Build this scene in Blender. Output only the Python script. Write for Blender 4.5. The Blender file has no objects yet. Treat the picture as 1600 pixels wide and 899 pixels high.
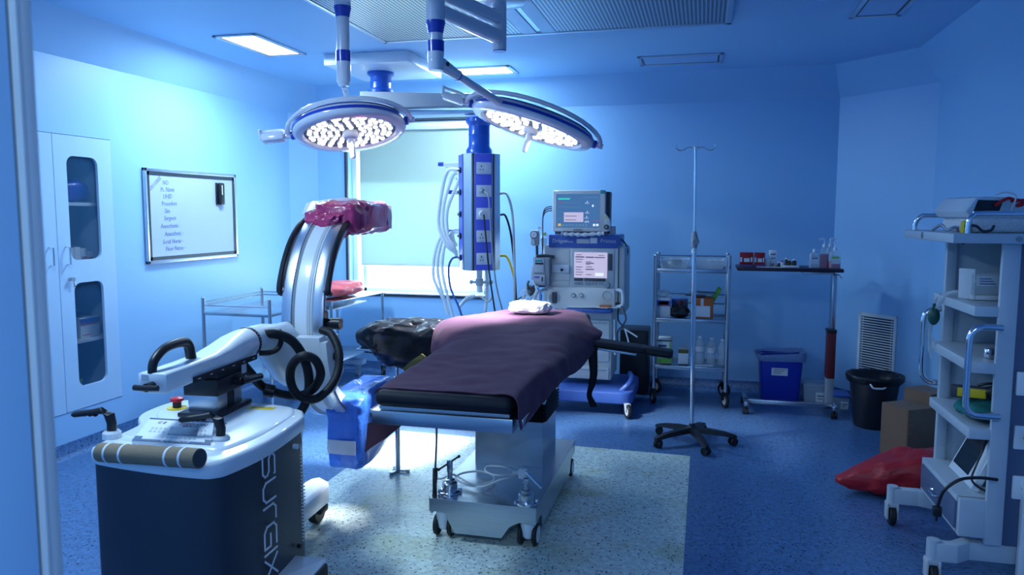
import bpy, bmesh, math, random
from mathutils import Vector, Matrix, noise
random.seed(7)
S = bpy.context.scene
COL = S.collection
PI = math.pi
# ------------------------------------------------------------------ camera
FOC, YAW, PIT, ROL = 1182.0, .24645, .09773, .00264
CAMP = Vector((0, 0, 1.6))
def cam_axes():
    cy, sy = math.cos(YAW), math.sin(YAW)
    f = Vector((-sy*math.cos(PIT), cy*math.cos(PIT), -math.sin(PIT)))
    r = Vector((cy, sy, 0)); u = r.cross(f)
    c, s = math.cos(ROL), math.sin(ROL)
    return c*r+s*u, -s*r+c*u, f
AR, AU, AF = cam_axes()
def P(x, y, X=None, Y=None, Z=None, D=None):
    """world point seen at photo pixel x, y lying on the given plane"""
    d = AF+(x-800)/FOC*AR-(y-449.5)/FOC*AU
    if X is not None: t = X/d.x
    elif Y is not None: t = Y/d.y
    elif D is not None: t = D
    else: t = (Z-1.6)/d.z
    return CAMP+t*d
cd = bpy.data.cameras.new('camera'); cam = bpy.data.objects.new('camera', cd); COL.objects.link(cam)
cd.sensor_width = 36; cd.lens = FOC*36/1600; cd.clip_start = .05
cam.matrix_world = Matrix((( AR.x, AU.x, -AF.x, 0), (AR.y, AU.y, -AF.y, 0), (AR.z, AU.z, -AF.z, 1.6), (0, 0, 0, 1)))
cd.dof.use_dof = True; cd.dof.focus_distance = 4.3; cd.dof.aperture_fstop = 5.0
S.camera = cam
# ------------------------------------------------------------------ world, colour, lights
S.view_settings.view_transform = 'Standard'; S.view_settings.look = 'None'
S.view_settings.exposure = 0; S.view_settings.gamma = 1; S.view_settings.use_curve_mapping = False
w = bpy.data.worlds.new('sky'); S.world = w; w.use_nodes = True
w.node_tree.nodes['Background'].inputs[0].default_value = (.62, .82, 1, 1)
w.node_tree.nodes['Background'].inputs[1].default_value = 2.6
TINT = (.54, .79, 1.0)
def area(name, loc, size, sizey, energy, color, rot=(0, 0, 0), spread=PI):
    l = bpy.data.lights.new(name, 'AREA'); l.shape = 'RECTANGLE'; l.size = size; l.size_y = sizey
    l.energy = energy; l.color = color; l.spread = spread
    o = bpy.data.objects.new(name, l); COL.objects.link(o); o.location = loc; o.rotation_euler = rot
    return o
E_PANEL, E_WINDOW, E_SPOT, E_CORR = 53, 45, 900, 50
area('panel_light', (-3.23, 5.1, 2.80), .26, .62, E_PANEL, TINT)
area('panel_light', (-1.93, 6.45, 2.80), .56, .26, E_PANEL*.8, TINT)
area('panel_light', (-2.6, 2.3, 2.80), .3, .62, E_PANEL*.9, TINT)  # added fill from the front of the room, out of view
area('window_daylight', (-2.78, 7.12, 1.35), 1.3, 1.1, E_WINDOW, (.55, .80, 1.0), (PI/2, 0, PI))
area('corridor_fill', (.1, -.7, 2.70), 1.0, .3, E_CORR, TINT)  # fill lamp added behind the camera to lift the foreground
# ------------------------------------------------------------------ materials
def srgb(r, g, b):
    f = lambda c: (c/255/12.92) if c <= 10.3 else ((c/255+.055)/1.055)**2.4
    return (f(r), f(g), f(b))
def nd(nt, t, **k):
    n = nt.nodes.new(t)
    for a, v in k.items(): setattr(n, a, v)
    return n
def mat(name, col, rough=.5, metal=0, var=.06, scale=12, bump=0, bscale=60, coat=0, trans=0, ior=1.45, emit=None, es=0, alpha=1, sheen=0, spec=.5, aniso=False, col2=None, thr=None):
    m = bpy.data.materials.new(name); m.use_nodes = True; nt = m.node_tree
    b = nt.nodes['Principled BSDF']
    b.inputs['Roughness'].default_value = rough; b.inputs['Metallic'].default_value = metal
    b.inputs['Coat Weight'].default_value = coat; b.inputs['IOR'].default_value = ior
    b.inputs['Transmission Weight'].default_value = trans; b.inputs['Alpha'].default_value = alpha
    b.inputs['Sheen Weight'].default_value = sheen; b.inputs['Specular IOR Level'].default_value = spec
    tc = nd(nt, 'ShaderNodeTexCoord')
    n = nd(nt, 'ShaderNodeTexNoise'); n.inputs['Scale'].default_value = scale; n.inputs['Detail'].default_value = 4
    src = tc.outputs['Object']
    if aniso:
        mp = nd(nt, 'ShaderNodeMapping'); mp.inputs['Scale'].default_value = (1, 40, 40)
        nt.links.new(src, mp.inputs[0]); nt.links.new(mp.outputs[0], n.inputs['Vector'])
    else: nt.links.new(src, n.inputs['Vector'])
    cr = nd(nt, 'ShaderNodeValToRGB')
    c2 = col2 or tuple(max(0, c*(1-2*var)) for c in col)
    cr.color_ramp.elements[0].color = (*c2, 1); cr.color_ramp.elements[1].color = (*tuple(min(1, c*(1+var)) for c in col), 1)
    if thr: cr.color_ramp.elements[0].position, cr.color_ramp.elements[1].position = thr
    nt.links.new(n.outputs[0], cr.inputs[0]); nt.links.new(cr.outputs[0], b.inputs['Base Color'])
    if bump:
        n2 = nd(nt, 'ShaderNodeTexNoise'); n2.inputs['Scale'].default_value = bscale; n2.inputs['Detail'].default_value = 5
        nt.links.new(src, n2.inputs['Vector'])
        bp = nd(nt, 'ShaderNodeBump'); bp.inputs['Strength'].default_value = bump; bp.inputs['Distance'].default_value = .02
        nt.links.new(n2.outputs[0], bp.inputs['Height']); nt.links.new(bp.outputs[0], b.inputs['Normal'])
    if emit:
        b.inputs['Emission Color'].default_value = (*emit, 1); b.inputs['Emission Strength'].default_value = es
    return m
M = {}
WALLC = (.305, .555, .84)
M['wall'] = mat('wall_paint', WALLC, .42, var=.015, scale=1.5)
M['ceil'] = mat('ceiling_paint', (.305, .555, .84), .5, var=.015, scale=1.5)
M['white'] = mat('white_enamel', (.74, .80, .86), .32, var=.02, coat=.3)
M['cabw'] = mat('cabinet_white', (.42, .62, .84), .35, var=.02)
M['warm'] = mat('device_ivory', (.76, .76, .72), .42, var=.03)
M['grey'] = mat('device_grey', (.30, .34, .38), .45, var=.04)
M['lgrey'] = mat('light_grey_plastic', (.5, .54, .58), .45, var=.03)
M['dgrey'] = mat('dark_grey_plastic', (.06, .07, .085), .42, var=.08)
M['black'] = mat('black_plastic', (.012, .014, .02), .38, var=.1)
M['rubber'] = mat('black_rubber', (.01, .012, .016), .55, var=.1, bump=.2)
M['navy'] = mat('navy_panel', (.030, .042, .062), .42, var=.08, scale=5)
M['steel'] = mat('brushed_steel', (.52, .56, .60), .27, metal=1, var=.10, scale=6, aniso=True)
M['chrome'] = mat('chrome', (.72, .76, .80), .13, metal=1, var=.03)
M['alu'] = mat('anodised_aluminium', (.62, .66, .72), .34, metal=1, var=.05)
M['jamb'] = mat('door_frame_metal', (.50, .60, .68), .42, metal=.25, var=.06, scale=3)
M['blue'] = mat('blue_enamel', (.02, .06, .50), .35, var=.05, coat=.3)
M['pblue'] = mat('pendant_blue', (.015, .11, .55), .33, var=.05, coat=.4)
M['panelblue'] = mat('pendant_panel_blue', (.12, .16, .82), .4, var=.04)
M['mblue'] = mat('machine_blue', (.05, .12, .42), .4, var=.04)
M['drape'] = mat('plum_cloth', (.062, .013, .050), .85, var=.10, scale=30, bump=.12, bscale=500, sheen=.04)
M['drapedk'] = mat('dark_plum_cloth', (.05, .014, .035), .85, var=.10, scale=30, bump=.12, bscale=500)
M['leather'] = mat('black_vinyl', (.008, .011, .018), .55, spec=.25, var=.1, bump=.08, bscale=300)
M['pink'] = mat('magenta_plastic_bag', (.52, .04, .16), .3, var=.15, scale=14, bump=.25, bscale=40, coat=.4)
M['red'] = mat('red_bag', (.42, .012, .02), .42, var=.12, scale=10, bump=.2, bscale=50)
M['coral'] = mat('coral_vinyl', (.82, .13, .15), .45, var=.12, scale=16, bump=.25, bscale=36)
M['drblue'] = mat('blue_wrap', (.05, .20, .80), .4, var=.15, scale=18, bump=.25, bscale=40, coat=.3)
M['blackbag'] = mat('black_bin_bag', (.010, .012, .018), .33, var=.2, scale=20, bump=.25, bscale=22, coat=.05, spec=.25)
M['tape'] = mat('clear_tape', (.62, .66, .78), .3, var=.05, alpha=.75)
M['card'] = mat('cardboard', (.27, .20, .13), .8, var=.08, bump=.1)
M['wood'] = mat('wood_board', (.24, .14, .085), .55, var=.25, scale=5, aniso=True)
M['khaki'] = mat('khaki_towel', (.17, .145, .05), .9, var=.2, scale=60, bump=.5, bscale=250)
M['green'] = mat('green_cloth', (.01, .20, .19), .85, var=.15, bump=.4, bscale=90)
M['dgreen'] = mat('dark_green_rubber', (.01, .09, .07), .4, var=.1)
M['yellow'] = mat('yellow_plastic', (.85, .62, .02), .45, var=.05)
M['orange'] = mat('orange_card', (.5, .13, .03), .6, var=.08)
M['lime'] = mat('lime_label', (.2, .55, .08), .6, var=.06)
M['teal'] = mat('teal_plastic', (.03, .32, .34), .45, var=.05)
M['purple'] = mat('purple_label', (.22, .10, .55), .45, var=.05)
M['ink'] = mat('marker_ink', (.06, .08, .14), .6, var=.1)
M['inkf'] = mat('faded_ink', (.16, .20, .36), .6, var=.1)
M['redp'] = mat('red_plastic', (.55, .015, .03), .35, var=.05)
M['paper'] = mat('paper', (.74, .78, .82), .7, var=.05)
M['towel'] = mat('white_towel', (.85, .86, .88), .9, var=.05, bump=.6, bscale=120)
M['glass'] = mat('clear_plastic', (.85, .92, .96), .08, trans=.9, ior=1.2, var=.01)
M['clear'] = mat('thin_clear_film', (.75, .85, .92), .12, alpha=.28, var=.03)
M['clearbox'] = mat('translucent_tub', (.62, .72, .80), .25, alpha=.45, var=.03)
M['hose'] = mat('white_silicone_tube', (.80, .86, .90), .3, alpha=.8, var=.03)
M['cabglass'] = mat('tinted_cabinet_glass', (.02, .10, .22), .05, alpha=.30, var=.02)
M['bintub'] = mat('blue_bin_plastic', (.01, .035, .42), .38, var=.05)
M['binbag'] = mat('pale_blue_liner', (.22, .34, .62), .35, alpha=.8, var=.12, bump=.3, bscale=40)
M['pinkliq'] = mat('pink_liquid', (.55, .03, .14), .2, var=.04)
M['vial'] = mat('brown_glass', (.05, .03, .015), .15, var=.05)
M['rust'] = mat('dark_red_paint', (.13, .012, .018), .5, var=.1)
M['darkred'] = mat('dark_red_box', (.30, .008, .015), .45, var=.1)
M['tabletop'] = mat('dark_laminate', (.022, .012, .03), .4, var=.1)
M['screen'] = mat('screen_blue', (.01, .03, .08), .2, emit=(.06, .17, .38), es=.85, var=.02)
M['screenw'] = mat('screen_pale', (.2, .2, .2), .2, emit=(.50, .45, .66), es=.95, var=.02)
M['ui_w'] = mat('screen_white', (.5, .5, .5), .3, emit=(.75, .85, 1), es=.9, var=.02)
M['ui_g'] = mat('screen_green', (.02, .4, .3), .3, emit=(.04, .65, .5), es=.9, var=.02)
M['ui_r'] = mat('screen_red', (.4, .02, .04), .3, emit=(.6, .05, .1), es=.6, var=.02)
M['ui_d'] = mat('screen_lines', (.05, .08, .12), .3, emit=(.14, .30, .50), es=.6, var=.02)
M['ui_k'] = mat('screen_dark_text', (.02, .02, .05), .3, emit=(.10, .10, .20), es=.5, var=.02)
M['ui_y'] = mat('screen_amber', (.5, .3, .05), .3, emit=(.8, .5, .1), es=.7, var=.02)
M['lcd'] = mat('lcd_grey', (.10, .14, .22), .1, var=.05)
M['lcdoff'] = mat('screen_off', (.012, .018, .025), .08, var=.05)
M['led'] = mat('led_lens', (.9, .9, .9), .3, emit=(1, .98, .93), es=2.2, var=.01)
M['ledrim'] = mat('led_reflector', (.12, .16, .22), .25, metal=.6, var=.1, scale=40)
M['diff'] = mat('light_diffuser_on', (.9, .9, .9), .4, emit=(.86, .96, 1), es=5, var=.01)
M['diffoff'] = mat('light_diffuser_off', (.34, .52, .78), .4, var=.02)
M['lilac'] = mat('lamp_housing_white', (.80, .82, .90), .2, var=.02, coat=.6)
M['board'] = mat('whiteboard_surface', (.46, .54, .74), .18, var=.03, scale=3)
M['label'] = mat('printed_label', (.66, .70, .74), .6, var=.05)
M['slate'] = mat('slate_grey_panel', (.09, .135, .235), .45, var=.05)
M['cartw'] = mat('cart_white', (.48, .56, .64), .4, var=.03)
M['bellow'] = mat('bellows_black', (.009, .010, .013), .6, var=.1)
# vinyl floor with flecks
def floor_mat(name, base, fleck, fleck2, stain=None):
    m = bpy.data.materials.new(name); m.use_nodes = True; nt = m.node_tree; b = nt.nodes['Principled BSDF']
    b.inputs['Roughness'].default_value = .33
    tc = nd(nt, 'ShaderNodeTexCoord')
    n = nd(nt, 'ShaderNodeTexNoise'); n.inputs['Scale'].default_value = 35; n.inputs['Detail'].default_value = 6
    nt.links.new(tc.outputs['Object'], n.inputs['Vector'])
    cr = nd(nt, 'ShaderNodeValToRGB')
    cr.color_ramp.elements[0].color = (*[c*.72 for c in base], 1); cr.color_ramp.elements[1].color = (*[min(1, c*1.22) for c in base], 1)
    cr.color_ramp.elements[0].position = .3; cr.color_ramp.elements[1].position = .7
    nt.links.new(n.outputs[0], cr.inputs[0]); out = cr.outputs[0]
    if stain:
        for sc, lo, hi, seed in ((1.7, .52, .74, 3.1), (4.5, .58, .80, 9.4)):
            mp = nd(nt, 'ShaderNodeMapping'); mp.inputs['Location'].default_value = (seed, seed*.7, 0)
            nt.links.new(tc.outputs['Object'], mp.inputs[0])
            sn = nd(nt, 'ShaderNodeTexNoise'); sn.inputs['Scale'].default_value = sc; sn.inputs['Detail'].default_value = 4
            nt.links.new(mp.outputs[0], sn.inputs['Vector'])
            mr = nd(nt, 'ShaderNodeMapRange'); mr.inputs[1].default_value = lo; mr.inputs[2].default_value = hi; mr.inputs[4].default_value = .75
            nt.links.new(sn.outputs[0], mr.inputs[0])
            mx = nd(nt, 'ShaderNodeMix', data_type='RGBA'); mx.inputs[7].default_value = (*stain, 1)
            nt.links.new(mr.outputs[0], mx.inputs[0]); nt.links.new(out, mx.inputs[6]); out = mx.outputs[2]
    for sc, th, c, ran in ((46, .23, fleck, 1), (85, .25, fleck2, .9)):
        v = nd(nt, 'ShaderNodeTexVoronoi'); v.inputs['Scale'].default_value = sc; v.inputs['Randomness'].default_value = ran
        nz = nd(nt, 'ShaderNodeTexNoise'); nz.inputs['Scale'].default_value = sc*2
        nt.links.new(tc.outputs['Object'], nz.inputs['Vector'])
        ad = nd(nt, 'ShaderNodeVectorMath', operation='MULTIPLY_ADD'); ad.inputs[1].default_value = (.012, .012, 0)
        nt.links.new(nz.outputs['Color'], ad.inputs[0]); nt.links.new(tc.outputs['Object'], ad.inputs[2])
        nt.links.new(ad.outputs[0], v.inputs['Vector'])
        lt = nd(nt, 'ShaderNodeMath', operation='LESS_THAN'); lt.inputs[1].default_value = th
        nt.links.new(v.outputs['Distance'], lt.inputs[0])
        sp = nd(nt, 'ShaderNodeSeparateColor'); nt.links.new(v.outputs['Color'], sp.inputs[0])
        g = nd(nt, 'ShaderNodeMath', operation='GREATER_THAN'); g.inputs[1].default_value = .22
        nt.links.new(sp.outputs[0], g.inputs[0])
        mu = nd(nt, 'ShaderNodeMath', operation='MULTIPLY'); nt.links.new(lt.outputs[0], mu.inputs[0]); nt.links.new(g.outputs[0], mu.inputs[1])
        mx = nd(nt, 'ShaderNodeMix', data_type='RGBA'); mx.inputs[7].default_value = (*c, 1)
        nt.links.new(mu.outputs[0], mx.inputs[0]); nt.links.new(out, mx.inputs[6]); out = mx.outputs[2]
    nt.links.new(out, b.inputs['Base Color'])
    return m
M['floor'] = floor_mat('blue_vinyl_floor', (.075, .17, .36), (.008, .018, .06), (.025, .08, .25))
M['inset'] = floor_mat('pale_vinyl_floor', (.60, .70, .66), (.015, .02, .04), (.28, .38, .40), stain=(.36, .38, .10))
def perf_mat():
    m = bpy.data.materials.new('perforated_steel'); m.use_nodes = True; nt = m.node_tree; b = nt.nodes['Principled BSDF']
    b.inputs['Metallic'].default_value = .85; b.inputs['Roughness'].default_value = .36
    tc = nd(nt, 'ShaderNodeTexCoord'); sx = nd(nt, 'ShaderNodeSeparateXYZ'); nt.links.new(tc.outputs['Object'], sx.inputs[0])
    p = .024
    def frac(sock, off=None):
        d = nd(nt, 'ShaderNodeMath', operation='DIVIDE'); d.inputs[1].default_value = p; nt.links.new(sock, d.inputs[0])
        o = d.outputs[0]
        f = nd(nt, 'ShaderNodeMath', operation='FRACT'); nt.links.new(o, f.inputs[0])
        s = nd(nt, 'ShaderNodeMath', operation='SUBTRACT'); s.inputs[1].default_value = .5; nt.links.new(f.outputs[0], s.inputs[0])
        q = nd(nt, 'ShaderNodeMath', operation='POWER'); q.inputs[1].default_value = 2
        ab = nd(nt, 'ShaderNodeMath', operation='ABSOLUTE'); nt.links.new(s.outputs[0], ab.inputs[0]); nt.links.new(ab.outputs[0], q.inputs[0])
        return q.outputs[0]
    a = nd(nt, 'ShaderNodeMath', operation='ADD'); nt.links.new(frac(sx.outputs[0]), a.inputs[0]); nt.links.new(frac(sx.outputs[1]), a.inputs[1])
    lt = nd(nt, 'ShaderNodeMath', operation='LESS_THAN'); lt.inputs[1].default_value = .15; nt.links.new(a.outputs[0], lt.inputs[0])
    mx = nd(nt, 'ShaderNodeMix', data_type='RGBA'); mx.inputs[6].default_value = (.55, .60, .66, 1); mx.inputs[7].default_value = (.012, .02, .03, 1)
    nt.links.new(lt.outputs[0], mx.inputs[0]); nt.links.new(mx.outputs[2], b.inputs['Base Color'])
    return m
M['perf'] = perf_mat()
def blind_mat():
    m = bpy.data.materials.new('roller_blind_fabric'); m.use_nodes = True; nt = m.node_tree; b = nt.nodes['Principled BSDF']
    b.inputs['Base Color'].default_value = (.50, .60, .54, 1); b.inputs['Roughness'].default_value = .7
    n = nd(nt, 'ShaderNodeTexNoise'); n.inputs['Scale'].default_value = 300
    bp = nd(nt, 'ShaderNodeBump'); bp.inputs['Strength'].default_value = .05; nt.links.new(n.outputs[0], bp.inputs['Height']); nt.links.new(bp.outputs[0], b.inputs['Normal'])
    t = nd(nt, 'ShaderNodeBsdfTranslucent'); t.inputs[0].default_value = (.50, .58, .50, 1)
    ms = nd(nt, 'ShaderNodeMixShader'); ms.inputs[0].default_value = .3
    nt.links.new(b.outputs[0], ms.inputs[1]); nt.links.new(t.outputs[0], ms.inputs[2]); nt.links.new(ms.outputs[0], nt.nodes['Material Output'].inputs[0])
    return m
M['blind'] = blind_mat()
# ------------------------------------------------------------------ mesh builder
ROOTM = {}
def root_of(o):
    while o.parent: o = o.parent
    return o
def V(*a): return Vector(a)
def smoothpath(pts, k=6, closed=False):
    pts = [Vector(p) for p in pts]; n = len(pts); out = []
    if n < 3: return pts
    rng = range(n if closed else n-1)
    for i in rng:
        if closed: p0, p1, p2, p3 = pts[i-1], pts[i], pts[(i+1) % n], pts[(i+2) % n]
        else: p0, p1, p2, p3 = pts[max(i-1, 0)], pts[i], pts[i+1], pts[min(i+2, n-1)]
        for j in range(k):
            t = j/k
            out.append(.5*((2*p1)+(-p0+p2)*t+(2*p0-5*p1+4*p2-p3)*t*t+(-p0+3*p1-3*p2+p3)*t**3))
    if not closed: out.append(pts[-1])
    return out
class MB:
    def __init__(s, T=None):
        s.v = []; s.f = []; s.fm = []; s.m = 0; s.T = T or Matrix(); s.ang = 35
    def add(s, vs, fs):
        o = len(s.v); s.v += [s.T @ Vector(v) for v in vs]
        for f in fs: s.f.append([i+o for i in f]); s.fm.append(s.m)
        return s
    def bmadd(s, bm):
        bm.verts.index_update(); vs = [v.co.copy() for v in bm.verts]; fs = [[v.index for v in f.verts] for f in bm.faces]
        bm.free(); return s.add(vs, fs)
    def box(s, x0, y0, z0, x1, y1, z1, bev=0, seg=2):
        return s.rbox(((x0+x1)/2, (y0+y1)/2, (z0+z1)/2), (abs(x1-x0), abs(y1-y0), abs(z1-z0)), bev, seg=seg)
    def rbox(s, c, d, bev=0, R=None, seg=2):
        bm = bmesh.new(); bmesh.ops.create_cube(bm, size=1)
        for v in bm.verts: v.co = Vector((v.co.x*d[0], v.co.y*d[1], v.co.z*d[2]))
        if bev: bmesh.ops.bevel(bm, geom=list(bm.edges), offset=min(bev, min(d)*.49), segments=seg, profile=.5, affect='EDGES')
        m = Matrix.Translation(Vector(c)) @ (R.to_4x4() if R else Matrix())
        bm.transform(m); return s.bmadd(bm)
    def cyl(s, a, b, r0, r1=None, n=16, cap=True):
        a = Vector(a); b = Vector(b); r1 = r0 if r1 is None else r1; d = (b-a).normalized()
        q = d.to_track_quat('Z', 'Y'); vs = []; 
        for p, r in ((a, r0), (b, r1)):
            for i in range(n):
                t = 2*PI*i/n; vs.append(p+q @ Vector((r*math.cos(t), r*math.sin(t), 0)))
        fs = [[i, (i+1) % n, n+(i+1) % n, n+i] for i in range(n)]
        if cap: fs += [list(range(n))[::-1], list(range(n, 2*n))]
        return s.add(vs, fs)
    def tube(s, pts, r, n=8, k=6, smooth=True, closed=False, rfn=None, cap=True):
        pts = smoothpath(pts, k, closed) if smooth else [Vector(p) for p in pts]
        N = len(pts); vs = []; up = None
        for i, p in enumerate(pts):
            if closed: d = pts[(i+1) % N]-pts[i-1]
            else: d = pts[min(i+1, N-1)]-pts[max(i-1, 0)]
            if d.length < 1e-9: d = Vector((0, 0, 1))
            d.normalize()
            if up is None:
                up = Vector((0, 0, 1)) if abs(d.z) < .9 else Vector((1, 0, 0))
            up = (up-d*up.dot(d)); up.normalize(); sd = d.cross(up)
            rr = rfn(i/max(1, N-1), i) if rfn else r
            for j in range(n):
                t = 2*PI*j/n; vs.append(p+(up*math.cos(t)+sd*math.sin(t))*rr)
        fs = []
        for i in range(N if closed else N-1):
            for j in range(n):
                a = i*n; b = ((i+1) % N)*n; fs.append([a+j, a+(j+1) % n, b+(j+1) % n, b+j])
        if cap and not closed: fs += [list(range(n))[::-1], list(range((N-1)*n, N*n))]
        return s.add(vs, fs)
    def lathe(s, prof, c=(0, 0, 0), ax=(0, 0, 1), n=24, cap=True):
        q = Vector(ax).normalized().to_track_quat('Z', 'Y'); c = Vector(c); vs = []
        for r, z in prof:
            for i in range(n):
                t = 2*PI*i/n; vs.append(c+q @ Vector((r*math.cos(t), r*math.sin(t), z)))
        m = len(prof); fs = [[k*n+i, k*n+(i+1) % n, (k+1)*n+(i+1) % n, (k+1)*n+i] for k in range(m-1) for i in range(n)]
        if cap: fs += [list(range(n))[::-1], list(range((m-1)*n, m*n))]
        return s.add(vs, fs)
    def sph(s, c, r, n=16, R=None):
        if not hasattr(r, '__len__'): r = (r, r, r)
        bm = bmesh.new(); bmesh.ops.create_uvsphere(bm, u_segments=n, v_segments=n//2+2, radius=1)
        bm.transform(Matrix.Translation(Vector(c)) @ (R.to_4x4() if R else Matrix()) @ Matrix.Diagonal((*r, 1)))
        return s.bmadd(bm)
    def prism(s, poly, a, b, axis='z', bev=0):
        """extrude 2-D polygon; axis z: (x,y); y: (x,z); x: (y,z)"""
        f = {'z': lambda p, h: (p[0], p[1], h), 'y': lambda p, h: (p[0], h, p[1]), 'x': lambda p, h: (h, p[0], p[1])}[axis]
        bm = bmesh.new(); n = len(poly)
        v0 = [bm.verts.new(f(p, a)) for p in poly]; v1 = [bm.verts.new(f(p, b)) for p in poly]
        bm.faces.new(v0[::-1]); bm.faces.new(v1)
        for i in range(n): bm.faces.new([v0[i], v0[(i+1) % n], v1[(i+1) % n], v1[i]])
        bmesh.ops.recalc_face_normals(bm, faces=list(bm.faces))
        if bev: bmesh.ops.bevel(bm, geom=list(bm.edges), offset=bev, segments=2, profile=.5, affect='EDGES')
        return s.bmadd(bm)
    def loft(s, rings, cap=True, closed=True):
        n = len(rings[0]); vs = [p for r in rings for p in r]; fs = []
        for k in range(len(rings)-1):
            for i in range(n if closed else n-1):
                j = (i+1) % n; fs.append([k*n+i, k*n+j, (k+1)*n+j, (k+1)*n+i])
        if cap and closed: fs += [list(range(n))[::-1], list(range((len(rings)-1)*n, len(rings)*n))]
        return s.add(vs, fs)
    def quad(s, a, b, c, d): return s.add([a, b, c, d], [[0, 1, 2, 3]])
    def text(s, txt, o, xd, yd, size, align='LEFT', sp=1.0, sx=1.0, ext=0.0006):
        cu = bpy.data.curves.new('t', 'FONT'); cu.body = txt; cu.size = size; cu.align_x = align; cu.space_character = sp
        cu.resolution_u = 2; cu.extrude = ext
        ob = bpy.data.objects.new('t', cu); me = bpy.data.meshes.new_from_object(ob)
        xd = Vector(xd).normalized(); yd = Vector(yd).normalized(); zd = xd.cross(yd)
        o = Vector(o); vs = [o+xd*v.co.x*sx+yd*v.co.y+zd*v.co.z for v in me.vertices]; fs = [list(p.vertices) for p in me.polygons]
        bpy.data.objects.remove(ob); bpy.data.meshes.remove(me); bpy.data.curves.remove(cu)
        return s.add(vs, fs)
    def stroke(s, pts, wd, o, xd, yd, lift=.0008):
        """flat ribbon lettering stroke in a plane"""
        o = Vector(o); xd = Vector(xd).normalized(); yd = Vector(yd).normalized(); zd = xd.cross(yd)
        for (x0, y0), (x1, y1) in zip(pts[:-1], pts[1:]):
            d = Vector((x1-x0, y1-y0)); L = d.length
            if L < 1e-6: continue
            d /= L; nn = Vector((-d.y, d.x))*wd/2; e = d*wd*.5
            q = [(x0-e.x-nn.x, y0-e.y-nn.y), (x1+e.x-nn.x, y1+e.y-nn.y), (x1+e.x+nn.x, y1+e.y+nn.y), (x0-e.x+nn.x, y0-e.y+nn.y)]
            vs = [o+xd*a+yd*b+zd*lift for a, b in q]+[o+xd*a+yd*b-zd*lift for a, b in q]
            s.add(vs, [[0, 1, 2, 3], [7, 6, 5, 4], [0, 4, 5, 1], [1, 5, 6, 2], [2, 6, 7, 3], [3, 7, 4, 0]])
        return s
    def blob(s, c, d, n=4.0, amp=.01, fr=9, seg=40, R=None, seed=0, sharp=True, warp=None):
        """crumpled superellipsoid for bags, wraps and pillows"""
        vs = []; fs = []; nu = seg; nv = seg//2
        e = 2.0/n
        f = lambda w_: math.copysign(abs(w_)**e, w_)
        for i in range(nv+1):
            ph = -PI/2+PI*i/nv
            for j in range(nu):
                th = 2*PI*j/nu
                p = Vector((f(math.cos(ph))*f(math.cos(th))*d[0]/2, f(math.cos(ph))*f(math.sin(th))*d[1]/2, f(math.sin(ph))*d[2]/2))
                q = p*fr+Vector((seed, seed*1.7, seed*.3))
                a = noise.noise(q)
                if sharp: a = (1-2*abs(a))+.5*(1-2*abs(noise.noise(q*2.3)))-.9
                nn = p.normalized(); p = p+nn*amp*a
                if warp: p = warp(p)
                vs.append(p)
        for i in range(nv):
            for j in range(nu):
                a = i*nu; b = (i+1)*nu; fs.append([a+j, a+(j+1) % nu, b+(j+1) % nu, b+j])
        m = Matrix.Translation(Vector(c)) @ (R.to_4x4() if R else Matrix())
        return s.add([m @ v for v in vs], fs)
    def sheet(s, rows, ku=5, kv=5, th=.006, amp=0, fr=6, seed=0):
        """cloth through a grid of control points, with thickness"""
        R_ = [smoothpath(r, ku) for r in rows]; n = len(R_[0])
        cols = [smoothpath([r[i] for r in R_], kv) for i in range(n)]; m = len(cols[0])
        g = [[cols[i][j] for i in range(n)] for j in range(m)]
        nrm = [[None]*n for _ in range(m)]
        for j in range(m):
            for i in range(n):
                a = g[j][min(i+1, n-1)]-g[j][max(i-1, 0)]; b = g[min(j+1, m-1)][i]-g[max(j-1, 0)][i]
                nv_ = a.cross(b); nrm[j][i] = nv_.normalized() if nv_.length > 1e-9 else Vector((0, 0, 1))
        top = []; bot = []
        for j in range(m):
            for i in range(n):
                p = g[j][i]
                if amp:
                    q = p*fr+Vector((seed, 0, seed)); a = abs(noise.noise(q))*2-.5+.4*noise.noise(q*2.7); p = p+nrm[j][i]*amp*a
                top.append(p); bot.append(p-nrm[j][i]*th)
        N = n*m; fs = []
        for j in range(m-1):
            for i in range(n-1):
                a = j*n+i; fs.append([a, a+1, a+n+1, a+n]); fs.append([N+a, N+a+n, N+a+n+1, N+a+1])
        for i in range(n-1): fs.append([i, N+i, N+i+1, i+1]); a = (m-1)*n+i; fs.append([a, a+1, N+a+1, N+a])
        for j in range(m-1): a = j*n; fs.append([a, a+n, N+a+n, N+a]); a = j*n+n-1; fs.append([a, N+a, N+a+n, a+n])
        return s.add(top+bot, fs)
    def build(s, name, mats, parent=None, ang=None, smooth=True):
        me = bpy.data.meshes.new(name); vs = s.v
        if parent is not None:
            r = root_of(parent); inv = ROOTM[r.name].inverted(); vs = [inv @ v for v in vs]
        me.from_pydata([tuple(v) for v in vs], [], s.f)
        if not isinstance(mats, (list, tuple)): mats = [mats]
        for m in mats: me.materials.append(M[m] if isinstance(m, str) else m)
        me.polygons.foreach_set('material_index', s.fm)
        bm = bmesh.new(); bm.from_mesh(me); bmesh.ops.remove_doubles(bm, verts=list(bm.verts), dist=1e-6)
        bmesh.ops.recalc_face_normals(bm, faces=list(bm.faces)); bm.to_mesh(me); bm.free()
        if smooth:
            me.polygons.foreach_set('use_smooth', [True]*len(me.polygons)); me.set_sharp_from_angle(angle=math.radians(ang or s.ang))
        o = bpy.data.objects.new(name, me); COL.objects.link(o)
        if parent is not None: o.parent = parent
        return o
def tag(o, label, cat, group=None):
    o['label'] = label; o['category'] = cat
    if group: o['group'] = group
    return o
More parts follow.
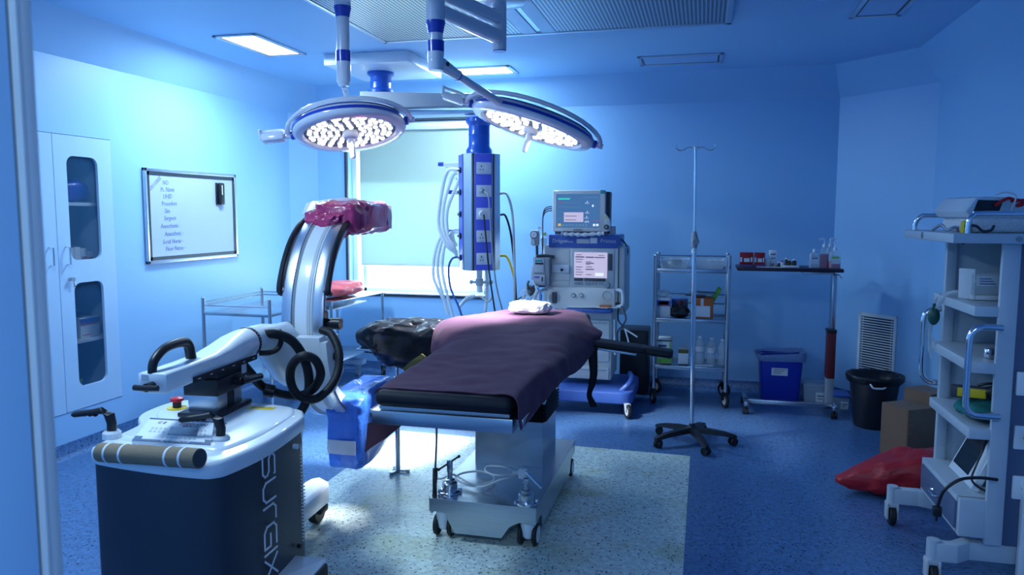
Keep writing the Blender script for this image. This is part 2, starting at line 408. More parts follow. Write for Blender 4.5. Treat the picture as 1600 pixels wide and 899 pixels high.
def thing(name, label, cat, loc=(0, 0, 0), rz=0, group=None):
    o = bpy.data.objects.new(name, None); COL.objects.link(o); o.empty_display_size = .1
    o.location = loc; o.rotation_euler = (0, 0, rz); tag(o, label, cat, group)
    ROOTM[o.name] = Matrix.Translation(Vector(loc)) @ Matrix.Rotation(rz, 4, 'Z')
    return o
def single(name, mb, mats, label, cat, loc, group=None, **k):
    """one-mesh thing with its origin at its base"""
    L = Matrix.Translation(Vector(loc)); inv = L.inverted(); mb.v = [inv @ v for v in mb.v]
    o = mb.build(name, mats, **k); o.location = loc; return tag(o, label, cat, group)
def copy_tree(o, parent=None):
    c = o.copy(); COL.objects.link(c)
    if parent is not None: c.parent = parent
    for ch in list(o.children): copy_tree(ch, c)
    return c
def dup(o, loc, rz=0, label=None):
    c = copy_tree(o); c.location = loc; c.rotation_euler = (0, 0, rz)
    if label: c['label'] = label
    return c
def struct(name, mb, mats, **k):
    o = mb.build(name, mats, **k); o['kind'] = 'structure'; return o
def frame_T(c, zd, xd=None):
    zd = Vector(zd).normalized(); xd = Vector(xd or (1, 0, 0)); xd = (xd-zd*xd.dot(zd)).normalized(); yd = zd.cross(xd)
    return Matrix(((xd.x, yd.x, zd.x, c[0]), (xd.y, yd.y, zd.y, c[1]), (xd.z, yd.z, zd.z, c[2]), (0, 0, 0, 1)))
def Rz(a): return Matrix.Rotation(a, 3, 'Z')
def Rx(a): return Matrix.Rotation(a, 3, 'X')
def Ry(a): return Matrix.Rotation(a, 3, 'Y')
def rrect(w_, h, r, n=5, cx=0, cy=0):
    out = []
    for k, (sx, sy) in enumerate(((1, 1), (-1, 1), (-1, -1), (1, -1))):
        for i in range(n+1):
            t = PI/2*(k+i/n); out.append((cx+sx*(w_/2-r)+r*math.cos(t), cy+sy*(h/2-r)+r*math.sin(t)))
    return out
# ================================================================== THE ROOM
ZC, ZV = 2.83, 2.585           # flat ceiling, foot of the cove
XL, XR, YB, YF = -4.0, 1.69, 7.05, .78
CL = [(XL, YF), (XL, 6.82), (-3.81, YB), (1.104, YB), (XR, 6.385), (XR, YF)]     # wall line, left-front to right-front
b = MB(); b.box(XL-.3, -2.2, -.1, 2.2, 7.5, -.001); b.m = 0
fl = MB(); fl.add([(XL-.3, -2.2, 0), (2.2, -2.2, 0), (2.2, 7.5, 0), (XL-.3, 7.5, 0), (-2.137, 2.85, 0), (-.047, 2.85, 0), (-.044, 5.03, 0), (-2.14, 5.093, 0), (XL-.3, -2.2, -.1), (2.2, -2.2, -.1), (2.2, 7.5, -.1), (XL-.3, 7.5, -.1)],
   [[0, 1, 5, 4], [1, 2, 6, 5], [2, 3, 7, 6], [3, 0, 4, 7], [8, 11, 10, 9], [0, 8, 9, 1], [1, 9, 10, 2], [2, 10, 11, 3], [3, 11, 8, 0]])
fl.m = 1; fl.add([(-2.137, 2.85, 0), (-.047, 2.85, 0), (-.044, 5.03, 0), (-2.14, 5.093, 0)], [[0, 1, 2, 3]])
struct('floor', fl, ['floor', 'inset'], smooth=False)
def wall_quad(mb, a, b_, z0, z1, t=.12):
    a = Vector((*a, 0)); b_ = Vector((*b_, 0)); d = (b_-a).normalized(); n = Vector((-d.y, d.x, 0))*t
    vs = [a+V(0, 0, z0), b_+V(0, 0, z0), b_+V(0, 0, z1), a+V(0, 0, z1)]; vs += [v+n for v in vs]
    mb.add(vs, [[0, 1, 2, 3], [7, 6, 5, 4], [0, 4, 5, 1], [1, 5, 6, 2], [2, 6, 7, 3], [3, 7, 4, 0]])
# left wall with the recessed cupboard opening Y 3.45..4.47, Z .30..2.095
mb = MB(); CY0, CY1, CZ0, CZ1 = 3.47, 4.472, .29, 2.10
wall_quad(mb, (XL, YF), (XL, CY0), 0, ZV); wall_quad(mb, (XL, CY1), (XL, 6.82), 0, ZV)
wall_quad(mb, (XL, CY0), (XL, CY1), 0, CZ0); wall_quad(mb, (XL, CY0), (XL, CY1), CZ1, ZV)
struct('wall_left', mb, 'wall', smooth=False)
mb = MB(); wall_quad(mb, (XL, 6.82), (-3.81, YB), 0, ZV); struct('wall_back_left', mb, 'wall', smooth=False)
WX0, WX1, WZ0, WZ1 = -3.49, -2.04, .79, 2.50
mb = MB(); wall_quad(mb, (-3.81, YB), (WX0, YB), 0, ZV, .2); wall_quad(mb, (WX1, YB), (1.104, YB), 0, ZV, .2)
wall_quad(mb, (WX0, YB), (WX1, YB), 0, WZ0, .2); wall_quad(mb, (WX0, YB), (WX1, YB), WZ1, ZV, .2)
struct('wall_back', mb, 'wall', smooth=False)
mb = MB(); wall_quad(mb, (1.104, YB), (XR, 6.385), 0, ZV); struct('wall_back_right', mb, 'wall', smooth=False)
mb = MB(); wall_quad(mb, (XR, 6.385), (XR, YF), 0, ZV); struct('wall_right', mb, 'wall', smooth=False)
# front wall with the doorway the photograph is taken through, and the corridor behind it
DX0, DX1 = -.80, .75
mb = MB(); mb.box(XL-.2, .62, 0, DX0-.03, .78, ZC); mb.box(DX1+.05, .62, 0, 2.1, .78, ZC); mb.box(DX0-.03, .62, 2.3, DX1+.05, .78, ZC)
struct('wall_front', mb, 'wall', smooth=False)
mb = MB(); mb.box(-2.2, -1.6, 0, 2.1, -1.5, 2.9); mb.box(-2.2, -1.6, 0, -2.1, .62, 2.9); mb.box(2.0, -1.6, 0, 2.1, .62, 2.9)
struct('wall_corridor', mb, 'wall', smooth=False)
# ceiling: flat field plus sloping cove down to the wall line
IN = [(XL+.22, YF), (XL+.22, 6.66), (-3.70, YB-.22), (1.02, YB-.22), (XR-.17, 6.30), (XR-.17, YF)]
mb = MB(); n = 6
vs = [(*p, ZV) for p in CL]+[(*p, ZC) for p in IN]
mb.add(vs, [[i, i+1, n+i+1, n+i] for i in range(5)])
struct('trim_1', mb, 'ceil', ang=10)
mb = MB(); mb.box(XL-.2, -1.6, ZC, 2.1, 7.3, ZC+.1); mb.prism([(XL-.2, YF)]+[(XL-.05, YF)], 0, 0) if False else None
struct('ceiling', mb, 'ceil', smooth=False)
def skirting(name, a, b_, h=.095):
    mb = MB(); a = Vector((*a, 0)); b_ = Vector((*b_, 0)); d = (b_-a).normalized(); n_ = Vector((d.y, -d.x, 0))
    prof = [(0, 0), (.045, 0), (.022, .010), (.010, .028), (.006, h), (0, h)]
    r0 = [a+n_*p+V(0, 0, z) for p, z in prof]; r1 = [b_+n_*p+V(0, 0, z) for p, z in prof]
    mb.loft([r0, r1]); return struct(name, mb, 'floor')
skirting('baseboard_left', CL[0], CL[1]); skirting('baseboard_back_left', CL[1], CL[2]); skirting('baseboard_back', CL[2], CL[3])
skirting('baseboard_back_right', CL[3], CL[4]); skirting('baseboard_right', CL[4], CL[5])
# door frame on the left edge of the picture
dj = thing('door_1', 'x', 'x', (DX0, .72, 0)); del dj['label']; del dj['category']; dj['kind'] = 'structure'
JR = P(90, 700, Y=.72).x
yj = lambda px_: P(px_, 600, X=JR).y
mb = MB(); mb.box(JR-.05, yj(52), 0, JR, .72, 2.3, .004); mb.box(JR-.05, yj(62), 0, JR+.0015, yj(56), 2.3, .0007); mb.build('door_frame', 'jamb', dj)
mb = MB(); mb.box(JR-.05, yj(48), 0, JR-.004, yj(52)+.001, 2.3); mb.build('seal', 'rubber', dj)
mb = MB(); mb.box(JR-.05, .40, 0, JR-.001, yj(48), 2.3, .003); mb.build('door_panel', 'wall', dj)
# window with roller blind
wd = thing('window_1', 'x', 'x', (WX0, YB, WZ0)); del wd['label']; del wd['category']; wd['kind'] = 'structure'
mb = MB()
for x0, z0, x1, z1 in ((WX0-.022, WZ0-.022, WX0+.004, WZ1+.02), (WX1-.004, WZ0-.022, WX1+.022, WZ1+.02), (WX0-.02, WZ0-.024, WX1+.02, WZ0+.002), (WX0-.02, WZ1, WX1+.02, WZ1+.022)):
    mb.box(x0, YB-.012, z0, x1, YB+.02, z1)
mb.build('window_trim', 'navy', wd)
mb = MB()
for x0, z0, x1, z1 in ((WX0, WZ0, WX0+.05, WZ1), (WX1-.05, WZ0, WX1, WZ1), (WX0, WZ0, WX1, WZ0+.05), (WX0, WZ1-.05, WX1, WZ1), (WX0+.11, WZ0, WX0+.15, WZ1)):
    mb.box(x0, YB+.11, z0, x1, YB+.16, z1, .005)
mb.build('window_frame', 'white', wd)
mb = MB(); mb.box(WX0+.004, YB-.02, WZ0, WX1-.004, YB+.19, WZ0+.012); mb.build('window_sill', 'white', wd)
mb = MB(); mb.box(WX0, YB+.13, WZ0, WX1, YB+.136, WZ1)
m = mat('frosted_daylight_pane', (.9, .95, 1), .5, emit=(.80, .95, 1), es=2.0, var=.01)
mb.build('window_pane', m, wd)
rb = thing('roller_blind', 'pale grey-green roller blind pulled most of the way down the window', 'blind', (-2.7, YB+.06, WZ1-.04))
BX0, BX1, BZ = P(563, 300, Y=YB+.06).x, WX1-.02, P(650, 415, Y=YB+.06).z
mb = MB(); mb.box(BX0, YB+.058, BZ, BX1, YB+.060, WZ1-.03); mb.build('blind_fabric', 'blind', rb)
mb = MB(); mb.cyl((BX0, YB+.059, BZ), (BX1, YB+.059, BZ), .008, n=10); mb.build('bottom_bar', 'lgrey', rb)
mb = MB(); mb.box(BX0-.03, YB+.02, WZ1-.085, BX1, YB+.10, WZ1-.002, .01); mb.build('roller_box', 'white', rb)
# recessed cupboard in the left wall
cb = thing('storage_cupboard', 'pale recessed wall cupboard with two rounded glass panels in its door', 'cupboard', (XL-.2, (CY0+CY1)/2, CZ0))
mb = MB(); D_ = .38; x0 = XL-D_
mb.box(x0, CY0, CZ0, x0+.012, CY1, CZ1); mb.box(x0, CY0, CZ0, XL-.02, CY0+.012, CZ1); mb.box(x0, CY1-.014, CZ0, XL-.02, CY1-.002, CZ1)
mb.box(x0, CY0, CZ0, XL-.02, CY1, CZ0+.012); mb.box(x0, CY0, CZ1-.014, XL-.02, CY1, CZ1-.002)
mb.build('carcass', 'cabw', cb)
for z in (.735, 1.265, 1.655):
    mb = MB(); mb.box(x0+.012, CY0+.014, z-.012, XL-.035, CY1-.015, z+.010); mb.build('shelf', 'white', cb)
DM = 3.982                     # meeting line of the two doors
def door_leaf(y0, y1, wins):
    # flat leaf with rounded cut-outs, built as a bridged ring set
    bm = bmesh.new()
    def ringv(pts, x): return [bm.verts.new((x, p[0], p[1])) for p in pts]
    zs = [CZ0+.004]+[z for w_ in wins for z in (w_[1]-.06, w_[3]+.06)]+[CZ1-.004]
    for xx, flip in ((XL+.004, 1), (XL-.018, 0)):
        segs = [(CZ0+.004, wins[0][1]-.06) if wins else (CZ0+.004, CZ1-.004)]
        if wins:
            for i in range(len(wins)-1): segs.append((wins[i][3]+.06, wins[i+1][1]-.06))
            segs.append((wins[-1][3]+.06, CZ1-.004))
        for a_, c_ in segs: bm.faces.new([bm.verts.new((xx, y0, a_)), bm.verts.new((xx, y1, a_)), bm.verts.new((xx, y1, c_)), bm.verts.new((xx, y0, c_))])
        for (wy0, wz0, wy1, wz1) in wins:
            inn = rrect(wy1-wy0, wz1-wz0, .055, 5, (wy0+wy1)/2, (wz0+wz1)/2)
            k = len(inn); cyy, czz = (wy0+wy1)/2, (wz0+wz1)/2; A, B_ = y1-cyy, (wz1-wz0)/2+.06; A0 = cyy-y0
            out = []
            for q, (sx, sy) in enumerate(((1, 1), (-1, 1), (-1, -1), (1, -1))):
                for i in range(6):
                    AA = A if sx > 0 else A0
                    if (q % 2 == 0): t = i/5; p = (sx*AA, sy*B_*(min(1, t*2))) if t < .5 else (sx*AA*(min(1, (1-t)*2)), sy*B_)
                    else: t = i/5; p = (sx*AA*min(1, t*2), sy*B_) if t < .5 else (sx*AA, sy*B_*min(1, (1-t)*2))
                    if 2 <= i <= 3: p = (sx*AA, sy*B_)
                    out.append((cyy+p[0], czz+p[1]))
            vi = ringv(inn, xx); vo = ringv(out, xx)
            for i in range(k): 
                j = (i+1) % k
                try: bm.faces.new([vi[i], vi[j], vo[j], vo[i]])
                except Exception: pass
    mb = MB(); bmesh.ops.remove_doubles(bm, verts=list(bm.verts), dist=1e-5); mb.bmadd(bm)
    # edges and window reveals
    for a_, c_ in (((y0, CZ0+.004), (y1, CZ0+.004)), ((y1, CZ0+.004), (y1, CZ1-.004)), ((y1, CZ1-.004), (y0, CZ1-.004)), ((y0, CZ1-.004), (y0, CZ0+.004))):
        mb.add([(XL+.004, *a_), (XL+.004, *c_), (XL-.018, *c_), (XL-.018, *a_)], [[0, 1, 2, 3]])
    for (wy0, wz0, wy1, wz1) in wins:
        inn = rrect(wy1-wy0, wz1-wz0, .055, 5, (wy0+wy1)/2, (wz0+wz1)/2)
        mb.loft([[V(XL+.004, *p) for p in inn], [V(XL-.018, *p) for p in inn]], cap=False)
    return mb
WN = [(4.095, .44, 4.345, 1.135), (4.085, 1.285, 4.345, 1.965)]
dr = door_leaf(DM+.003, CY1-.004, WN).build('door', 'cabw', cb, smooth=False)
for (wy0, wz0, wy1, wz1) in WN:
    mb = MB(); mb.prism(rrect(wy1-wy0+.02, wz1-wz0+.02, .06, 5, (wy0+wy1)/2, (wz0+wz1)/2), XL-.016, XL-.013, 'x'); mb.build('glass_panel', 'cabglass', dr)
mb = MB(); mb.tube([(XL+.005, 4.045, 1.26), (XL+.035, 4.045, 1.265), (XL+.035, 4.045, 1.375), (XL+.005, 4.045, 1.38)], .006, 8, smooth=False); mb.build('door_handle', 'chrome', dr)
mb = MB(); mb.cyl((XL+.004, 4.06, 1.165), (XL+.03, 4.06, 1.165), .012, n=12); mb.box(XL+.024, 4.045, 1.16, XL+.028, 4.085, 1.17); mb.box(XL+.02, 4.075, 1.11, XL+.024, 4.088, 1.16, .002); mb.sph((XL+.022, 4.081, 1.165), (.004, .014, .014), 10)
mb.build('lock_and_key', 'steel', dr)
d2 = door_leaf(CY0+.004, DM-.003, []).build('door', 'cabw', cb, smooth=False)
mb = MB(); mb.tube([(XL+.005, 3.915, 1.26), (XL+.035, 3.915, 1.265), (XL+.035, 3.915, 1.375), (XL+.005, 3.915, 1.38)], .006, 8, smooth=False); mb.build('door_handle', 'chrome', d2)
# contents seen through the glass
def carton(name, c, d, mats, label, rz=0, cat='box', group=None, bands=()):
    t = MB(Matrix.Translation(Vector(c)) @ Matrix.Rotation(rz, 4, 'Z')); w_, dp, h = d
    t.m = 0; t.box(-w_/2, -dp/2, 0, w_/2, dp/2, h, .002)
    for (mi, face, u0, v0, u1, v1) in bands:          # printed areas on a face, in fractions of it
        t.m = mi; e = .0012
        if face == 'f': t.box(-w_/2+u0*w_, -dp/2-e, v0*h, -w_/2+u1*w_, -dp/2, v1*h)
        if face == 'r': t.box(w_/2, -dp/2+u0*dp, v0*h, w_/2+e, -dp/2+u1*dp, v1*h)
        if face == 't': t.box(-w_/2+u0*w_, -dp/2+v0*dp, h, -w_/2+u1*w_, -dp/2+v1*dp, h+e)
    return single(name, t, mats, label, cat, c, group)
carton('supply_box', (XL-.17, 4.29, .746), (.2, .17, .135), ['paper', 'mblue', 'redp'], 'white glove box with navy and red band on the lower cupboard shelf', 0, bands=[(1, 'r', 0, .72, 1, .98), (2, 'r', 0, .64, 1, .70), (2, 'r', .1, .12, .5, .16)])
mb = MB(); mb.blob((XL-.14, 4.15, .783), (.14, .10, .07), 2.6, .006, 14, 24); single('gauze_roll', mb, 'khaki' if 0 else 'towel', 'cream bandage roll beside the glove box in the cupboard', 'bandage', (XL-.14, 4.15, .746))
mb = MB(); mb.blob((XL-.19, 4.15, .875), (.13, .12, .07), 2.4, .012, 12, 24, seed=3); single('folded_film', mb, 'clearbox', 'crumpled clear film lying over the bandage roll in the cupboard', 'wrapping', (XL-.19, 4.15, .84))
for i, (y, w_, h, c_, lb) in enumerate(((4.11, .045, .10, 'redp', 'tall white and red medicine box, leftmost on the cupboard floor of the upper pane'), (4.165, .05, .085, 'mblue', 'white and blue medicine box second from the left behind the upper pane'), (4.22, .05, .09, 'paper', 'plain white medicine box in the middle of the row behind the upper pane'), (4.275, .05, .08, 'orange', 'white and orange medicine box fourth in the row behind the upper pane'), (4.33, .045, .06, 'redp', 'short white and red medicine box, rightmost behind the upper pane'))):
    carton('medicine_box', (XL-.10, y, 1.276), (.05, w_, h), ['paper', c_], lb, 0, group='medicine boxes in the cupboard', bands=[(1, 'r', .08, .1, .92, .3)])
mb = MB(); mb.blob((XL-.16, 4.22, 1.745), (.20, .30, .15), 3, .012, 8, 30, seed=5); single('blue_pack', mb, 'blue', 'dark blue soft pack on the top cupboard shelf', 'pack', (XL-.16, 4.22, 1.667))
mb = MB(); mb.cyl((XL-.12, 4.13, .303), (XL-.12, 4.13, .50), .045, .04, 16); mb.cyl((XL-.12, 4.13, .50), (XL-.12, 4.13, .53), .02, n=12); single('bottle', mb, 'redp', 'dark red bottle standing at the bottom of the cupboard', 'bottle', (XL-.12, 4.13, .303))
mb = MB(); mb.cyl((XL-.14, 4.22, .303), (XL-.14, 4.22, .46), .035, .035, 16); mb.cyl((XL-.14, 4.22, .46), (XL-.14, 4.22, .50), .018, n=12); single('bottle', mb, 'lime', 'green bottle beside the dark red bottle in the cupboard', 'bottle', (XL-.14, 4.22, .303))
# whiteboard
wb = thing('whiteboard', 'whiteboard with silver frame and handwritten operating list on the left wall', 'whiteboard', (XL+.01, 5.33, 1.21))
Y0, Y1, Z0, Z1 = 4.765, 5.89, 1.215, 1.93
mb = MB(); mb.box(XL+.001, Y0+.01, Z0+.01, XL+.018, Y1-.01, Z1-.01); mb.build('panel', 'board', wb)
mb = MB(); t_ = .026
for a in ((Y0, Z0, Y1, Z0+t_), (Y0, Z1-t_, Y1, Z1), (Y0, Z0, Y0+t_, Z1), (Y1-t_, Z0, Y1, Z1)): mb.box(XL+.001, a[0], a[1], XL+.026, a[2], a[3], .004)
mb.build('frame', 'alu', wb)
mb = MB(); q = .026
for a in ((Y0+t_, Z0+t_, Y1-t_, Z0+t_+q), (Y0+t_, Z1-t_-q, Y1-t_, Z1-t_), (Y0+t_, Z0+t_, Y0+t_+q, Z1-t_), (Y1-t_-q, Z0+t_, Y1-t_, Z1-t_)): mb.box(XL+.018, a[0], a[1], XL+.0215, a[2], a[3])
mb.build('border', 'navy', wb)
mb = MB(); X_ = XL+.0190
lines = [('NO', .165, .075, .16, 0), ('Pt. Name', .14, .128, .14, 0), ('UHID', .165, .18, .16, 0), ('Procedure', .145, .234, .17, 0), ('Site', .175, .29, .17, 0), ('Surgeon', .165, .345, .17, 0), ('Anaesthesia -', .125, .405, .17, 0), ('Anaesthetic -', .165, .465, .17, 0), ('Scrub Nurse -', .14, .525, .17, 0), ('Floor Nurse -', .17, .580, .17, 0)]
for s_, u, v, _, _ in lines:
    mb = MB(); mb.text(s_, (X_, Y0+u+.03, Z1-v-.045), (0, 1, .02), (0, .12, 1), .05, sx=.82, ext=.0003); mb.build('handwritten_line', 'inkf', wb, smooth=False)
mb = MB(); mb.text('29/11/2025', (X_, Y0+.065, Z1-.17), (0, .72, .55), (0, -.55, .72), .042, sx=.8, ext=.0003)
mb.build('handwritten_date', 'inkf', wb, smooth=False)
mb = MB(); mb.m = 0; mb.box(XL+.020, 5.62, 1.665, XL+.055, 5.685, 1.85, .012); mb.box(XL+.020, 5.60, 1.665, XL+.030, 5.622, 1.85, .004); mb.m = 1; mb.box(XL+.054, 5.64, 1.75, XL+.057, 5.65, 1.83)
single('board_eraser', mb, ['black', 'paper'], 'black magnetic eraser stuck on the whiteboard', 'eraser', (XL+.021, 5.65, 1.66))
# return-air grille on the angled wall
gv = thing('air_grille', 'white louvred return-air grille low on the angled back wall', 'vent', (1.43, 6.68, .0))
a, c_ = Vector((1.104, YB, 0)), Vector((XR, 6.385, 0)); d = (c_-a).normalized(); nn = Vector((d.y, -d.x, 0))
s0 = (P(1345, 520, Y=6.79)-a).dot(d)-.0; 
def onw(s_, z, o=0): return a+d*s_+nn*o+V(0, 0, z)
def ray_wall(px, py):
    dd = AF+(px-800)/FOC*AR-(py-449.5)/FOC*AU; t = ((a-CAMP).dot(nn))/(dd.dot(nn)); return CAMP+dd*t
gA, gB = ray_wall(1344, 487), ray_wall(1403, 492); gC = ray_wall(1341, 600)
s0, s1 = (gA-a).dot(d), (gB-a).dot(d); z1, z0 = gA.z, .16
def wbox(mb, sa, za, sb, zb, o0, o1):
    vs = [onw(sa, za, o0), onw(sb, za, o0), onw(sb, zb, o0), onw(sa, zb, o0), onw(sa, za, o1), onw(sb, za, o1), onw(sb, zb, o1), onw(sa, zb, o1)]
    mb.add(vs, [[0, 1, 2, 3], [7, 6, 5, 4], [0, 4, 5, 1], [1, 5, 6, 2], [2, 6, 7, 3], [3, 7, 4, 0]])
mb = MB(); wbox(mb, s0, z0, s1, z1, .001, .003); mb.build('backing', 'black', gv)
mb = MB(); fr = .022
for q in ((s0, z0, s0+fr, z1), (s1-fr, z0, s1, z1), (s0, z0, s1, z0+fr), (s0, z1-fr, s1, z1)): wbox(mb, *q, .001, .016)
mb.build('frame', 'paper', gv)
k = 0; z = z0+fr+.006; mb = MB()
while z < z1-fr:
    wbox(mb, s0+fr, z, s1-fr, z+.009, .004, .013); z += .021
for q in (.12, .88): wbox(mb, s0+(s1-s0)*q, z0, s0+(s1-s0)*q+.004, z1, .013, .015)
o = mb.build('louvres', 'paper', gv, smooth=False)
# ================================================================== CEILING EQUIPMENT
# laminar-flow diffuser
hv = thing('ceiling_air_diffuser', 'large perforated steel air diffuser set in the ceiling above the table', 'air diffuser', (-1.12, 4.2, ZC))
HX0, HX1, HY0, HY1 = P(608, 70, Z=ZC-.01).x, P(1143, 34, Z=ZC-.01).x, 3.0, P(845, 52, Z=ZC-.01).y
HM = P(845, 52, Z=ZC-.01).x
mb = MB(); f_ = .035; z0, z1 = ZC-.022, ZC-.0005
for q in ((HX0, HY0, HX0+f_, HY1), (HX1-f_, HY0, HX1, HY1), (HX0, HY0, HX1, HY0+f_), (HX0, HY1-f_, HX1, HY1)): mb.box(q[0], q[1], z0, q[2], q[3], z1, .003)
mb.build('frame', 'alu', hv)
mb = MB(); mb.box(HM-.115, HY0+f_, z0+.004, HM-.02, HY1-f_, z1); mb.box(HM+.02, HY0+f_, z0+.004, HM+.115, HY1-f_, z1); mb.build('centre_strips', 'cabw', hv)
mb = MB(); mb.box(HM-.02, HY0+f_, z0+.010, HM+.02, HY1-f_, z1); mb.build('centre_bar', 'steel', hv)
for xa, xb in ((HX0+f_, HM-.115), (HM+.115, HX1-f_)):
    mb = MB(); mb.box(xa, HY0+f_, z0+.006, xb, HY1-f_, z1); mb.build('perforated_panel', 'perf', hv, smooth=False)
# recessed ceiling lights
def clight(cx, cy, w_, l_, on, label):
    t = thing('ceiling_light', label, 'ceiling light', (cx, cy, ZC), 0, 'recessed ceiling lights')
    mb = MB(); f = .03
    for q in ((-w_/2, -l_/2, -w_/2+f, l_/2), (w_/2-f, -l_/2, w_/2, l_/2), (-w_/2, -l_/2, w_/2, -l_/2+f), (-w_/2, l_/2-f, w_/2, l_/2)): mb.box(cx+q[0], cy+q[1], ZC-.012, cx+q[2], cy+q[3], ZC-.0005, .003)
    mb.build('frame', 'alu', t)
    mb = MB(); g = .012
    for q in ((-w_/2+f, -l_/2+f, -w_/2+f+g, l_/2-f), (w_/2-f-g, -l_/2+f, w_/2-f, l_/2-f), (-w_/2+f, -l_/2+f, w_/2-f, -l_/2+f+g), (-w_/2+f, l_/2-f-g, w_/2-f, l_/2-f)): mb.box(cx+q[0], cy+q[1], ZC-.007, cx+q[2], cy+q[3], ZC-.0005)
    mb.build('inner_rim', 'navy', t)
    mb = MB(); mb.box(cx-w_/2+f+g, cy-l_/2+f+g, ZC-.006, cx+w_/2-f-g, cy+l_/2-f-g, ZC-.0005); mb.build('diffuser', 'diff' if on else 'diffoff', t)
clight(-3.19, 5.10, .34, .70, True, 'lit white ceiling light nearest the left wall')
clight(-1.93, 6.42, .66, .36, True, 'lit ceiling light between the pendant arm and the right lamp')
clight(-.21, 6.33, .66, .36, False, 'unlit ceiling light above the anaesthesia machine and drip stand')
clight(1.00, 4.92, .30, .66, False, 'unlit ceiling light near the right wall, cut by the picture top')
clight(-2.60, 2.30, .36, .68, True, 'added out-of-view ceiling fill light above the x-ray console near the door')  # unseen fixture added to house the front fill lamp
clight(.10, -.70, 1.06, .36, True, 'added out-of-view ceiling fill light in the corridor outside the door')  # unseen fixture added over the corridor fill lamp
# ---------------- surgical lamps
SPX, SPY = -1.155, 4.28
cm = thing('ceiling_mount', 'white ceiling spindle carrying both surgical lamp arms', 'ceiling mount', (SPX, SPY, ZC))
mb = MB(); mb.lathe([(.14, ZC-.004), (.165, ZC-.015), (.165, ZC-.03), (.14, ZC-.045), (.05, ZC-.048)], (SPX, SPY, 0), n=36); mb.build('canopy', 'lilac', cm)
mb = MB(); mb.cyl((SPX, SPY, 2.525), (SPX, SPY, ZC-.03), .041, n=24); mb.build('spindle', 'lilac', cm)
mb = MB(); mb.cyl((SPX, SPY, 2.520), (SPX, SPY, 2.526), .039, n=24); mb.build('end_cap', 'blue', cm)
mb = MB()
for z in (2.575, 2.625, 2.70, 2.75):
    for a_ in (-.5, 2.4): d = V(math.sin(a_), -math.cos(a_), 0); mb.cyl(V(SPX, SPY, z)+d*.038, V(SPX, SPY, z)+d*.045, .006, n=8)
mb.build('screws', 'black', cm)
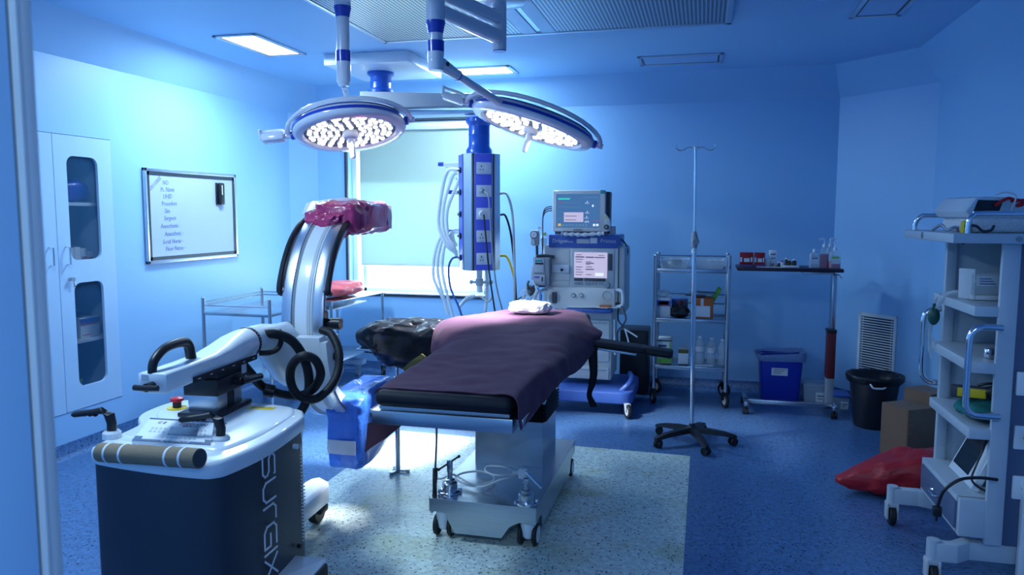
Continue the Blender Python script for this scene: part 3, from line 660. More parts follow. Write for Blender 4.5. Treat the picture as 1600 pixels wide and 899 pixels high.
def lamp(label, hc, hn, xdir, diam, tube_xy, elbow_z, tube_top, arm_z, joint, spot_aim, handle_side, rod):
    t = thing('surgical_light', label, 'surgical light', (tube_xy[0], tube_xy[1], ZC-.02), 0, 'surgical lights over the table')
    tx, ty = tube_xy
    # horizontal arm from the spindle to the drop tube
    mb = MB(); segs = [(V(SPX, SPY, arm_z), V(tx, ty, arm_z))] if not rod else [(V(SPX, SPY, arm_z), V(-1.40, 3.42, arm_z)), (V(-1.40, 3.42, ZC-.045), V(tx, ty, ZC-.045))]
    for a_, b_ in segs:
        d = (b_-a_).normalized(); L = (b_-a_).length; mb.T = frame_T(a_, d, (0, 0, 1))
        mb.loft([[V(p[0]*k_*(.078 if a_.z < ZC-.1 else .06), p[1]*.06, z_) for p in rrect(1, 1, .3, 4)] for z_, k_ in ((.03, 1.0), (.15, .95), (L-.03, .8))])
    mb.T = Matrix()
    if rod: mb.cyl((-1.40, 3.42, arm_z-.06), (-1.40, 3.42, ZC-.02), .045, n=20)
    mb.build('horizontal_arm', 'lilac', t)
    mb = MB(); mb.cyl((tx, ty, tube_top), (tx, ty, ZC-.02), .046, n=24); mb.cyl((tx, ty, tube_top-.03), (tx, ty, tube_top), .040, .046, n=24)
    mb.build('upper_housing', 'lilac', t)
    mb = MB(); mb.lathe([(.038, tube_top-.055), (.044, tube_top-.02), (.0475, tube_top-.01), (.0475, tube_top+.004)], (tx, ty, 0), n=24, cap=False); mb.build('blue_ring', 'blue', t); mb = MB()
    mb.lathe([(.0415, elbow_z+(.075 if rod else .045)), (.0415, elbow_z+(.135 if rod else .098))], (tx, ty, 0), n=24); mb.build('blue_ring', 'blue', t)
    mb = MB(); mb.cyl((tx, ty, elbow_z+.04), (tx, ty, tube_top-.02), .036, n=24); mb.build('drop_tube', 'lilac', t)
    mb = MB(); mb.lathe([(.036, elbow_z-.045), (.040, elbow_z-.03), (.041, elbow_z+(.08 if rod else .05))], (tx, ty, 0), n=24)
    j = Vector(joint); e = V(tx, ty, elbow_z); dd = (j-e).normalized()
    if rod: mb.lathe([(.030, elbow_z-.058), (.036, elbow_z-.035)], (tx, ty, 0), n=20)
    else:
        mb.cyl(e-dd*.01, e+dd*.22, .040, .026, n=20); mb.sph(e, (.041, .041, .045), 20)
    mb.build('elbow_housing', 'lilac', t)
    mb = MB()
    if rod: mb.cyl(e-V(0, 0, .07), j, .014, n=16); mb.sph(j, .022, 14)
    else: mb.cyl(e+dd*.2, j, .021, .023, n=18); mb.sph(j, .03, 16)
    mb.build('spring_arm', 'lilac', t)
    if not rod:
        mb = MB(); mb.cyl(e+dd*.218, e+dd*.226, .0285, n=20)
        s_ = dd.cross(V(0, 0, 1)).normalized(); mb.m = 1; mb.cyl(e+dd*.05+s_*.036, e+dd*.05+s_*.043, .011, n=10); mb.cyl(e+dd*.05-s_*.043, e+dd*.05-s_*.036, .011, n=10)
        mb.build('arm_band', ['blue', 'black'], t)
    # head: local z = away from the patient
    T = frame_T(hc, -Vector(hn), xdir); R_ = diam/2
    mb = MB(T); mb.lathe([(R_*.805, -.012), (R_*.83, -.030), (R_*.95, -.028), (R_, -.005), (R_*.985, .022), (R_*.93, .045), (R_*.7, .062), (R_*.3, .070), (.001, .070)], n=64, cap=False)
    hd = mb.build('lamp_head', 'lilac', t, ang=60)
    mb = MB(T); mb.lathe([(R_*1.003, .006), (R_*.992, .024), (R_*.975, .023), (R_*.985, .005)], n=64, cap=False); mb.lathe([(R_*.95, .043), (R_*.90, .055), (R_*.89, .048)], n=64, cap=False); mb.build('blue_stripe', 'blue', hd)
    mb = MB(T); mb.lathe([(R_*.81, -.012), (.001, -.012)], n=48, cap=False); mb.build('reflector', 'ledrim', hd)
    mb = MB(T); rn = random.Random(3)
    for ring, cnt in ((.24, 9), (.36, 14), (.48, 19), (.60, 24), (.71, 29)):
        for i in range(cnt):
            an = 2*PI*(i+ring*5)/cnt+rn.uniform(-.06, .06); mb.lathe([(R_*.040, -.0135), (R_*.044, -.018), (R_*.030, -.024), (.001, -.026)], (R_*ring*math.cos(an), R_*ring*math.sin(an), 0), n=10, cap=False)
    mb.build('led_lenses', 'led', hd)
    mb = MB(T); mb.lathe([(.045, -.012), (.047, -.040), (.040, -.052), (.022, -.054), (.020, -.075), (.016, -.165), (.012, -.172), (.001, -.172)], n=20); mb.build('sterile_handle', 'lilac', t)
    # yoke: half ring around the head plus side handle
    pts = []; yr = R_*1.10
    for i in range(19):
        an = PI*i/18; pts.append((yr*math.cos(an), -yr*math.sin(an)*.62, .015+.085*math.sin(an)))
    mb = MB(T); mb.tube(pts, .014, 10, smooth=False); mb.cyl((R_*.97, 0, .012), (yr+.02, 0, .012), .017, n=14); mb.cyl((-R_*.97, 0, .012), (-yr-.02, 0, .012), .017, n=14)
    mb.build('yoke', 'lilac', t)
    mb = MB(T); mb.cyl((R_*.99, 0, .012), (R_*1.045, 0, .012), .026, n=16); mb.build('pivot_cap', 'blue', t); mb = MB(T); mb.cyl((-R_*1.045, 0, .012), (-R_*.99, 0, .012), .026, n=16); mb.build('pivot_cap', 'blue', t)
    h = handle_side; mb = MB(T); x_ = -yr-.02
    mb.box(x_-.13, -.045, -.016, x_-.0, .03, .030, .010); mb.tube([(x_-.13, -.03, .0), (x_-.14, -.03, .05), (x_-.13, .0, .055), (x_-.01, .0, .05), (x_, 0, .012)], .009, 8)
    mb.build('control_handle', 'lilac', t)
    l = bpy.data.lights.new('surgical_beam', 'SPOT'); l.energy = E_SPOT; l.color = (.92, .97, 1.0) if True else TINT; l.spot_size = spot_aim[1]; l.spot_blend = .35; l.shadow_soft_size = .16
    o = bpy.data.objects.new('surgical_beam', l); COL.objects.link(o); o.location = Vector(hc)+Vector(hn).normalized()*.06
    dv = (Vector(spot_aim[0])-o.location).normalized(); o.rotation_euler = dv.to_track_quat('-Z', 'Y').to_euler()
    return t
def vis_normal(c, down_cam, right):
    """lamp normal: mostly down, tipped towards the doorway and sideways"""
    vx = Vector((AR.x, AR.y, 0)).normalized(); vy = Vector((AF.x, AF.y, 0)).normalized()
    n_ = V(0, 0, -1)-vy*math.tan(down_cam)+vx*math.tan(right); return n_.normalized(), vx
c1 = P(547, 203, D=4.45); n1, vx = vis_normal(c1, math.radians(13), math.radians(8))
e1 = P(537, 118, D=4.25)
lamp('round surgical lamp on the left, its LED face tipped towards the doorway', c1, n1, vx, .66, (e1.x, e1.y), e1.z, P(525, 14, D=4.25).z, 2.70, P(549, 172, D=4.42), ((-1.22, 4.72, .95), math.radians(36)), -1, True)
c2 = P(832, 197, D=4.75); n2, vx = vis_normal(c2, math.radians(4), math.radians(-18))
e2 = P(681, 96, D=3.75)
lamp('round surgical lamp on the right, seen edge-on and tilted down to the right', c2, n2, vx, .80, (e2.x, e2.y), e2.z+.0, P(675, 36, D=3.75).z, 2.60, P(797, 171, D=4.55), ((-1.78, 4.40, .5), math.radians(46)), -1, False)
# ---------------- ceiling pendant
pd = thing('ceiling_pendant', 'blue and silver ceiling pendant column with five power sockets', 'pendant', (-2.4, 5.5, ZC), 0)
A = P(509, 78, Z=ZC-.0); B_ = P(628, 74, Z=ZC); C_ = P(672, 110, Z=ZC-.09)
mb = MB(); PX0, PX1, PY0, PY1 = -2.90, -2.20, 5.50, 6.25
mb.box(PX0, PY0, ZC-.085, PX1, PY1, ZC-.001, .004); mb.build('ceiling_plate', 'white', pd)
j1 = P(595, 120, Y=5.88)
jz1, jz0 = ZC-.085, P(595, 146, Y=j1.y).z
def joint(c, z0, z1, r):
    mb = MB(); h = z1-z0
    mb.lathe([(r*1.12, z0), (r*1.12, z0+h*.12), (r*.92, z0+h*.22), (r*.90, z0+h*.5), (r*.93, z0+h*.52), (r*.90, z0+h*.55), (r*.90, z0+h*.78), (r*1.15, z0+h*.88), (r*1.15, z1)], (c[0], c[1], 0), n=32)
    return mb
joint(j1, jz0, jz1, .095).build('pivot_column', 'pblue', pd)
bx = P(749, 330, Y=6.15); j2 = P(748, 220, Y=bx.y)
az1 = jz0-.002; az0 = az1-.125
def beam(a_, b_, z0, z1, w0, w1, e=.16):
    a_ = V(a_[0], a_[1], 0); b_ = V(b_[0], b_[1], 0); d = (b_-a_).normalized(); s_ = V(-d.y, d.x, 0)
    mb = MB(); a2 = a_-d*e; b2 = b_+d*.13; bm = bmesh.new()
    vs = [a2+s_*w0, a2-s_*w0, b2-s_*w1, b2+s_*w1]; lo = [bm.verts.new(v+V(0, 0, z0+(.03 if i > 1 else 0))) for i, v in enumerate(vs)]; hi = [bm.verts.new(v+V(0, 0, z1)) for v in vs]
    bm.faces.new(lo[::-1]); bm.faces.new(hi)
    for i in range(4): bm.faces.new([lo[i], lo[(i+1) % 4], hi[(i+1) % 4], hi[i]])
    bmesh.ops.recalc_face_normals(bm, faces=list(bm.faces)); bmesh.ops.bevel(bm, geom=list(bm.edges), offset=.008, segments=2, profile=.5, affect='EDGES'); return mb.bmadd(bm)
beam(j1, j2, az0, az1, .11, .10).build('swing_arm', 'cabw' if 0 else 'lgrey', pd)
beam(j1+V(.05, .1, 0), j2, az0-.06, az0-.006, .10, .095, .05).build('lower_cover', 'cabw', pd)
bt = P(748, 242, Y=bx.y).z; bb = P(748, 421, Y=bx.y).z
joint(bx, bt, az0-.06, .098).build('pivot_column', 'pblue', pd)
T = Matrix.Translation((bx.x, bx.y, 0)) @ Matrix.Rotation(math.radians(29), 4, 'Z'); W_ = .155
oct_ = [(-W_, -.10), (-.10, -W_), (.10, -W_), (W_, -.10), (W_, .10), (.10, W_), (-.10, W_), (-W_, .10)]
mb = MB(T); mb.prism(oct_, bb, bt); hb = mb.build('column_body', 'alu', pd)
def ppanel(side, w_, z0, z1, mb, off=.003, x0=0):
    R_ = {'f': Matrix(), 'l': Matrix.Rotation(-PI/2, 4, 'Z'), 'r': Matrix.Rotation(PI/2, 4, 'Z')}[side]
    mb.T = T @ R_; mb.box(x0-w_/2, -W_-off, z0, x0+w_/2, -W_+.004, z1, .001)
for sd in 'flr':
    mb = MB(); ppanel(sd, .146, bb+.004, bt-.004, mb); mb.build('blue_panel', 'panelblue', pd)
mb = MB()
for sd in 'fl':
    for x_ in (-.085, .085): ppanel(sd, .012, bb, bt, mb, .004, x_)
mb.build('dark_strips', 'navy', pd)
H = bt-bb; sk = []
for i in range(5):
    zc = bt-H*(.125+.193*i); mb = MB(T); mb.m = 0; mb.box(-.060, -W_-.010, zc-.048, .066, -W_-.002, zc+.048, .003)
    mb.m = 1; mb.box(.012, -W_-.0125, zc-.025, .045, -W_-.009, zc+.028, .001)
    mb.m = 2
    if i != 2:
        for x_, z_, w2, h2 in ((-.018, .016, .004, .008), (-.030, -.012, .0035, .005), (-.006, -.012, .0035, .005)): mb.box(x_-w2, -W_-.0118, zc+z_-h2, x_+w2, -W_-.0095, zc+z_+h2)
    sk.append(mb.build('power_socket', ['white', 'paper', 'dgrey'], pd))
mb = MB(T); zc = bt-H*(.125+.193*1); mb.cyl((-.012, -W_-.010, zc), (-.012, -W_-.045, zc-.004), .022, .016, n=14); mb.build('grey_plug', 'grey', pd)
mb = MB(T); zc = bt-H*(.125+.193*2); mb.cyl((-.015, -W_-.010, zc), (-.015, -W_-.04, zc-.006), .030, .024, n=16); mb.build('white_plug', 'paper', pd)
for i in range(5):
    zc = bt-H*(.135+.19*i); mb = MB(T @ Matrix.Rotation(-PI/2, 4, 'Z')); mb.cyl((0, -W_, zc), (0, -W_-.016, zc), .026, n=16); mb.m = 1; mb.cyl((0, -W_-.014, zc), (0, -W_-.034, zc), .013, n=12)
    mb.build('gas_outlet', ['black', 'steel'], pd)
for k_, (py, xl) in enumerate(((258, 690), (301, 705), (362, 703))):
    e = P(xl, py, Y=6.35); mb = MB(); mb.m = 0; mb.box(e.x+.05, 6.25, e.z-.020, bx.x-.05, 6.5, e.z+.014, .003); mb.m = 1; mb.box(e.x, 6.25, e.z-.016, e.x+.052, 6.31, e.z+.018, .004); mb.box(e.x, 6.45, e.z-.016, e.x+.052, 6.5, e.z+.018, .004)
    mb.build('tray_arm', ['white', 'blue'], pd)
mb = MB(); mb.cyl((bx.x-.0, bx.y, bb), (bx.x, bx.y, .93), .026, n=18); pole = mb.build('pole', 'white', pd)
mb = MB(); zc = P(745, 441, Y=bx.y).z; mb.cyl((bx.x, bx.y, zc-.03), (bx.x, bx.y, zc+.03), .034, n=16); mb.cyl((bx.x-.07, bx.y-.01, zc), (bx.x+.10, bx.y-.01, zc), .011, n=10); mb.sph((bx.x-.07, bx.y-.01, zc), .018, 10); mb.sph((bx.x+.10, bx.y-.01, zc), .022, 10)
zc = P(745, 465, Y=bx.y).z; mb.tube([(bx.x-.16, bx.y-.05, zc-.08), (bx.x-.1, bx.y-.03, zc-.02), (bx.x, bx.y, zc+.01), (bx.x+.08, bx.y-.02, zc-.03), (bx.x+.12, bx.y-.02, zc+.02)], .009, 8); mb.build('clamp', 'lgrey', pole)
# tubes and cables on the pendant
def cable(name, pts, r, m_, label, cat='cable', group=None, parent=None, n=8, **k):
    mb = MB(); pts = [P(a_, b_, Y=c_+(.88 if c_ < 5.7 else 0)) for a_, b_, c_ in pts]; r *= 1.5 if m_ == 'hose' else 1.15; mb.tube(pts, r, n, **k)
    if parent is not None: return mb.build(name, m_, parent)
    return single(name, mb, m_, label, cat, min(pts, key=lambda p: p.z), group)
y_ = 6.25
for i, (dx, r_, top, bot, lb) in enumerate(((0, .011, 270, 470, 'leftmost'), (9, .010, 276, 478, 'second'), (18, .010, 284, 486, 'rightmost'))):
    cable('corrugated_tube', [(714, top-5, y_), (702-4+dx, top, y_-.02), (688+dx*.6, top+45, y_-.04), (686+dx*.8, top+85, y_-.04), (700+dx*.5, 385, y_-.05), (714, 395+dx*.4, y_)], r_, 'hose', '', parent=pd)
for i, (x0, y0, x1, y1) in enumerate(((690, 370, 700, 492), (683, 375, 694, 470), (697, 368, 708, 496))):
    cable('corrugated_tube', [(714-2*i, 385, y_), (x0+8, y0-5, y_-.03), (x0-3, y0+20, y_-.05), (x0-6, y0+55, y_-.05), (x0+2, (y0+y1)/2+30, y_-.04), (x1, y1, y_-.02)], .009, 'hose', '', parent=pd)
cable('gas_hose', [(714, 402, 5.17), (706, 405, 5.12), (701, 420, 5.12), (704, 450, 5.1), (716, 478, 5.1), (724, 502, 5.1)], .008, 'mblue', '', parent=pd)
cable('gas_hose', [(782, 303, 5.3), (792, 304, 5.28), (800, 330, 5.25), (803, 380, 5.2), (804, 440, 5.15), (803, 500, 5.1)], .009, 'lgrey', '', parent=pd)
cable('gas_hose', [(782, 336, 5.3), (790, 338, 5.32), (798, 365, 5.28), (803, 410, 5.25), (806, 460, 5.2), (806, 498, 5.15)], .008, 'black', '', parent=pd)
cable('gas_hose', [(782, 400, 5.3), (792, 402, 5.32), (801, 425, 5.28), (806, 460, 5.22), (808, 492, 5.18)], .009, 'yellow', '', parent=pd)
cable('power_cable', [(757, 300, 5.06), (763, 306, 5.02), (766, 340, 5.02), (770, 400, 5.03), (776, 450, 5.05), (787, 492, 5.07)], .006, 'grey', '', parent=pd)
cable('power_cable', [(756, 336, 5.06), (757, 345, 5.04), (760, 380, 5.02), (765, 430, 5.04), (775, 498, 5.07)], .006, 'black', '', parent=pd)
cable('drain_tube', [(760, 422, 5.3), (761, 445, 5.3), (760, 470, 5.3), (756, 502, 5.3)], .010, 'hose', '', parent=pd)
cable('drain_tube', [(742, 462, 5.2), (732, 464, 5.2), (722, 474, 5.2), (718, 480, 5.2)], .009, 'hose', '', parent=pd)
# ================================================================== MOBILE C-ARM
ca = thing('c_arm_x_ray_machine', 'mobile C-arm x-ray machine with dark navy console, white arm and pink and blue wrapped ends', 'x-ray machine', (-1.92, 2.75, 0))
h = V(-.1045, .9945, 0); s_ = V(.9945, .1045, 0); UZ = V(0, 0, 1)
OUT = [(-2.145, 2.25), (-2.10, 2.215), (-1.86, 2.185), (-1.66, 2.18), (-1.60, 2.20), (-1.575, 2.26), (-1.56, 2.45), (-1.59, 2.72), (-1.63, 2.85), (-1.74, 2.92), (-2.22, 2.93), (-2.31, 2.88), (-2.31, 2.72), (-2.27, 2.62), (-2.19, 2.53), (-2.165, 2.40)]
cen = V(-1.92, 2.55, 0)
def sc(pts, k): return [((p[0]-cen.x)*k+cen.x, (p[1]-cen.y)*k+cen.y) for p in pts]
outs = [(p.x, p.y) for p in smoothpath([V(*p, 0) for p in OUT], 4, True)]
BZ = .70; TZ = .75
mb = MB(); mb.loft([[V(*p, z) for p in sc(outs, k)] for z, k in ((BZ-.012, .985), (BZ-.004, 1.0), (TZ-.016, 1.0), (TZ-.004, .985), (TZ, .96))]); top = mb.build('console_top', 'white', ca, ang=45)
mb = MB(); mb.loft([[V(*p, z) for p in sc(outs, k)] for z, k in ((.10, .97), (BZ-.010, .97))]); body = mb.build('console_body', 'navy', ca, ang=50)
# raised shoulder on the top and the seam
mb = MB(); ins = sc(outs, .80); mb.loft([[V(x, y+.05, z) for x, y in sc(outs, k)] for z, k in ((TZ-.001, .84), (TZ+.008, .82), (TZ+.012, .79))]); mb.build('raised_deck', 'white', top, ang=45)
DZ = TZ+.0125
# right-hand side lettering
fa, fb_ = V(-1.5685, 2.27, 0), V(-1.596, 2.71, 0); fd = (fb_-fa).normalized()
def sp_(y, z): return V(-1.5655-(y-2.3)*.050, y, z)
LET = {'S': (.085, [[(.085, .085), (.085, .09), (.02, .09), (.005, .075), (.005, .058), (.02, .046), (.065, .046), (.08, .034), (.08, .015), (.066, 0), (0, 0)]]),
       'U': (.075, [[(0, .09), (0, .02), (.018, 0), (.057, 0), (.075, .02), (.075, .09)]]),
       'r': (.055, [[(0, 0), (0, .07), (.018, .09), (.06, .09)]]),
       'G': (.085, [[(.085, .09), (.02, .09), (0, .07), (0, .02), (.02, 0), (.082, 0), (.082, .045), (.035, .045)]]),
       'I': (.002, [[(0, 0), (0, .09)]]),
       'X': (.075, [[(0, .09), (.078, 0)], [(.078, .09), (0, 0)]])}
mb = MB(); zz = P(416, 703, Y=2.5).z; o_ = V(-1.5665, 2.41, zz)+V(.012, 0, 0)
pos = 0
for ch in 'SUrGIX':
    w_, sts = LET[ch]
    for st in sts: mb.stroke([(pos+a_, b_) for a_, b_ in st], .0075, o_, (0, 0, -1), fd, .0012)
    pos += w_+.020
# ribbons follow the panel plane
lt = mb.build('lettering', 'lilac', body, smooth=False)
mb = MB(); mb.cyl(V(-1.59, 2.69, .655), V(-1.572, 2.69, .655), .011, n=14); mb.build('screw_cap', 'paper', body)
mb = MB(); mb.cyl(V(-1.59, 2.70, .23), V(-1.572, 2.70, .23), .009, n=14); mb.build('screw_cap', 'black', body)
# white corner post and coiled lead on the right rear edge
mb = MB(); mb.box(-1.66, 2.765, .19, -1.632, 2.80, .71, .006); mb.box(-1.66, 2.765, .655, -1.615, 2.81, .715, .006); mb.box(-1.65, 2.775, .71, -1.63, 2.80, .752, .004); mb.build('corner_post', 'white', ca)
pts = []; 
for i in range(24*9):
    t = i/8*PI*2/1.0; zc = .60-.40*i/(24*9); pts.append((-1.622+.009*math.cos(t)+.012*math.sin(i/216*PI), 2.785+.009*math.sin(t), zc))
mb = MB(); mb.tube(pts, .0035, 6, smooth=False); mb.build('coiled_lead', 'paper', ca)
mb = MB(); mb.tube([(-1.622, 2.785, .70), (-1.618, 2.78, .65), (-1.613, 2.785, .60)], .005, 6); mb.build('lead_end', 'paper', ca)
# sloping control panel standing on the deck
def wz(px_, py_, z): p = P(px_, py_, Z=z); return V(p.x, p.y, z)
KA, KB, KC, KD = wz(206, 689, DZ+.001), wz(329, 696, DZ+.001), wz(334, 661, DZ+.030), wz(234, 655, DZ+.030)
kn = (KB-KA).cross(KD-KA).normalized()
def deck(u, v, z=0): return KA*(1-u)*(1-v)+KB*u*(1-v)+KC*u*v+KD*(1-u)*v+kn*z
def kbox(mb, u0, v0, u1, v1, z0, z1):
    vs = [deck(u0, v0, z0), deck(u1, v0, z0), deck(u1, v1, z0), deck(u0, v1, z0), deck(u0, v0, z1), deck(u1, v0, z1), deck(u1, v1, z1), deck(u0, v1, z1)]
    mb.add(vs, [[3, 2, 1, 0], [4, 5, 6, 7], [0, 1, 5, 4], [1, 2, 6, 5], [2, 3, 7, 6], [3, 0, 4, 7]])
pu = (KB-KA).normalized(); pv = kn.cross(pu)
mb = MB(); lo_k = [V(p.x, p.y, TZ) for p in (KA, KB, KC, KD)]; mb.loft([lo_k, [KA, KB, KC, KD]]); pn = mb.build('control_panel', 'white', ca, smooth=False)
mb = MB(); kbox(mb, .10, .10, .94, .97, 0, .0012); mb.build('membrane', 'paper', pn, smooth=False)
mb = MB(); kbox(mb, .0, 1.0, 1.2, 1.03, -.002, .003); mb.build('panel_edge', 'slate', pn, smooth=False)
mb = MB(); kbox(mb, .0, .0, 1.0, .075, .0005, .002); kbox(mb, 0, .07, .10, .20, .0005, .002); kbox(mb, .92, .07, 1.0, .20, .0005, .002); mb.build('panel_border', 'slate', pn, smooth=False)
mb = MB(); kbox(mb, .40, .34, .80, .66, .001, .0035); mb.build('display', 'lcd', pn, smooth=False)
for r_ in range(2):
    for c_ in range(4): mb = MB(); kbox(mb, .13+c_*.06, .40+r_*.14, .165+c_*.06, .48+r_*.14, .001, .0022); mb.build('key', 'lgrey', pn, smooth=False)
    for c_ in range(2): mb = MB(); kbox(mb, .83+c_*.055, .40+r_*.14, .86+c_*.055, .48+r_*.14, .001, .0022); mb.build('key', 'lgrey', pn, smooth=False)
for c_ in range(8): mb = MB(); kbox(mb, .34+c_*.06, .17, .38+c_*.06, .25, .001, .0022); mb.build('key', 'lgrey', pn, smooth=False)
mb = MB(); mb.text('MED', deck(.50, .78, .002), pu, pv, .028, sp=1.1); mb.m = 1; mb.text('XIN', deck(.72, .785, .002), pu, pv, .028, sp=1.05); mb.build('brand_lettering', ['redp', 'ink'], pn, smooth=False)
mb = MB(); mb.text('C E', deck(.16, .80, .002), pu, pv, .024); mb.build('mark', 'ink', pn, smooth=False)
mb = MB(); mb.text('TECHNOLOGIES', deck(.54, .71, .002), pu, pv, .010); mb.build('small_lettering', 'ink', pn, smooth=False)
mb = MB(); mb.text('ELITE VISION PLUS', deck(.36, .012, .0025), pu, pv, .014); mb.build('model_lettering', 'paper', pn, smooth=False)
# emergency stop, warning label
es = P(277, 638, Z=DZ)
mb = MB(); mb.cyl((es.x, es.y, DZ), (es.x, es.y, DZ+.004), .042, n=24); e_ = mb.build('emergency_stop', 'yellow', ca)
mb = MB(); mb.cyl((es.x, es.y, DZ+.004), (es.x, es.y, DZ+.030), .018, n=18); mb.build('stop_collar', 'black', e_)
mb = MB(); mb.lathe([(.019, DZ+.028), (.028, DZ+.034), (.027, DZ+.044), (.015, DZ+.049), (.001, DZ+.050)], (es.x, es.y, 0), n=24); mb.build('stop_button', 'redp', e_)
wl = P(408, 638, Z=DZ); mb = MB(frame_T((wl.x, wl.y, DZ), UZ, pu)); mb.m = 0; mb.box(-.058, -.02, 0, .058, .02, .0016); mb.m = 1; mb.box(.0, -.006, .0016, .05, -.003, .0022); mb.box(.0, .003, .0016, .05, .006, .0022); mb.m = 2; mb.cyl((-.035, 0, .0014), (-.035, 0, .0024), .014, n=3); mb.build('warning_label', ['yellow', 'ink', 'redp'], ca)
# hand grips at the front corners
def grip(px_, py_, tip, label=None):
    b_ = P(px_, py_, Z=TZ+.005); b_ = V(b_.x, b_.y, TZ); k_ = MB(); k_.lathe([(.034, TZ-.002), (.033, TZ+.020), (.026, TZ+.028)], (b_.x, b_.y, 0), n=20); g = k_.build('hand_grip', 'paper', ca)
    zt = TZ+.125; e1_ = V(b_.x, b_.y, TZ+.02); k2 = V(b_.x, b_.y, TZ+.03); c1_ = V(b_.x, b_.y, TZ+.085)-V(.012, 0, 0); e2_ = V(b_.x, b_.y, zt)+V(-.04, -.008, 0); tp = V(b_.x, b_.y, 0)+V(tip[0], tip[1], TZ+tip[2])
    m2 = MB(); bx_ = V(b_.x, b_.y, 0); tpd = V(tip[0], tip[1], 0).normalized(); sd_ = UZ.cross(tpd)
    def sec(c, w_, t_, up): return [c+sd_*w_*math.cos(2*PI*i/12)+up*t_*math.sin(2*PI*i/12) for i in range(12)]
    zz_ = TZ
    m2.loft([sec(bx_+UZ*(zz_+.02), .017, .017, tpd), sec(bx_+UZ*(zz_+.055)-tpd*.002, .017, .018, tpd), sec(bx_+UZ*(zz_+.088)+tpd*.006, .016, .020, (tpd-UZ*.4).normalized()), sec(bx_+UZ*(zz_+.104)+tpd*.032, .015, .014, (UZ+tpd*.35).normalized()), sec(bx_+UZ*(zz_+.098)+tpd*.075, .014, .011, UZ), sec(bx_+UZ*(zz_+.092)+tpd*.110, .014, .0125, UZ), sec(bx_+UZ*(zz_+.088)+tpd*.140, .013, .012, UZ), sec(bx_+UZ*(zz_+.087)+tpd*.150, .008, .007, UZ)])
    for q_ in range(4): c9 = bx_+UZ*(zz_+.086)+tpd*(.060+.020*q_); m2.sph(c9, (.010, .010, .006), 8)
    m2.build('grip_handle', 'black', g)
grip(175, 682, (-.145, -.03, .095)); grip(345, 690, (-.15, -.04, .088))
# padded cardboard tube taped on the front edge
a_ = P(158, 707, Y=2.20); b_ = P(312, 717, Y=2.145); mb = MB(); d = (b_-a_).normalized(); mb.cyl(a_, b_, .034, n=20); tb = mb.build('padding_roll', 'card', ca)
mb = MB(); mb.cyl(b_-d*.001, b_+d*.0005, .030, n=20); mb.build('roll_end', 'dgrey', tb)
for q in (.10, .26, .72, .86):
    p = a_+(b_-a_)*q; mb = MB(); mb.cyl(p-d*.004+V(.0, 0, 0), p+d*.004+V(.002, 0, 0), .0352, n=20, cap=False); mb.build('cable_tie', 'paper', tb)
# legs with castors
mb = MB()
lg = [P(450, 762, Z=.18), P(487, 748, Z=.18), P(517, 757, Z=.18), P(466, 803, Z=.18)]
ll = [(lg[3].x-.02, 2.70), (lg[3].x+.002, 2.72), (lg[2].x+.005, lg[2].y-.03), (lg[2].x-.03, lg[2].y+.03), (lg[1].x+.03, lg[1].y+.03), (lg[1].x, lg[1].y), (lg[0].x-.02, 3.0), (-2.05, 2.7)]
mb.prism(ll, .095, .18, 'z', .006); leg = mb.build('leg', 'white', ca)
wc = P(490, 788, Z=.07); 
def wheel(mb, c, r, w_, ax, n=24): mb.lathe([(r*.55, -w_/2), (r*.9, -w_/2), (r, -w_*.3), (r, w_*.3), (r*.9, w_/2), (r*.55, w_/2)], c, ax, n=n)
mb = MB(); wheel(mb, (-1.90, 3.42, .0625), .06, .045, (1, 0, 0)); mb.box(-1.95, 3.38, .06, -1.85, 3.46, .10, .01); mb.build('castor', 'rubber', leg)
mb = MB(); mb.box(-2.34, 2.65, .095, -2.24, 3.5, .18, .006); leg2 = mb.build('leg', 'white', ca)
mb = MB(); wheel(mb, (-2.29, 3.42, .0625), .06, .045, (1, 0, 0)); mb.box(-2.33, 3.38, .06, -2.25, 3.46, .10, .01); mb.build('castor', 'rubber', leg2)
f0, f1, f2, f3 = P(455, 868, Z=.19), P(513, 872, Z=.19), P(490, 899, Z=.19), P(412, 899, Z=.19)
mb = MB(); mb.prism([(f0.x-.05, f0.y), (f1.x-.01, f1.y), (f1.x, f1.y-.015), (f1.x+.03, f1.y-.40), (f0.x-.05, f1.y-.42)], .10, .19, 'z', .006); ft = mb.build('wheel_cover', 'white', ca)
mb = MB(); mb.prism([(f1.x-.004, f1.y-.02), (f1.x+.015, f1.y-.03), (f1.x+.045, f1.y-.38), (f1.x+.026, f1.y-.38)], .075, .182, 'z', .008); mb.build('bumper', 'rubber', ft)
mb = MB(); wheel(mb, (f1.x-.05, f1.y-.18, .0725), .07, .05, (1, 0, 0)); mb.build('castor', 'rubber', ft)
mb = MB(); mb.box(-2.15, 2.36, .10, -1.98, 2.72, .19, .006); ft2 = mb.build('wheel_cover', 'white', ca); mb = MB(); wheel(mb, (-2.06, 2.5, .0725), .07, .05, (1, 0, 0)); mb.build('castor', 'rubber', ft2)
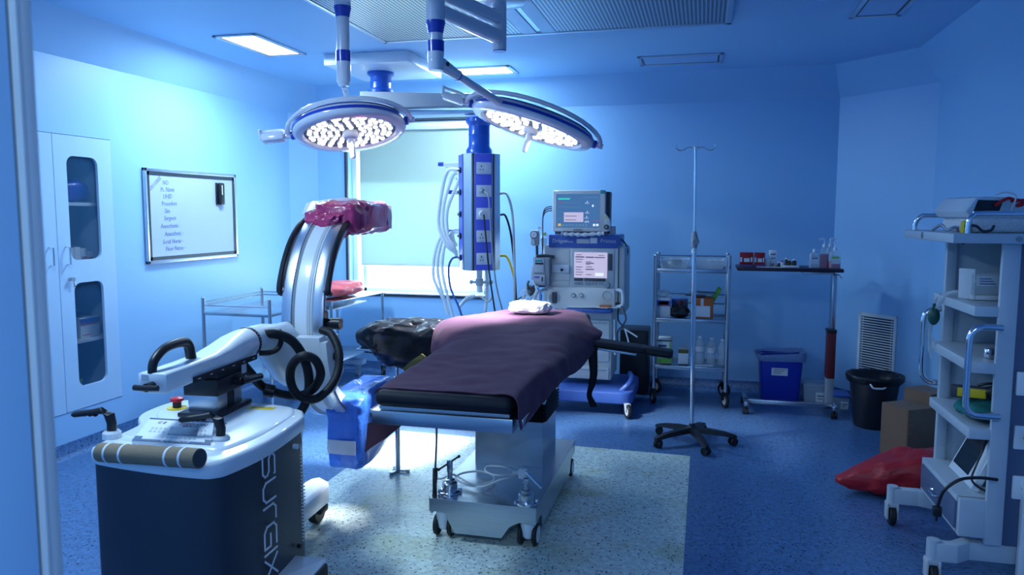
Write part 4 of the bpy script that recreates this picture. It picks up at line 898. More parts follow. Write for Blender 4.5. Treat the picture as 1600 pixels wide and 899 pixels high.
# lifting column
cc = V(-2.005, 2.765, 0)
T = frame_T((cc.x, cc.y, 0), UZ, s_)
mb = MB(T); mb.box(-.088, -.14, DZ-.002, .10, .14, DZ+.018, .006); mb.build('column_plate', 'black', ca)
mb = MB(T); mb.m = 0; mb.box(-.062, -.10, DZ+.017, .070, .105, .850, .004); mb.m = 1
mb.box(.069, -.02, DZ+.02, .0715, .035, .86); mb.build('column', ['alu', 'black'], ca)
mb = MB(T); mb.box(-.075, -.11, .845, .08, .13, .915, .006); mb.box(-.06, -.09, .90, .07, .16, .940, .004); mb.cyl((.07, .02, .885), (.12, .02, .885), .018, n=14); mb.tube([(.12, .02, .885), (.13, .05, .885), (.13, .16, .875)], .016, 10); blk = mb.build('column_head', 'black', ca)
mb = MB(T); mb.box(.0795, .09, .90, .081, .13, .945); mb.build('arrow_label', 'label', blk)
# horizontal arm
a0 = V(-1.945, 2.325, 0); zb = .937
def arm(t, hw, z0, z1, r=.018):
    c = a0+h*t; return [c+s_*p[0]+UZ*p[1] for p in rrect(hw*2, z1-z0, r, 4, 0, (z0+z1)/2)]
mb = MB(); mb.loft([arm(0, .055, zb+.004, zb+.072, .010), arm(.004, .058, zb, zb+.076, .012), arm(.20, .056, zb, zb+.078, .016), arm(.36, .060, zb, zb+.082, .02), arm(.46, .065, zb, zb+.098, .03), arm(.56, .068, zb, zb+.122, .045), arm(.64, .070, zb, zb+.134, .060), arm(.70, .070, zb, zb+.138, .068)]); am = mb.build('horizontal_arm', 'white', ca, ang=50)
rc = a0+h*.70+UZ*(zb+.069)
mb = MB(); mb.lathe([(.0705, 0), (.072, .004), (.072, .018), (.0705, .022)], rc, h, n=36); mb.m = 1
for i in range(30): t = 2*PI*i/30; p = rc+(s_*math.cos(t)+UZ*math.sin(t))*.0721; mb.cyl(p+h*.008, p+h*.014, .0018, n=6)
mb.build('angle_ring', ['black', 'lgrey'], am)
mb = MB(); p = lambda t, z, o: a0+h*t+s_*(.058+o)+UZ*z
mb.loft([[p(.17, zb+.004, -.002), p(.17, zb+.026, -.002), p(.17, zb+.026, .006), p(.17, zb+.004, .006)], [p(.66, zb+.004, .010), p(.66, zb+.026, .010), p(.66, zb+.026, .018), p(.66, zb+.004, .018)]]); rl = mb.build('scale_rail', 'black', am)
mb = MB()
for i in range(6): c_ = p(.20+.085*i, zb+.015, .009+.002*i); mb.box(c_.x-.001, c_.y-.007, c_.z-.002, c_.x+.0012, c_.y+.007, c_.z+.002)
mb.build('scale_marks', 'lgrey', rl)
for t_, z_ in ((.645, zb+.035),):
    mb = MB(frame_T(a0+h*t_+s_*.0705+UZ*z_, s_, h)); mb.box(-.016, -.016, 0, .016, .016, .0015); mb.build('arrow_label', 'label', am)
mb = MB(frame_T(a0+s_*(-.030)+UZ*(zb+.058)-h*.0005, -h, s_)); mb.box(-.012, -.012, 0, .016, .012, .0015); mb.build('arrow_label', 'label', am)
mb = MB(); q = lambda t, z: a0+h*t+s_*(-.01)+UZ*(zb+z); mb.tube([q(.015, .07), q(.03, .115), q(.10, .150), q(.20, .156), q(.255, .140), q(.275, .072)], .0135, 12, k=6, rfn=lambda t, i: .016+.005*t); mb.build('carry_handle', 'black', am)
mb = MB(); c_ = a0+UZ*(zb+.030); mb.cyl(c_+h*.002, c_-h*.04, .016, n=14); mb.tube([c_-h*.04-s_*.045, c_-h*.045, c_-h*.04+s_*.048], .011, 10); mb.build('locking_lever', 'black', am)
# elbow block between the arm and the C
mb = MB()
def ell(c, a, b_, n=28): return [c+s_*a*math.cos(2*PI*i/n)+UZ*b_*math.sin(2*PI*i/n) for i in range(n)]
e0 = rc+h*.022
mb.loft([ell(e0, .068, .068), ell(e0+h*.06, .066, .068), ell(e0+h*.14-UZ*.015, .072, .080), ell(e0+h*.24-UZ*.06, .080, .110), ell(e0+h*.33-UZ*.11, .085, .15), ell(e0+h*.40-UZ*.13, .080, .17)]); elb = mb.build('elbow_block', 'white', ca, ang=60)
mb = MB(); mb.tube([e0+s_*.060-UZ*.050+h*.0, e0+s_*.085-UZ*.055+h*.05, e0+s_*.095-UZ*.045+h*.11, e0+s_*.098-UZ*.005+h*.14, e0+s_*.090+UZ*.040+h*.13], .013, 10); mb.build('brake_lever', 'black', elb)
# the C itself
RC = .60; back = V(-1.985, 3.47, 1.015); CC = back+h*RC
def cp(phi, r, s): return CC-h*(r*math.cos(phi))+UZ*(r*math.sin(phi))+s_*s
def arc(mb, prof, a_, b_, n=48):
    mb.loft([[cp(a_+(b_-a_)*i/n, r, s) for r, s in prof] for i in range(n+1)])
A0, A1 = math.radians(-97), math.radians(92)
mb = MB(); arc(mb, [(.500, -.085), (.50, .085), (.585, .085), (.590, .055), (.590, -.055), (.585, -.085)], A0, A1); cm_ = mb.build('c_arc', 'white', ca, ang=40)
for sg in (-1, 1):
    mb = MB(); arc(mb, [(.578, sg*.060), (.578, sg*.112), (.600, sg*.112), (.606, sg*.098), (.603, sg*.060)], A0, A1); mb.build('guide_rail', 'alu', cm_)
    mb = MB(); arc(mb, [(.565, sg*.086), (.565, sg*.0895), (.578, sg*.1125), (.590, sg*.1135), (.590, sg*.086)], A0, A1); mb.build('belt', 'black', cm_)
for sg in (-1, 1):
    mb = MB(); arc(mb, [(.586, sg*.046), (.586, sg*.061), (.598, sg*.061), (.592, sg*.046)], A0, A1); mb.build('groove', 'grey', cm_)
mb = MB(); arc(mb, [(.585, .018), (.585, .040), (.593, .038), (.593, .020)], A0, A1); mb.build('guide_strip', 'lgrey', cm_)
for sg in (-1, 1):
    mb = MB(); arc(mb, [(.53, sg*.085), (.53, sg*.115), (.545, sg*.125), (.585, sg*.125), (.590, sg*.112), (.575, sg*.085)], math.radians(20), math.radians(72), 20); hb_ = mb.build('handle_rail', 'lgrey', cm_)
    mb = MB(); pts = [cp(math.radians(a_), .60+o, sg*.131) for a_, o in ((17, -.03), (18, .0), (24, .005), (34, .005), (46, .005), (58, .0), (68, -.01))]; mb.tube(pts, .016, 10); mb.tube([cp(math.radians(18), .585, sg*.10), cp(math.radians(17.5), .59, sg*.135)], .017, 10, smooth=False); mb.tube([cp(math.radians(66), .585, sg*.10), cp(math.radians(66), .59, sg*.133)], .015, 10, smooth=False); mb.build('curved_handle', 'black', cm_)
# carriage that clamps the C
mb = MB(); arc(mb, [(.600, -.10), (.600, .125), (.66, .115), (.66, -.09)], math.radians(-34), math.radians(-4), 14); arc(mb, [(.48, .116), (.48, .150), (.66, .150), (.66, .116)], math.radians(-32), math.radians(-6), 10); mb.build('carriage', 'white', ca, ang=45)
mb = MB(); c_ = cp(math.radians(-16), .57, .150); mb.cyl(c_, c_+s_*.035, .022, n=16); mb.build('brake_knob', 'black', ca)
mb = MB(); c_ = cp(math.radians(-25), .60, .150); mb.cyl(c_, c_+s_*.025, .014, n=12); mb.build('brake_knob', 'black', ca)
# detector and tube, both wrapped
dc = V(-1.985, 4.10, 1.575)
mb = MB(); mb.blob(dc, (.30, .60, .19), 5, .022, 10, 90, R=Rz(math.radians(4)), seed=2); 
det = mb.build('wrapped_detector', 'pink', ca, ang=70)
mb = MB(); mb.blob(cp(math.radians(70), .575, 0), (.25, .20, .15), 4, .03, 13, 60, seed=8, R=Rx(math.radians(30))); mb.build('bag_neck', 'pink', det, ang=70)
mb = MB(); mb.sheet([[cp(math.radians(66), .625, -.14), cp(math.radians(68), .652, -.07), cp(math.radians(72), .655, 0), cp(math.radians(74), .655, .08), cp(math.radians(76), .64, .15)], [cp(math.radians(76), .66, -.15), cp(math.radians(78), .672, -.07), cp(math.radians(82), .675, 0), cp(math.radians(84), .675, .08), cp(math.radians(86), .655, .16)]], 6, 5, .003, .006, 18, 1); mb.build('tape', 'tape', det)
mb = MB(); mb.sheet([[dc+V(.136, y, z) for z in (.07, .03, -.03, -.07)] for y in (.17, .20, .23)], 4, 3, .003, .004, 14); mb.build('tape', 'tape', det)
mb = MB(); tc_ = V(-1.94, 4.05, .375); mb.blob(tc_, (.23, .56, .42), 7, .016, 9, 90, R=Rz(math.radians(3)), seed=4, warp=lambda p: V(p.x, p.y, p.z+.06*p.y+(0 if p.z > 0 else .16*max(0, p.y)))); xt = mb.build('wrapped_tube', 'drblue', ca, ang=70)
mb = MB(); mb.sheet([[tc_+V(x+.012, -.284, z) for x in (-.085, -.03, .03, .085)] for z in (-.04, -.08, -.12)], 4, 3, .003, .004, 14); mb.build('tape', 'tape', xt)
mb = MB(); arc(mb, [(.46, -.10), (.46, .10), (.492, .10), (.492, -.10)], math.radians(-96), math.radians(-84), 6); mb.build('mounting_bracket', 'black', ca)
# corrugated hoses
def hose(pts, r, label=None):
    pts = [P(a_, b_, Y=c_) for a_, b_, c_ in pts]; mb = MB(); ps = smoothpath(pts, 14); L = [0]
    for i in range(1, len(ps)): L.append(L[-1]+(ps[i]-ps[i-1]).length)
    N = int(L[-1]/.0045); qs = []; j = 0
    for i in range(N+1):
        t = L[-1]*i/N
        while j < len(L)-2 and L[j+1] < t: j += 1
        f_ = (t-L[j])/max(1e-9, L[j+1]-L[j]); qs.append(ps[j].lerp(ps[j+1], min(1, f_)))
    mb.tube(qs, r, 12, smooth=False, rfn=lambda t, i: r*(1.0 if i % 2 else .88)); mb.ang = 30
    return mb.build('corrugated_hose', 'dgrey' if 0 else 'rubber', ca, ang=80)
hose([(410, 523, 3.12), (430, 522, 3.16), (455, 532, 3.22), (473, 556, 3.26), (482, 585, 3.28), (482, 612, 3.28), (475, 635, 3.26), (462, 655, 3.22), (452, 668, 3.15), (440, 690, 3.05)], .024)
hose([(502, 516, 3.46), (517, 522, 3.44), (529, 548, 3.40), (528, 580, 3.36), (515, 606, 3.30), (492, 624, 3.24), (466, 618, 3.18), (454, 596, 3.16), (456, 572, 3.14), (472, 557, 3.12), (492, 562, 3.16), (501, 585, 3.20), (490, 607, 3.24), (470, 618, 3.30), (440, 616, 3.30), (410, 604, 3.22), (392, 584, 3.14), (380, 570, 3.08)], .022)
mb = MB(); c_ = cp(math.radians(1.5), .545, .088); mb.prism(rrect(.055, .13, .02, 5), 0, .022); mb.T = frame_T(c_, s_, h); mb.v = [mb.T @ v for v in mb.v]; mb.T = Matrix(); mb.cyl(c_+s_*.01, c_+s_*.09, .026, n=18); mb.cyl(c_+s_*.055, c_+s_*.10, .031, n=18); mb.build('hose_flange', 'black', ca)
mb = MB(); c_ = P(421, 609, Y=3.22); mb.cyl(c_-V(.02, .01, .0), c_+V(.02, .01, -.012), .032, n=16); mb.build('hose_clamp', 'black', ca)
# ================================================================== OPERATING TABLE
ot = thing('operating_table', 'operating table with brushed steel base, castors and black mattress', 'operating table', (-1.0, 3.9, 0))
BT = .21
b0 = P(671, 778, Z=BT); b1 = P(837, 796, Z=BT); x0, x1, y0, y1 = b0.x, b1.x+.0, (b0.y+b1.y)/2, 4.50
mb = MB(); zlo = .045
mb.m = 0
prof = [(x0, BT), (x0, .145), (x0+.085, .145), (x0+.10, .10), (x0+.13, zlo), (x1-.17, zlo), (x1-.13, .105), (x1-.085, .13), (x1, .13), (x1, BT)]
mb.prism(prof, y0+.001, y0+.013, 'y'); mb.prism([(x0, BT), (x0, .13), (x0+.1, .13), (x0+.13, zlo), (x1-.13, zlo), (x1-.1, .13), (x1, .13), (x1, BT)], y1-.012, y1, 'y')
mb.box(x0-.0015, y0-.0015, BT-.012, x1+.0015, y1+.0015, BT+.0005, .001)
for xx in (x0+.001, x1-.013): mb.prism([(y0+.0135, BT-.001), (y0+.0135, .13), (y0+.13, .13), (y0+.16, .06), (y1-.16, .06), (y1-.13, .13), (y1-.0125, .13), (y1-.0125, BT-.001)], xx, xx+.012, 'x')
bs = mb.build('base', 'steel', ot, smooth=False)
for cx, cy in ((x0+.055, y0+.06), (x1-.05, y0+.055), (x0+.055, y1-.06), (x1-.05, y1-.06)):
    mb = MB(); mb.lathe([(.036, BT-.012), (.040, .14), (.036, .09), (.026, .045), (.018, .038)], (cx, cy, 0), n=20); cs = mb.build('castor', 'white', ot)
    for sx in (-.036, .036):
        mb = MB(); wheel(mb, (cx+sx, cy+.012, .0545), .054, .022, (1, 0, 0), 28); mb.build('wheel', 'rubber', cs)
        mb = MB(); e = .0125*(1 if sx > 0 else -1); mb.cyl((cx+sx+e-.001, cy+.012, .0545), (cx+sx+e+.001, cy+.012, .0545), .040, n=24); mb.build('wheel_cap', 'paper', cs)
# column and bellows
k0, k1 = P(741, 724, Z=BT), P(848, 731, Z=BT); kx0, kx1, ky0, ky1 = k0.x, k1.x, 3.955, 4.33
kz = P(848, 661, Y=ky0).z
mb = MB(); mb.box(kx0, ky0, BT-.001, kx1, ky1, kz, .002); mb.build('column', 'steel', ot, smooth=False)
mb = MB(); rings = []; n_ = 15
for i in range(2*n_+1):
    z = kz+(.745-kz)*i/(2*n_); g = .012 if i % 2 else -.002
    rings.append([V(x, y, z) for x, y in rrect(kx1-kx0+.02+2*g, ky1-ky0+.02+2*g, .03, 3, (kx0+kx1)/2, (ky0+ky1)/2)])
mb.loft(rings); mb.build('bellows', 'bellow', ot, ang=20)
# table top
TX0, TX1, TY0, TY1 = -1.272, -.688, 2.75, 4.88
def tz(y): return .03*(y-TY0)
def slab(mb, xa, xb, ya, yb, za, zb_, bev=.0, seg=2):
    t = MB(); t.rbox(((xa+xb)/2, (ya+yb)/2, (za+zb_)/2), (xb-xa, yb-ya, zb_-za), bev, seg=seg)
    mb.add([V(v.x, v.y, v.z+tz(v.y)) for v in t.v], t.f)
mb = MB(); slab(mb, TX0, TX1, TY0, TY1, .755, .812, .003); fr_ = mb.build('top_frame', 'steel', ot)
mb = MB()
slab(mb, TX1+.012, TX1+.030, TY0+.05, TY1, .765, .80, .002); slab(mb, TX0-.030, TX0-.012, TY0+.05, TY1, .765, .80, .002)
for yy in (TY0+.07, 3.3, 3.9, 4.5):
    slab(mb, TX1-.01, TX1+.014, yy, yy+.03, .772, .792, 0); slab(mb, TX0-.014, TX0+.01, yy, yy+.03, .772, .792, 0)
mb.build('side_rail', 'chrome', ot)
mb = MB(); slab(mb, TX0+.02, TX1-.02, TY0+.03, TY1-.02, .812, .822, 0); mb.build('mattress_tray', 'steel', ot)
ya = TY0+.005
for i, (q0, q1) in enumerate(((ya, 3.42), (3.43, 4.28), (4.29, TY1))):
    mb = MB(); slab(mb, TX0+.004, TX1-.006, q0, q1, .822, .888, .032, 5); mb.build('mattress', 'leather', ot, ang=60)
mb = MB(); mb.box(-.775, 3.93, .66, -.735, 3.98, .735, .004); mb.cyl((-.755, 3.90, .72), (-.775, 3.76, .62), .008, n=12); mb.cyl((-.80, 3.91, .725), (-.74, 3.92, .73), .010, n=12); mb.build('clamp_lever', 'chrome', ot)
# black power lead under the front, standing coil strain relief
mb = MB(); mb.tube([P(682, 669, Y=2.95), P(682, 690, Y=3.1), P(681, 715, Y=3.35), P(680, 735, Y=3.44)], .005, 8); mb.build('power_lead', 'black', ot)
mb = MB(); a_, b_ = P(680, 732, Y=3.44), P(679, 776, Y=3.42); pts = []
mb.tube([a_, b_], .011, 10, smooth=False); 
for i in range(60): t = i/59; pts.append(a_.lerp(b_, t)+V(.011*math.cos(i*1.6), .011*math.sin(i*1.6), 0))
mb.tube(pts, .004, 5, smooth=False); mb.build('lead_sleeve', 'black', ot)
# two clamps parked on the base
def sock(px_, py_, label, tall, bar, cat='clamp'):
    c = P(px_, py_, Z=BT+.002); t = thing('rail_clamp', label, cat, (c.x, c.y, BT), 0, 'rail clamps parked on the table base'); z = BT
    mb = MB(); mb.lathe([(.052, z), (.055, z+.004), (.055, z+.010), (.046, z+.014)], (c.x, c.y, 0), n=28)
    for k_ in range(4): a2 = k_*PI/2+.5; mb.cyl((c.x+.052*math.cos(a2), c.y+.052*math.sin(a2), z+.004), (c.x+.052*math.cos(a2), c.y+.052*math.sin(a2), z+.020), .010, n=10)
    mb.build('flange', 'chrome', t)
    mb = MB(); mb.lathe([(.036, z+.012), (.038, z+.016), (.038, z+.05), (.034, z+.054), (.026, z+.058), (.026, z+.068), (.020, z+.072)], (c.x, c.y, 0), n=28); mb.build('collar', 'steel', t)
    mb = MB(); mb.cyl((c.x, c.y, z+.07), (c.x, c.y, z+.115), .013, n=14); mb.box(c.x-.013, c.y-.011, z+.105, c.x+.013, c.y+.011, z+tall, .003); mb.build('post', 'steel', t)
    mb = MB(); mb.cyl(V(c.x, c.y, z)+V(*bar[0]), V(c.x, c.y, z)+V(*bar[1]), .005, n=10); mb.sph(V(c.x, c.y, z)+V(*bar[0]), .008, 10); mb.sph(V(c.x, c.y, z)+V(*bar[1]), .008, 10); mb.build('tommy_bar', 'chrome' if tall < .15 else 'black', t)
    return c
c1_ = sock(703, 769, 'steel screw clamp at the left corner of the table base with a black bar', .165, ((-.055, -.01, .115), (.045, .01, .185)))
c2_ = sock(822, 787, 'steel screw clamp at the right corner of the table base holding the grey cable end', .125, ((.0, 0, .155), (.075, -.02, .095)))
mb = MB(); z = BT
q = lambda a_, b_, zz=BT+.012: P(a_, b_, Z=zz)
pts = [q(678, 747, .25), q(690, 748, .26), q(706, 742, .27), q(716, 746, .25), q(742, 758, .235), q(770, 752, .23), q(768, 742, .232), q(748, 737, .235), q(722, 740, .235), q(712, 748, .235), q(728, 757, .225), q(752, 761, .23), q(782, 750, .26), q(806, 742, .30), q(795, 732, .30), q(776, 729, .27), q(760, 730, .25), q(760, 738, .25), q(776, 743, .27), q(806, 741, .31)]
mb.tube(pts, .0055, 8, k=8); gc = single('grey_cable', mb, 'lgrey', 'pale grey cable looped between the two clamps on the table base', 'cable', q(735, 757, BT+.004))
# connector at its end
mb = MB(); c_ = q(817, 740, .315); mb.rbox(c_, (.045, .03, .055), .010); mb.cyl(c_+V(.0, 0, .0), c_+V(-.05, .01, .0), .012, n=12); o = mb.build('connector', 'paper'); o.data.transform(Matrix.Translation(-gc.location)); o.parent = gc
# right armboard and strap
ab = thing('armboard', 'black padded armboard reaching out to the right of the table', 'armboard', (-.55, 4.32, .83))
a_, b_ = P(922, 534, Y=4.32), P(1052, 553, Y=4.32); mb = MB()
mid = P(1010, 546, Y=4.32)
d = (b_-a_).normalized(); T = frame_T(a_-d*.12, V(0, 0, 1)-d*d.z, d); L = (b_-a_).length+.12; Lm = (mid-a_).length+.12
mb = MB(T); mb.rbox((Lm/2, 0, -.0), (Lm, .15, .036), .016, seg=4); mb.build('pad', 'leather', ab, ang=60)
mb = MB(T); mb.rbox(((Lm+L)/2-.02, 0, -.002), (L-Lm+.04, .13, .042), .02, seg=4); mb.build('hand_pad', 'leather', ab, ang=60)
mb = MB(T); mb.box(.0, -.045, -.035, Lm-.05, .045, -.022, .002); mb.build('support_plate', 'steel', ab)
mb = MB(); w_ = .022; R0 = []
for px_, py_, wd_ in ((926, 543, .055), (927, 562, .050), (928, 585, .042), (925, 602, .036), (921, 618, .026), (926, 630, .040), (928, 636, .036)):
    c_ = P(px_, py_, Y=4.26); R0.append([c_+V(-wd_/2, 0, 0), c_+V(-wd_/5, -.006, 0), c_+V(wd_/4, .004, 0), c_+V(wd_/2, 0, 0)])
mb.sheet(R0, 3, 4, .004, .003, 12); mb.build('strap', 'leather', ab)
# plum drape over the table
dz = .0035
def R(*p): return [V(*q) for q in p]
def t_(y): return .889+tz(y)
G = [
 R((-1.305, 2.84, .855), (-1.268, 2.815, t_(2.81)-.006), (-1.20, 2.80, t_(2.8)+.004), (-1.05, 2.80, t_(2.8)+.004), (-.90, 2.80, t_(2.8)+.003), (-.78, 2.795, t_(2.8)+.003), (-.700, 2.785, t_(2.8)+.004), (-.668, 2.765, .865), (-.662, 2.76, .80), (-.656, 2.77, .765)),
 R((-1.315, 3.00, .845), (-1.272, 3.0, t_(3)-.004), (-1.20, 3.0, t_(3)+.004), (-1.05, 3.0, t_(3)+.006), (-.90, 3.0, t_(3)+.004), (-.78, 3.0, t_(3)+.006), (-.695, 2.99, t_(3)+.004), (-.668, 2.98, .86), (-.655, 2.98, .82), (-.648, 2.98, .782)),
 R((-1.330, 3.25, .835), (-1.275, 3.25, t_(3.25)-.004), (-1.20, 3.25, t_(3.25)+.006), (-1.05, 3.25, t_(3.25)+.004), (-.90, 3.25, t_(3.25)+.007), (-.78, 3.25, t_(3.25)+.004), (-.69, 3.25, t_(3.25)+.004), (-.655, 3.25, .875), (-.640, 3.26, .84), (-.635, 3.27, .80)),
 R((-1.335, 3.55, .86), (-1.280, 3.55, t_(3.55)-.002), (-1.20, 3.55, t_(3.55)+.008), (-1.05, 3.55, t_(3.55)+.006), (-.90, 3.55, t_(3.55)+.010), (-.78, 3.55, t_(3.55)+.008), (-.70, 3.55, t_(3.55)-.002), (-.648, 3.55, .89), (-.630, 3.56, .845), (-.625, 3.57, .80)),
 R((-1.40, 3.84, .79), (-1.345, 3.84, .88), (-1.22, 3.84, t_(3.84)+.012), (-1.05, 3.84, t_(3.84)+.016), (-.90, 3.84, t_(3.84)+.012), (-.78, 3.84, t_(3.84)+.012), (-.70, 3.86, t_(3.84)+.0), (-.642, 3.88, .88), (-.615, 3.92, .83), (-.612, 3.95, .775)),
 R((-1.485, 4.02, .83), (-1.43, 4.06, .94), (-1.27, 4.10, t_(4.1)+.030), (-1.05, 4.12, t_(4.1)+.022), (-.90, 4.12, t_(4.1)+.03), (-.78, 4.12, t_(4.1)+.024), (-.70, 4.14, t_(4.1)+.010), (-.640, 4.16, .90), (-.60, 4.20, .86), (-.59, 4.24, .815)),
 R((-1.50, 4.16, .945), (-1.43, 4.24, .975), (-1.28, 4.30, t_(4.3)+.036), (-1.08, 4.32, t_(4.3)+.028), (-.92, 4.32, t_(4.3)+.04), (-.80, 4.32, t_(4.3)+.034), (-.71, 4.33, t_(4.3)+.02), (-.64, 4.34, .925), (-.585, 4.36, .905), (-.555, 4.38, .895)),
 R((-1.47, 4.44, .950), (-1.41, 4.47, .965), (-1.28, 4.52, t_(4.5)+.020), (-1.08, 4.55, t_(4.5)+.018), (-.93, 4.55, t_(4.5)+.026), (-.81, 4.55, t_(4.5)+.030), (-.72, 4.55, t_(4.5)+.02), (-.665, 4.52, .945), (-.625, 4.50, .925), (-.60, 4.49, .90)),
 R((-1.39, 4.74, .90), (-1.34, 4.78, .935), (-1.26, 4.82, t_(4.8)+.008), (-1.10, 4.86, t_(4.85)+.012), (-.95, 4.87, t_(4.85)+.012), (-.83, 4.87, t_(4.85)+.014), (-.75, 4.85, t_(4.8)+.008), (-.705, 4.80, .94), (-.68, 4.78, .90), (-.672, 4.76, .85)),
 R((-1.37, 4.86, .84), (-1.32, 4.90, .88), (-1.24, 4.93, .90), (-1.10, 4.95, .90), (-.95, 4.96, .89), (-.83, 4.96, .88), (-.76, 4.94, .88), (-.715, 4.90, .87), (-.69, 4.88, .84), (-.68, 4.86, .80))]
mb = MB(); mb.sheet(G, 12, 12, .004, .0065, 5.5, 3); mb.v = [v+V(0, 0, dz) for v in mb.v]
single('surgical_drape', mb, 'drape', 'plum cloth drape spread over the operating table and hanging off its right side', 'drape', (-.98, 3.9, .93), ang=70)
for px_ in (723, 741): pass
# folded white towel on the head end
mb = MB(); c_ = V(-1.045, 4.62, t_(4.6)+.062); mb.blob(c_+V(0, 0, .006), (.27, .16, .075), 3.2, .012, 16, 60, R=Rz(-.1), seed=6); single('folded_towel', mb, 'towel', 'white folded towel lying at the head end of the plum drape', 'towel', (c_.x, c_.y, t_(4.6)+.03), ang=70)
# arm table to the left, under a black bag
at = thing('arm_table', 'side arm table left of the drape, covered with a black plastic bag', 'arm table', (-1.80, 4.25, 0))
bc = V(-1.70, 4.27, .855)
def wp(p):
    u = max(0, (-p.x)/.35)          # far (left) end droops
    z = p.z*(1+.0*u)
    if p.z < 0: z = p.z*(1.15+1.25*max(0, min(1, (p.x+.30)/.40)))
    return V(p.x+(.10*max(0, -p.z)/.1 if p.x < -.2 else 0), p.y, z-.06*max(0, u-.6))
mb = MB(); mb.blob(bc, (.66, .37, .19), 3.6, .030, 7, 110, R=Rz(.04), seed=11, warp=wp); mb.build('plastic_cover', 'blackbag', at, ang=65)
mb = MB(); fp = P(566, 545, Y=4.2); mb.sheet([[P(a_, b_, Y=4.16) for a_, b_ in ((583, 514), (590, 530), (600, 552))], [P(a_, b_, Y=4.17) for a_, b_ in ((577, 535), (580, 542), (586, 552))], [P(a_, b_, Y=4.18) for a_, b_ in ((563, 543), (567, 548), (574, 551))]], 5, 5, .004, .012, 22); mb.build('bag_corner', 'blackbag', at)
mb = MB(); mb.sheet([[P(a_, b_, Y=4.035) for a_, b_ in ((628, 577), (640, 583), (655, 588))], [P(a_, b_, Y=4.03) for a_, b_ in ((643, 564), (655, 572), (668, 578))], [P(a_, b_, Y=4.02) for a_, b_ in ((658, 554), (672, 562), (684, 566))]], 6, 6, .010, .010, 22, 5); mb.build('towel_lining', 'khaki', at)
mb = MB(); pb = V(-1.795, 4.25, 0); mb.cyl((pb.x, pb.y, .012), (pb.x, pb.y, .60), .0145, n=14); mb.cyl((pb.x, pb.y, .56), (pb.x, pb.y, .80), .011, n=14); mb.cyl((pb.x, pb.y, .52), (pb.x, pb.y, .60), .019, n=14); mb.build('support_post', 'steel', at)
mb = MB(); mb.cyl((pb.x+.015, pb.y-.01, .57), (pb.x+.045, pb.y-.02, .57), .010, n=10); mb.sph((pb.x+.05, pb.y-.02, .57), .014, 10); mb.build('locking_knob', 'steel', at)
mb = MB()
for k_ in range(3): a2 = k_*2*PI/3+.2; mb.rbox(pb+V(.03*math.cos(a2), .03*math.sin(a2), .010), (.075, .022, .012), .004, Rz(a2)); mb.cyl(pb+V(.062*math.cos(a2), .062*math.sin(a2), 0), pb+V(.062*math.cos(a2), .062*math.sin(a2), .02), .012, n=10)
mb.build('foot', 'steel', at)
mb = MB(); mb.box(-2.0, 4.12, .775, -1.33, 4.42, .79, .003); mb.build('board', 'steel', at)
# dark cloth hanging beyond the left edge of the table front
mb = MB(); g2 = [[P(a_, b_, Y=c_) for a_, b_, c_ in r_] for r_ in (((640, 652, 3.6), (610, 655, 3.6), (588, 658, 3.62), (574, 662, 3.65)), ((624, 668, 3.6), (606, 672, 3.61), (588, 680, 3.63), (572, 690, 3.66)), ((604, 685, 3.62), (592, 692, 3.63), (580, 700, 3.65), (570, 708, 3.67)))]
mb.sheet(g2, 5, 5, .005, .004, 10); single('hanging_cloth', mb, 'drapedk', 'dark cloth hanging below the left front corner of the table beside the blue wrap', 'cloth', P(588, 680, Y=3.63))
# ================================================================== ANAESTHESIA MACHINE
YM = 6.08
an = thing('anaesthesia_machine', 'ivory and blue anaesthesia machine on a blue wheeled base beside the table head', 'anaesthesia machine', (-.93, 6.3, 0))
def fb(mb, x0, y0, x1, y1, Y, dep, bev=.004, off=0):
    """box whose front face spans the given photo rectangle at depth Y, going back by dep"""
    a_ = P(x0, y1, Y=Y); b_ = P(x1, y0, Y=Y); mb.box(a_.x, Y+off, a_.z, b_.x, Y+dep, b_.z, bev); return a_, b_
YB_ = 6.08
mb = MB(); a_, b_ = fb(mb, 850, 384, 966, 470, YB_, .46, .008); up_ = mb.build('upper_housing', 'warm', an)
mb = MB(); mb.box(b_.x, YB_+.02, a_.z-.10, b_.x+.055, YB_+.46, b_.z-.01, .02); mb.build('side_cheek', 'lgrey', an)
mb = MB(); fb(mb, 857, 368, 966, 387, YB_-.01, .48, .006); hd = mb.build('blue_header', 'mblue', an)
YH = YB_-.0125
def txt(parent, name, s, px_, py_, Y, size, m_, sx=1.0, al='LEFT', sp=1.0):
    mb = MB(); mb.text(s, P(px_, py_, Y=Y), (1, 0, 0), (0, 0, 1), size, al, sp=sp, sx=sx); return mb.build(name, m_, parent, smooth=False)
txt(hd, 'maker_lettering', 'Dräger', 863, 379, YH, .042, 'paper'); txt(hd, 'model_lettering', 'Primus', 938, 379.5, YH, .045, 'lgrey'); txt(hd, 'small_lettering', 'Infinity', 881, 379, YH, .022, 'paper', 1.3)
mb = MB(); fb(mb, 901, 374, 921, 380.5, YH-.001, .004, 0); mb.build('header_label', 'lgrey', hd)
mb = MB(); fb(mb, 922, 372, 933, 380.5, YH-.0015, .004, 0); mb.build('header_label', 'purple' if 0 else 'label', hd)
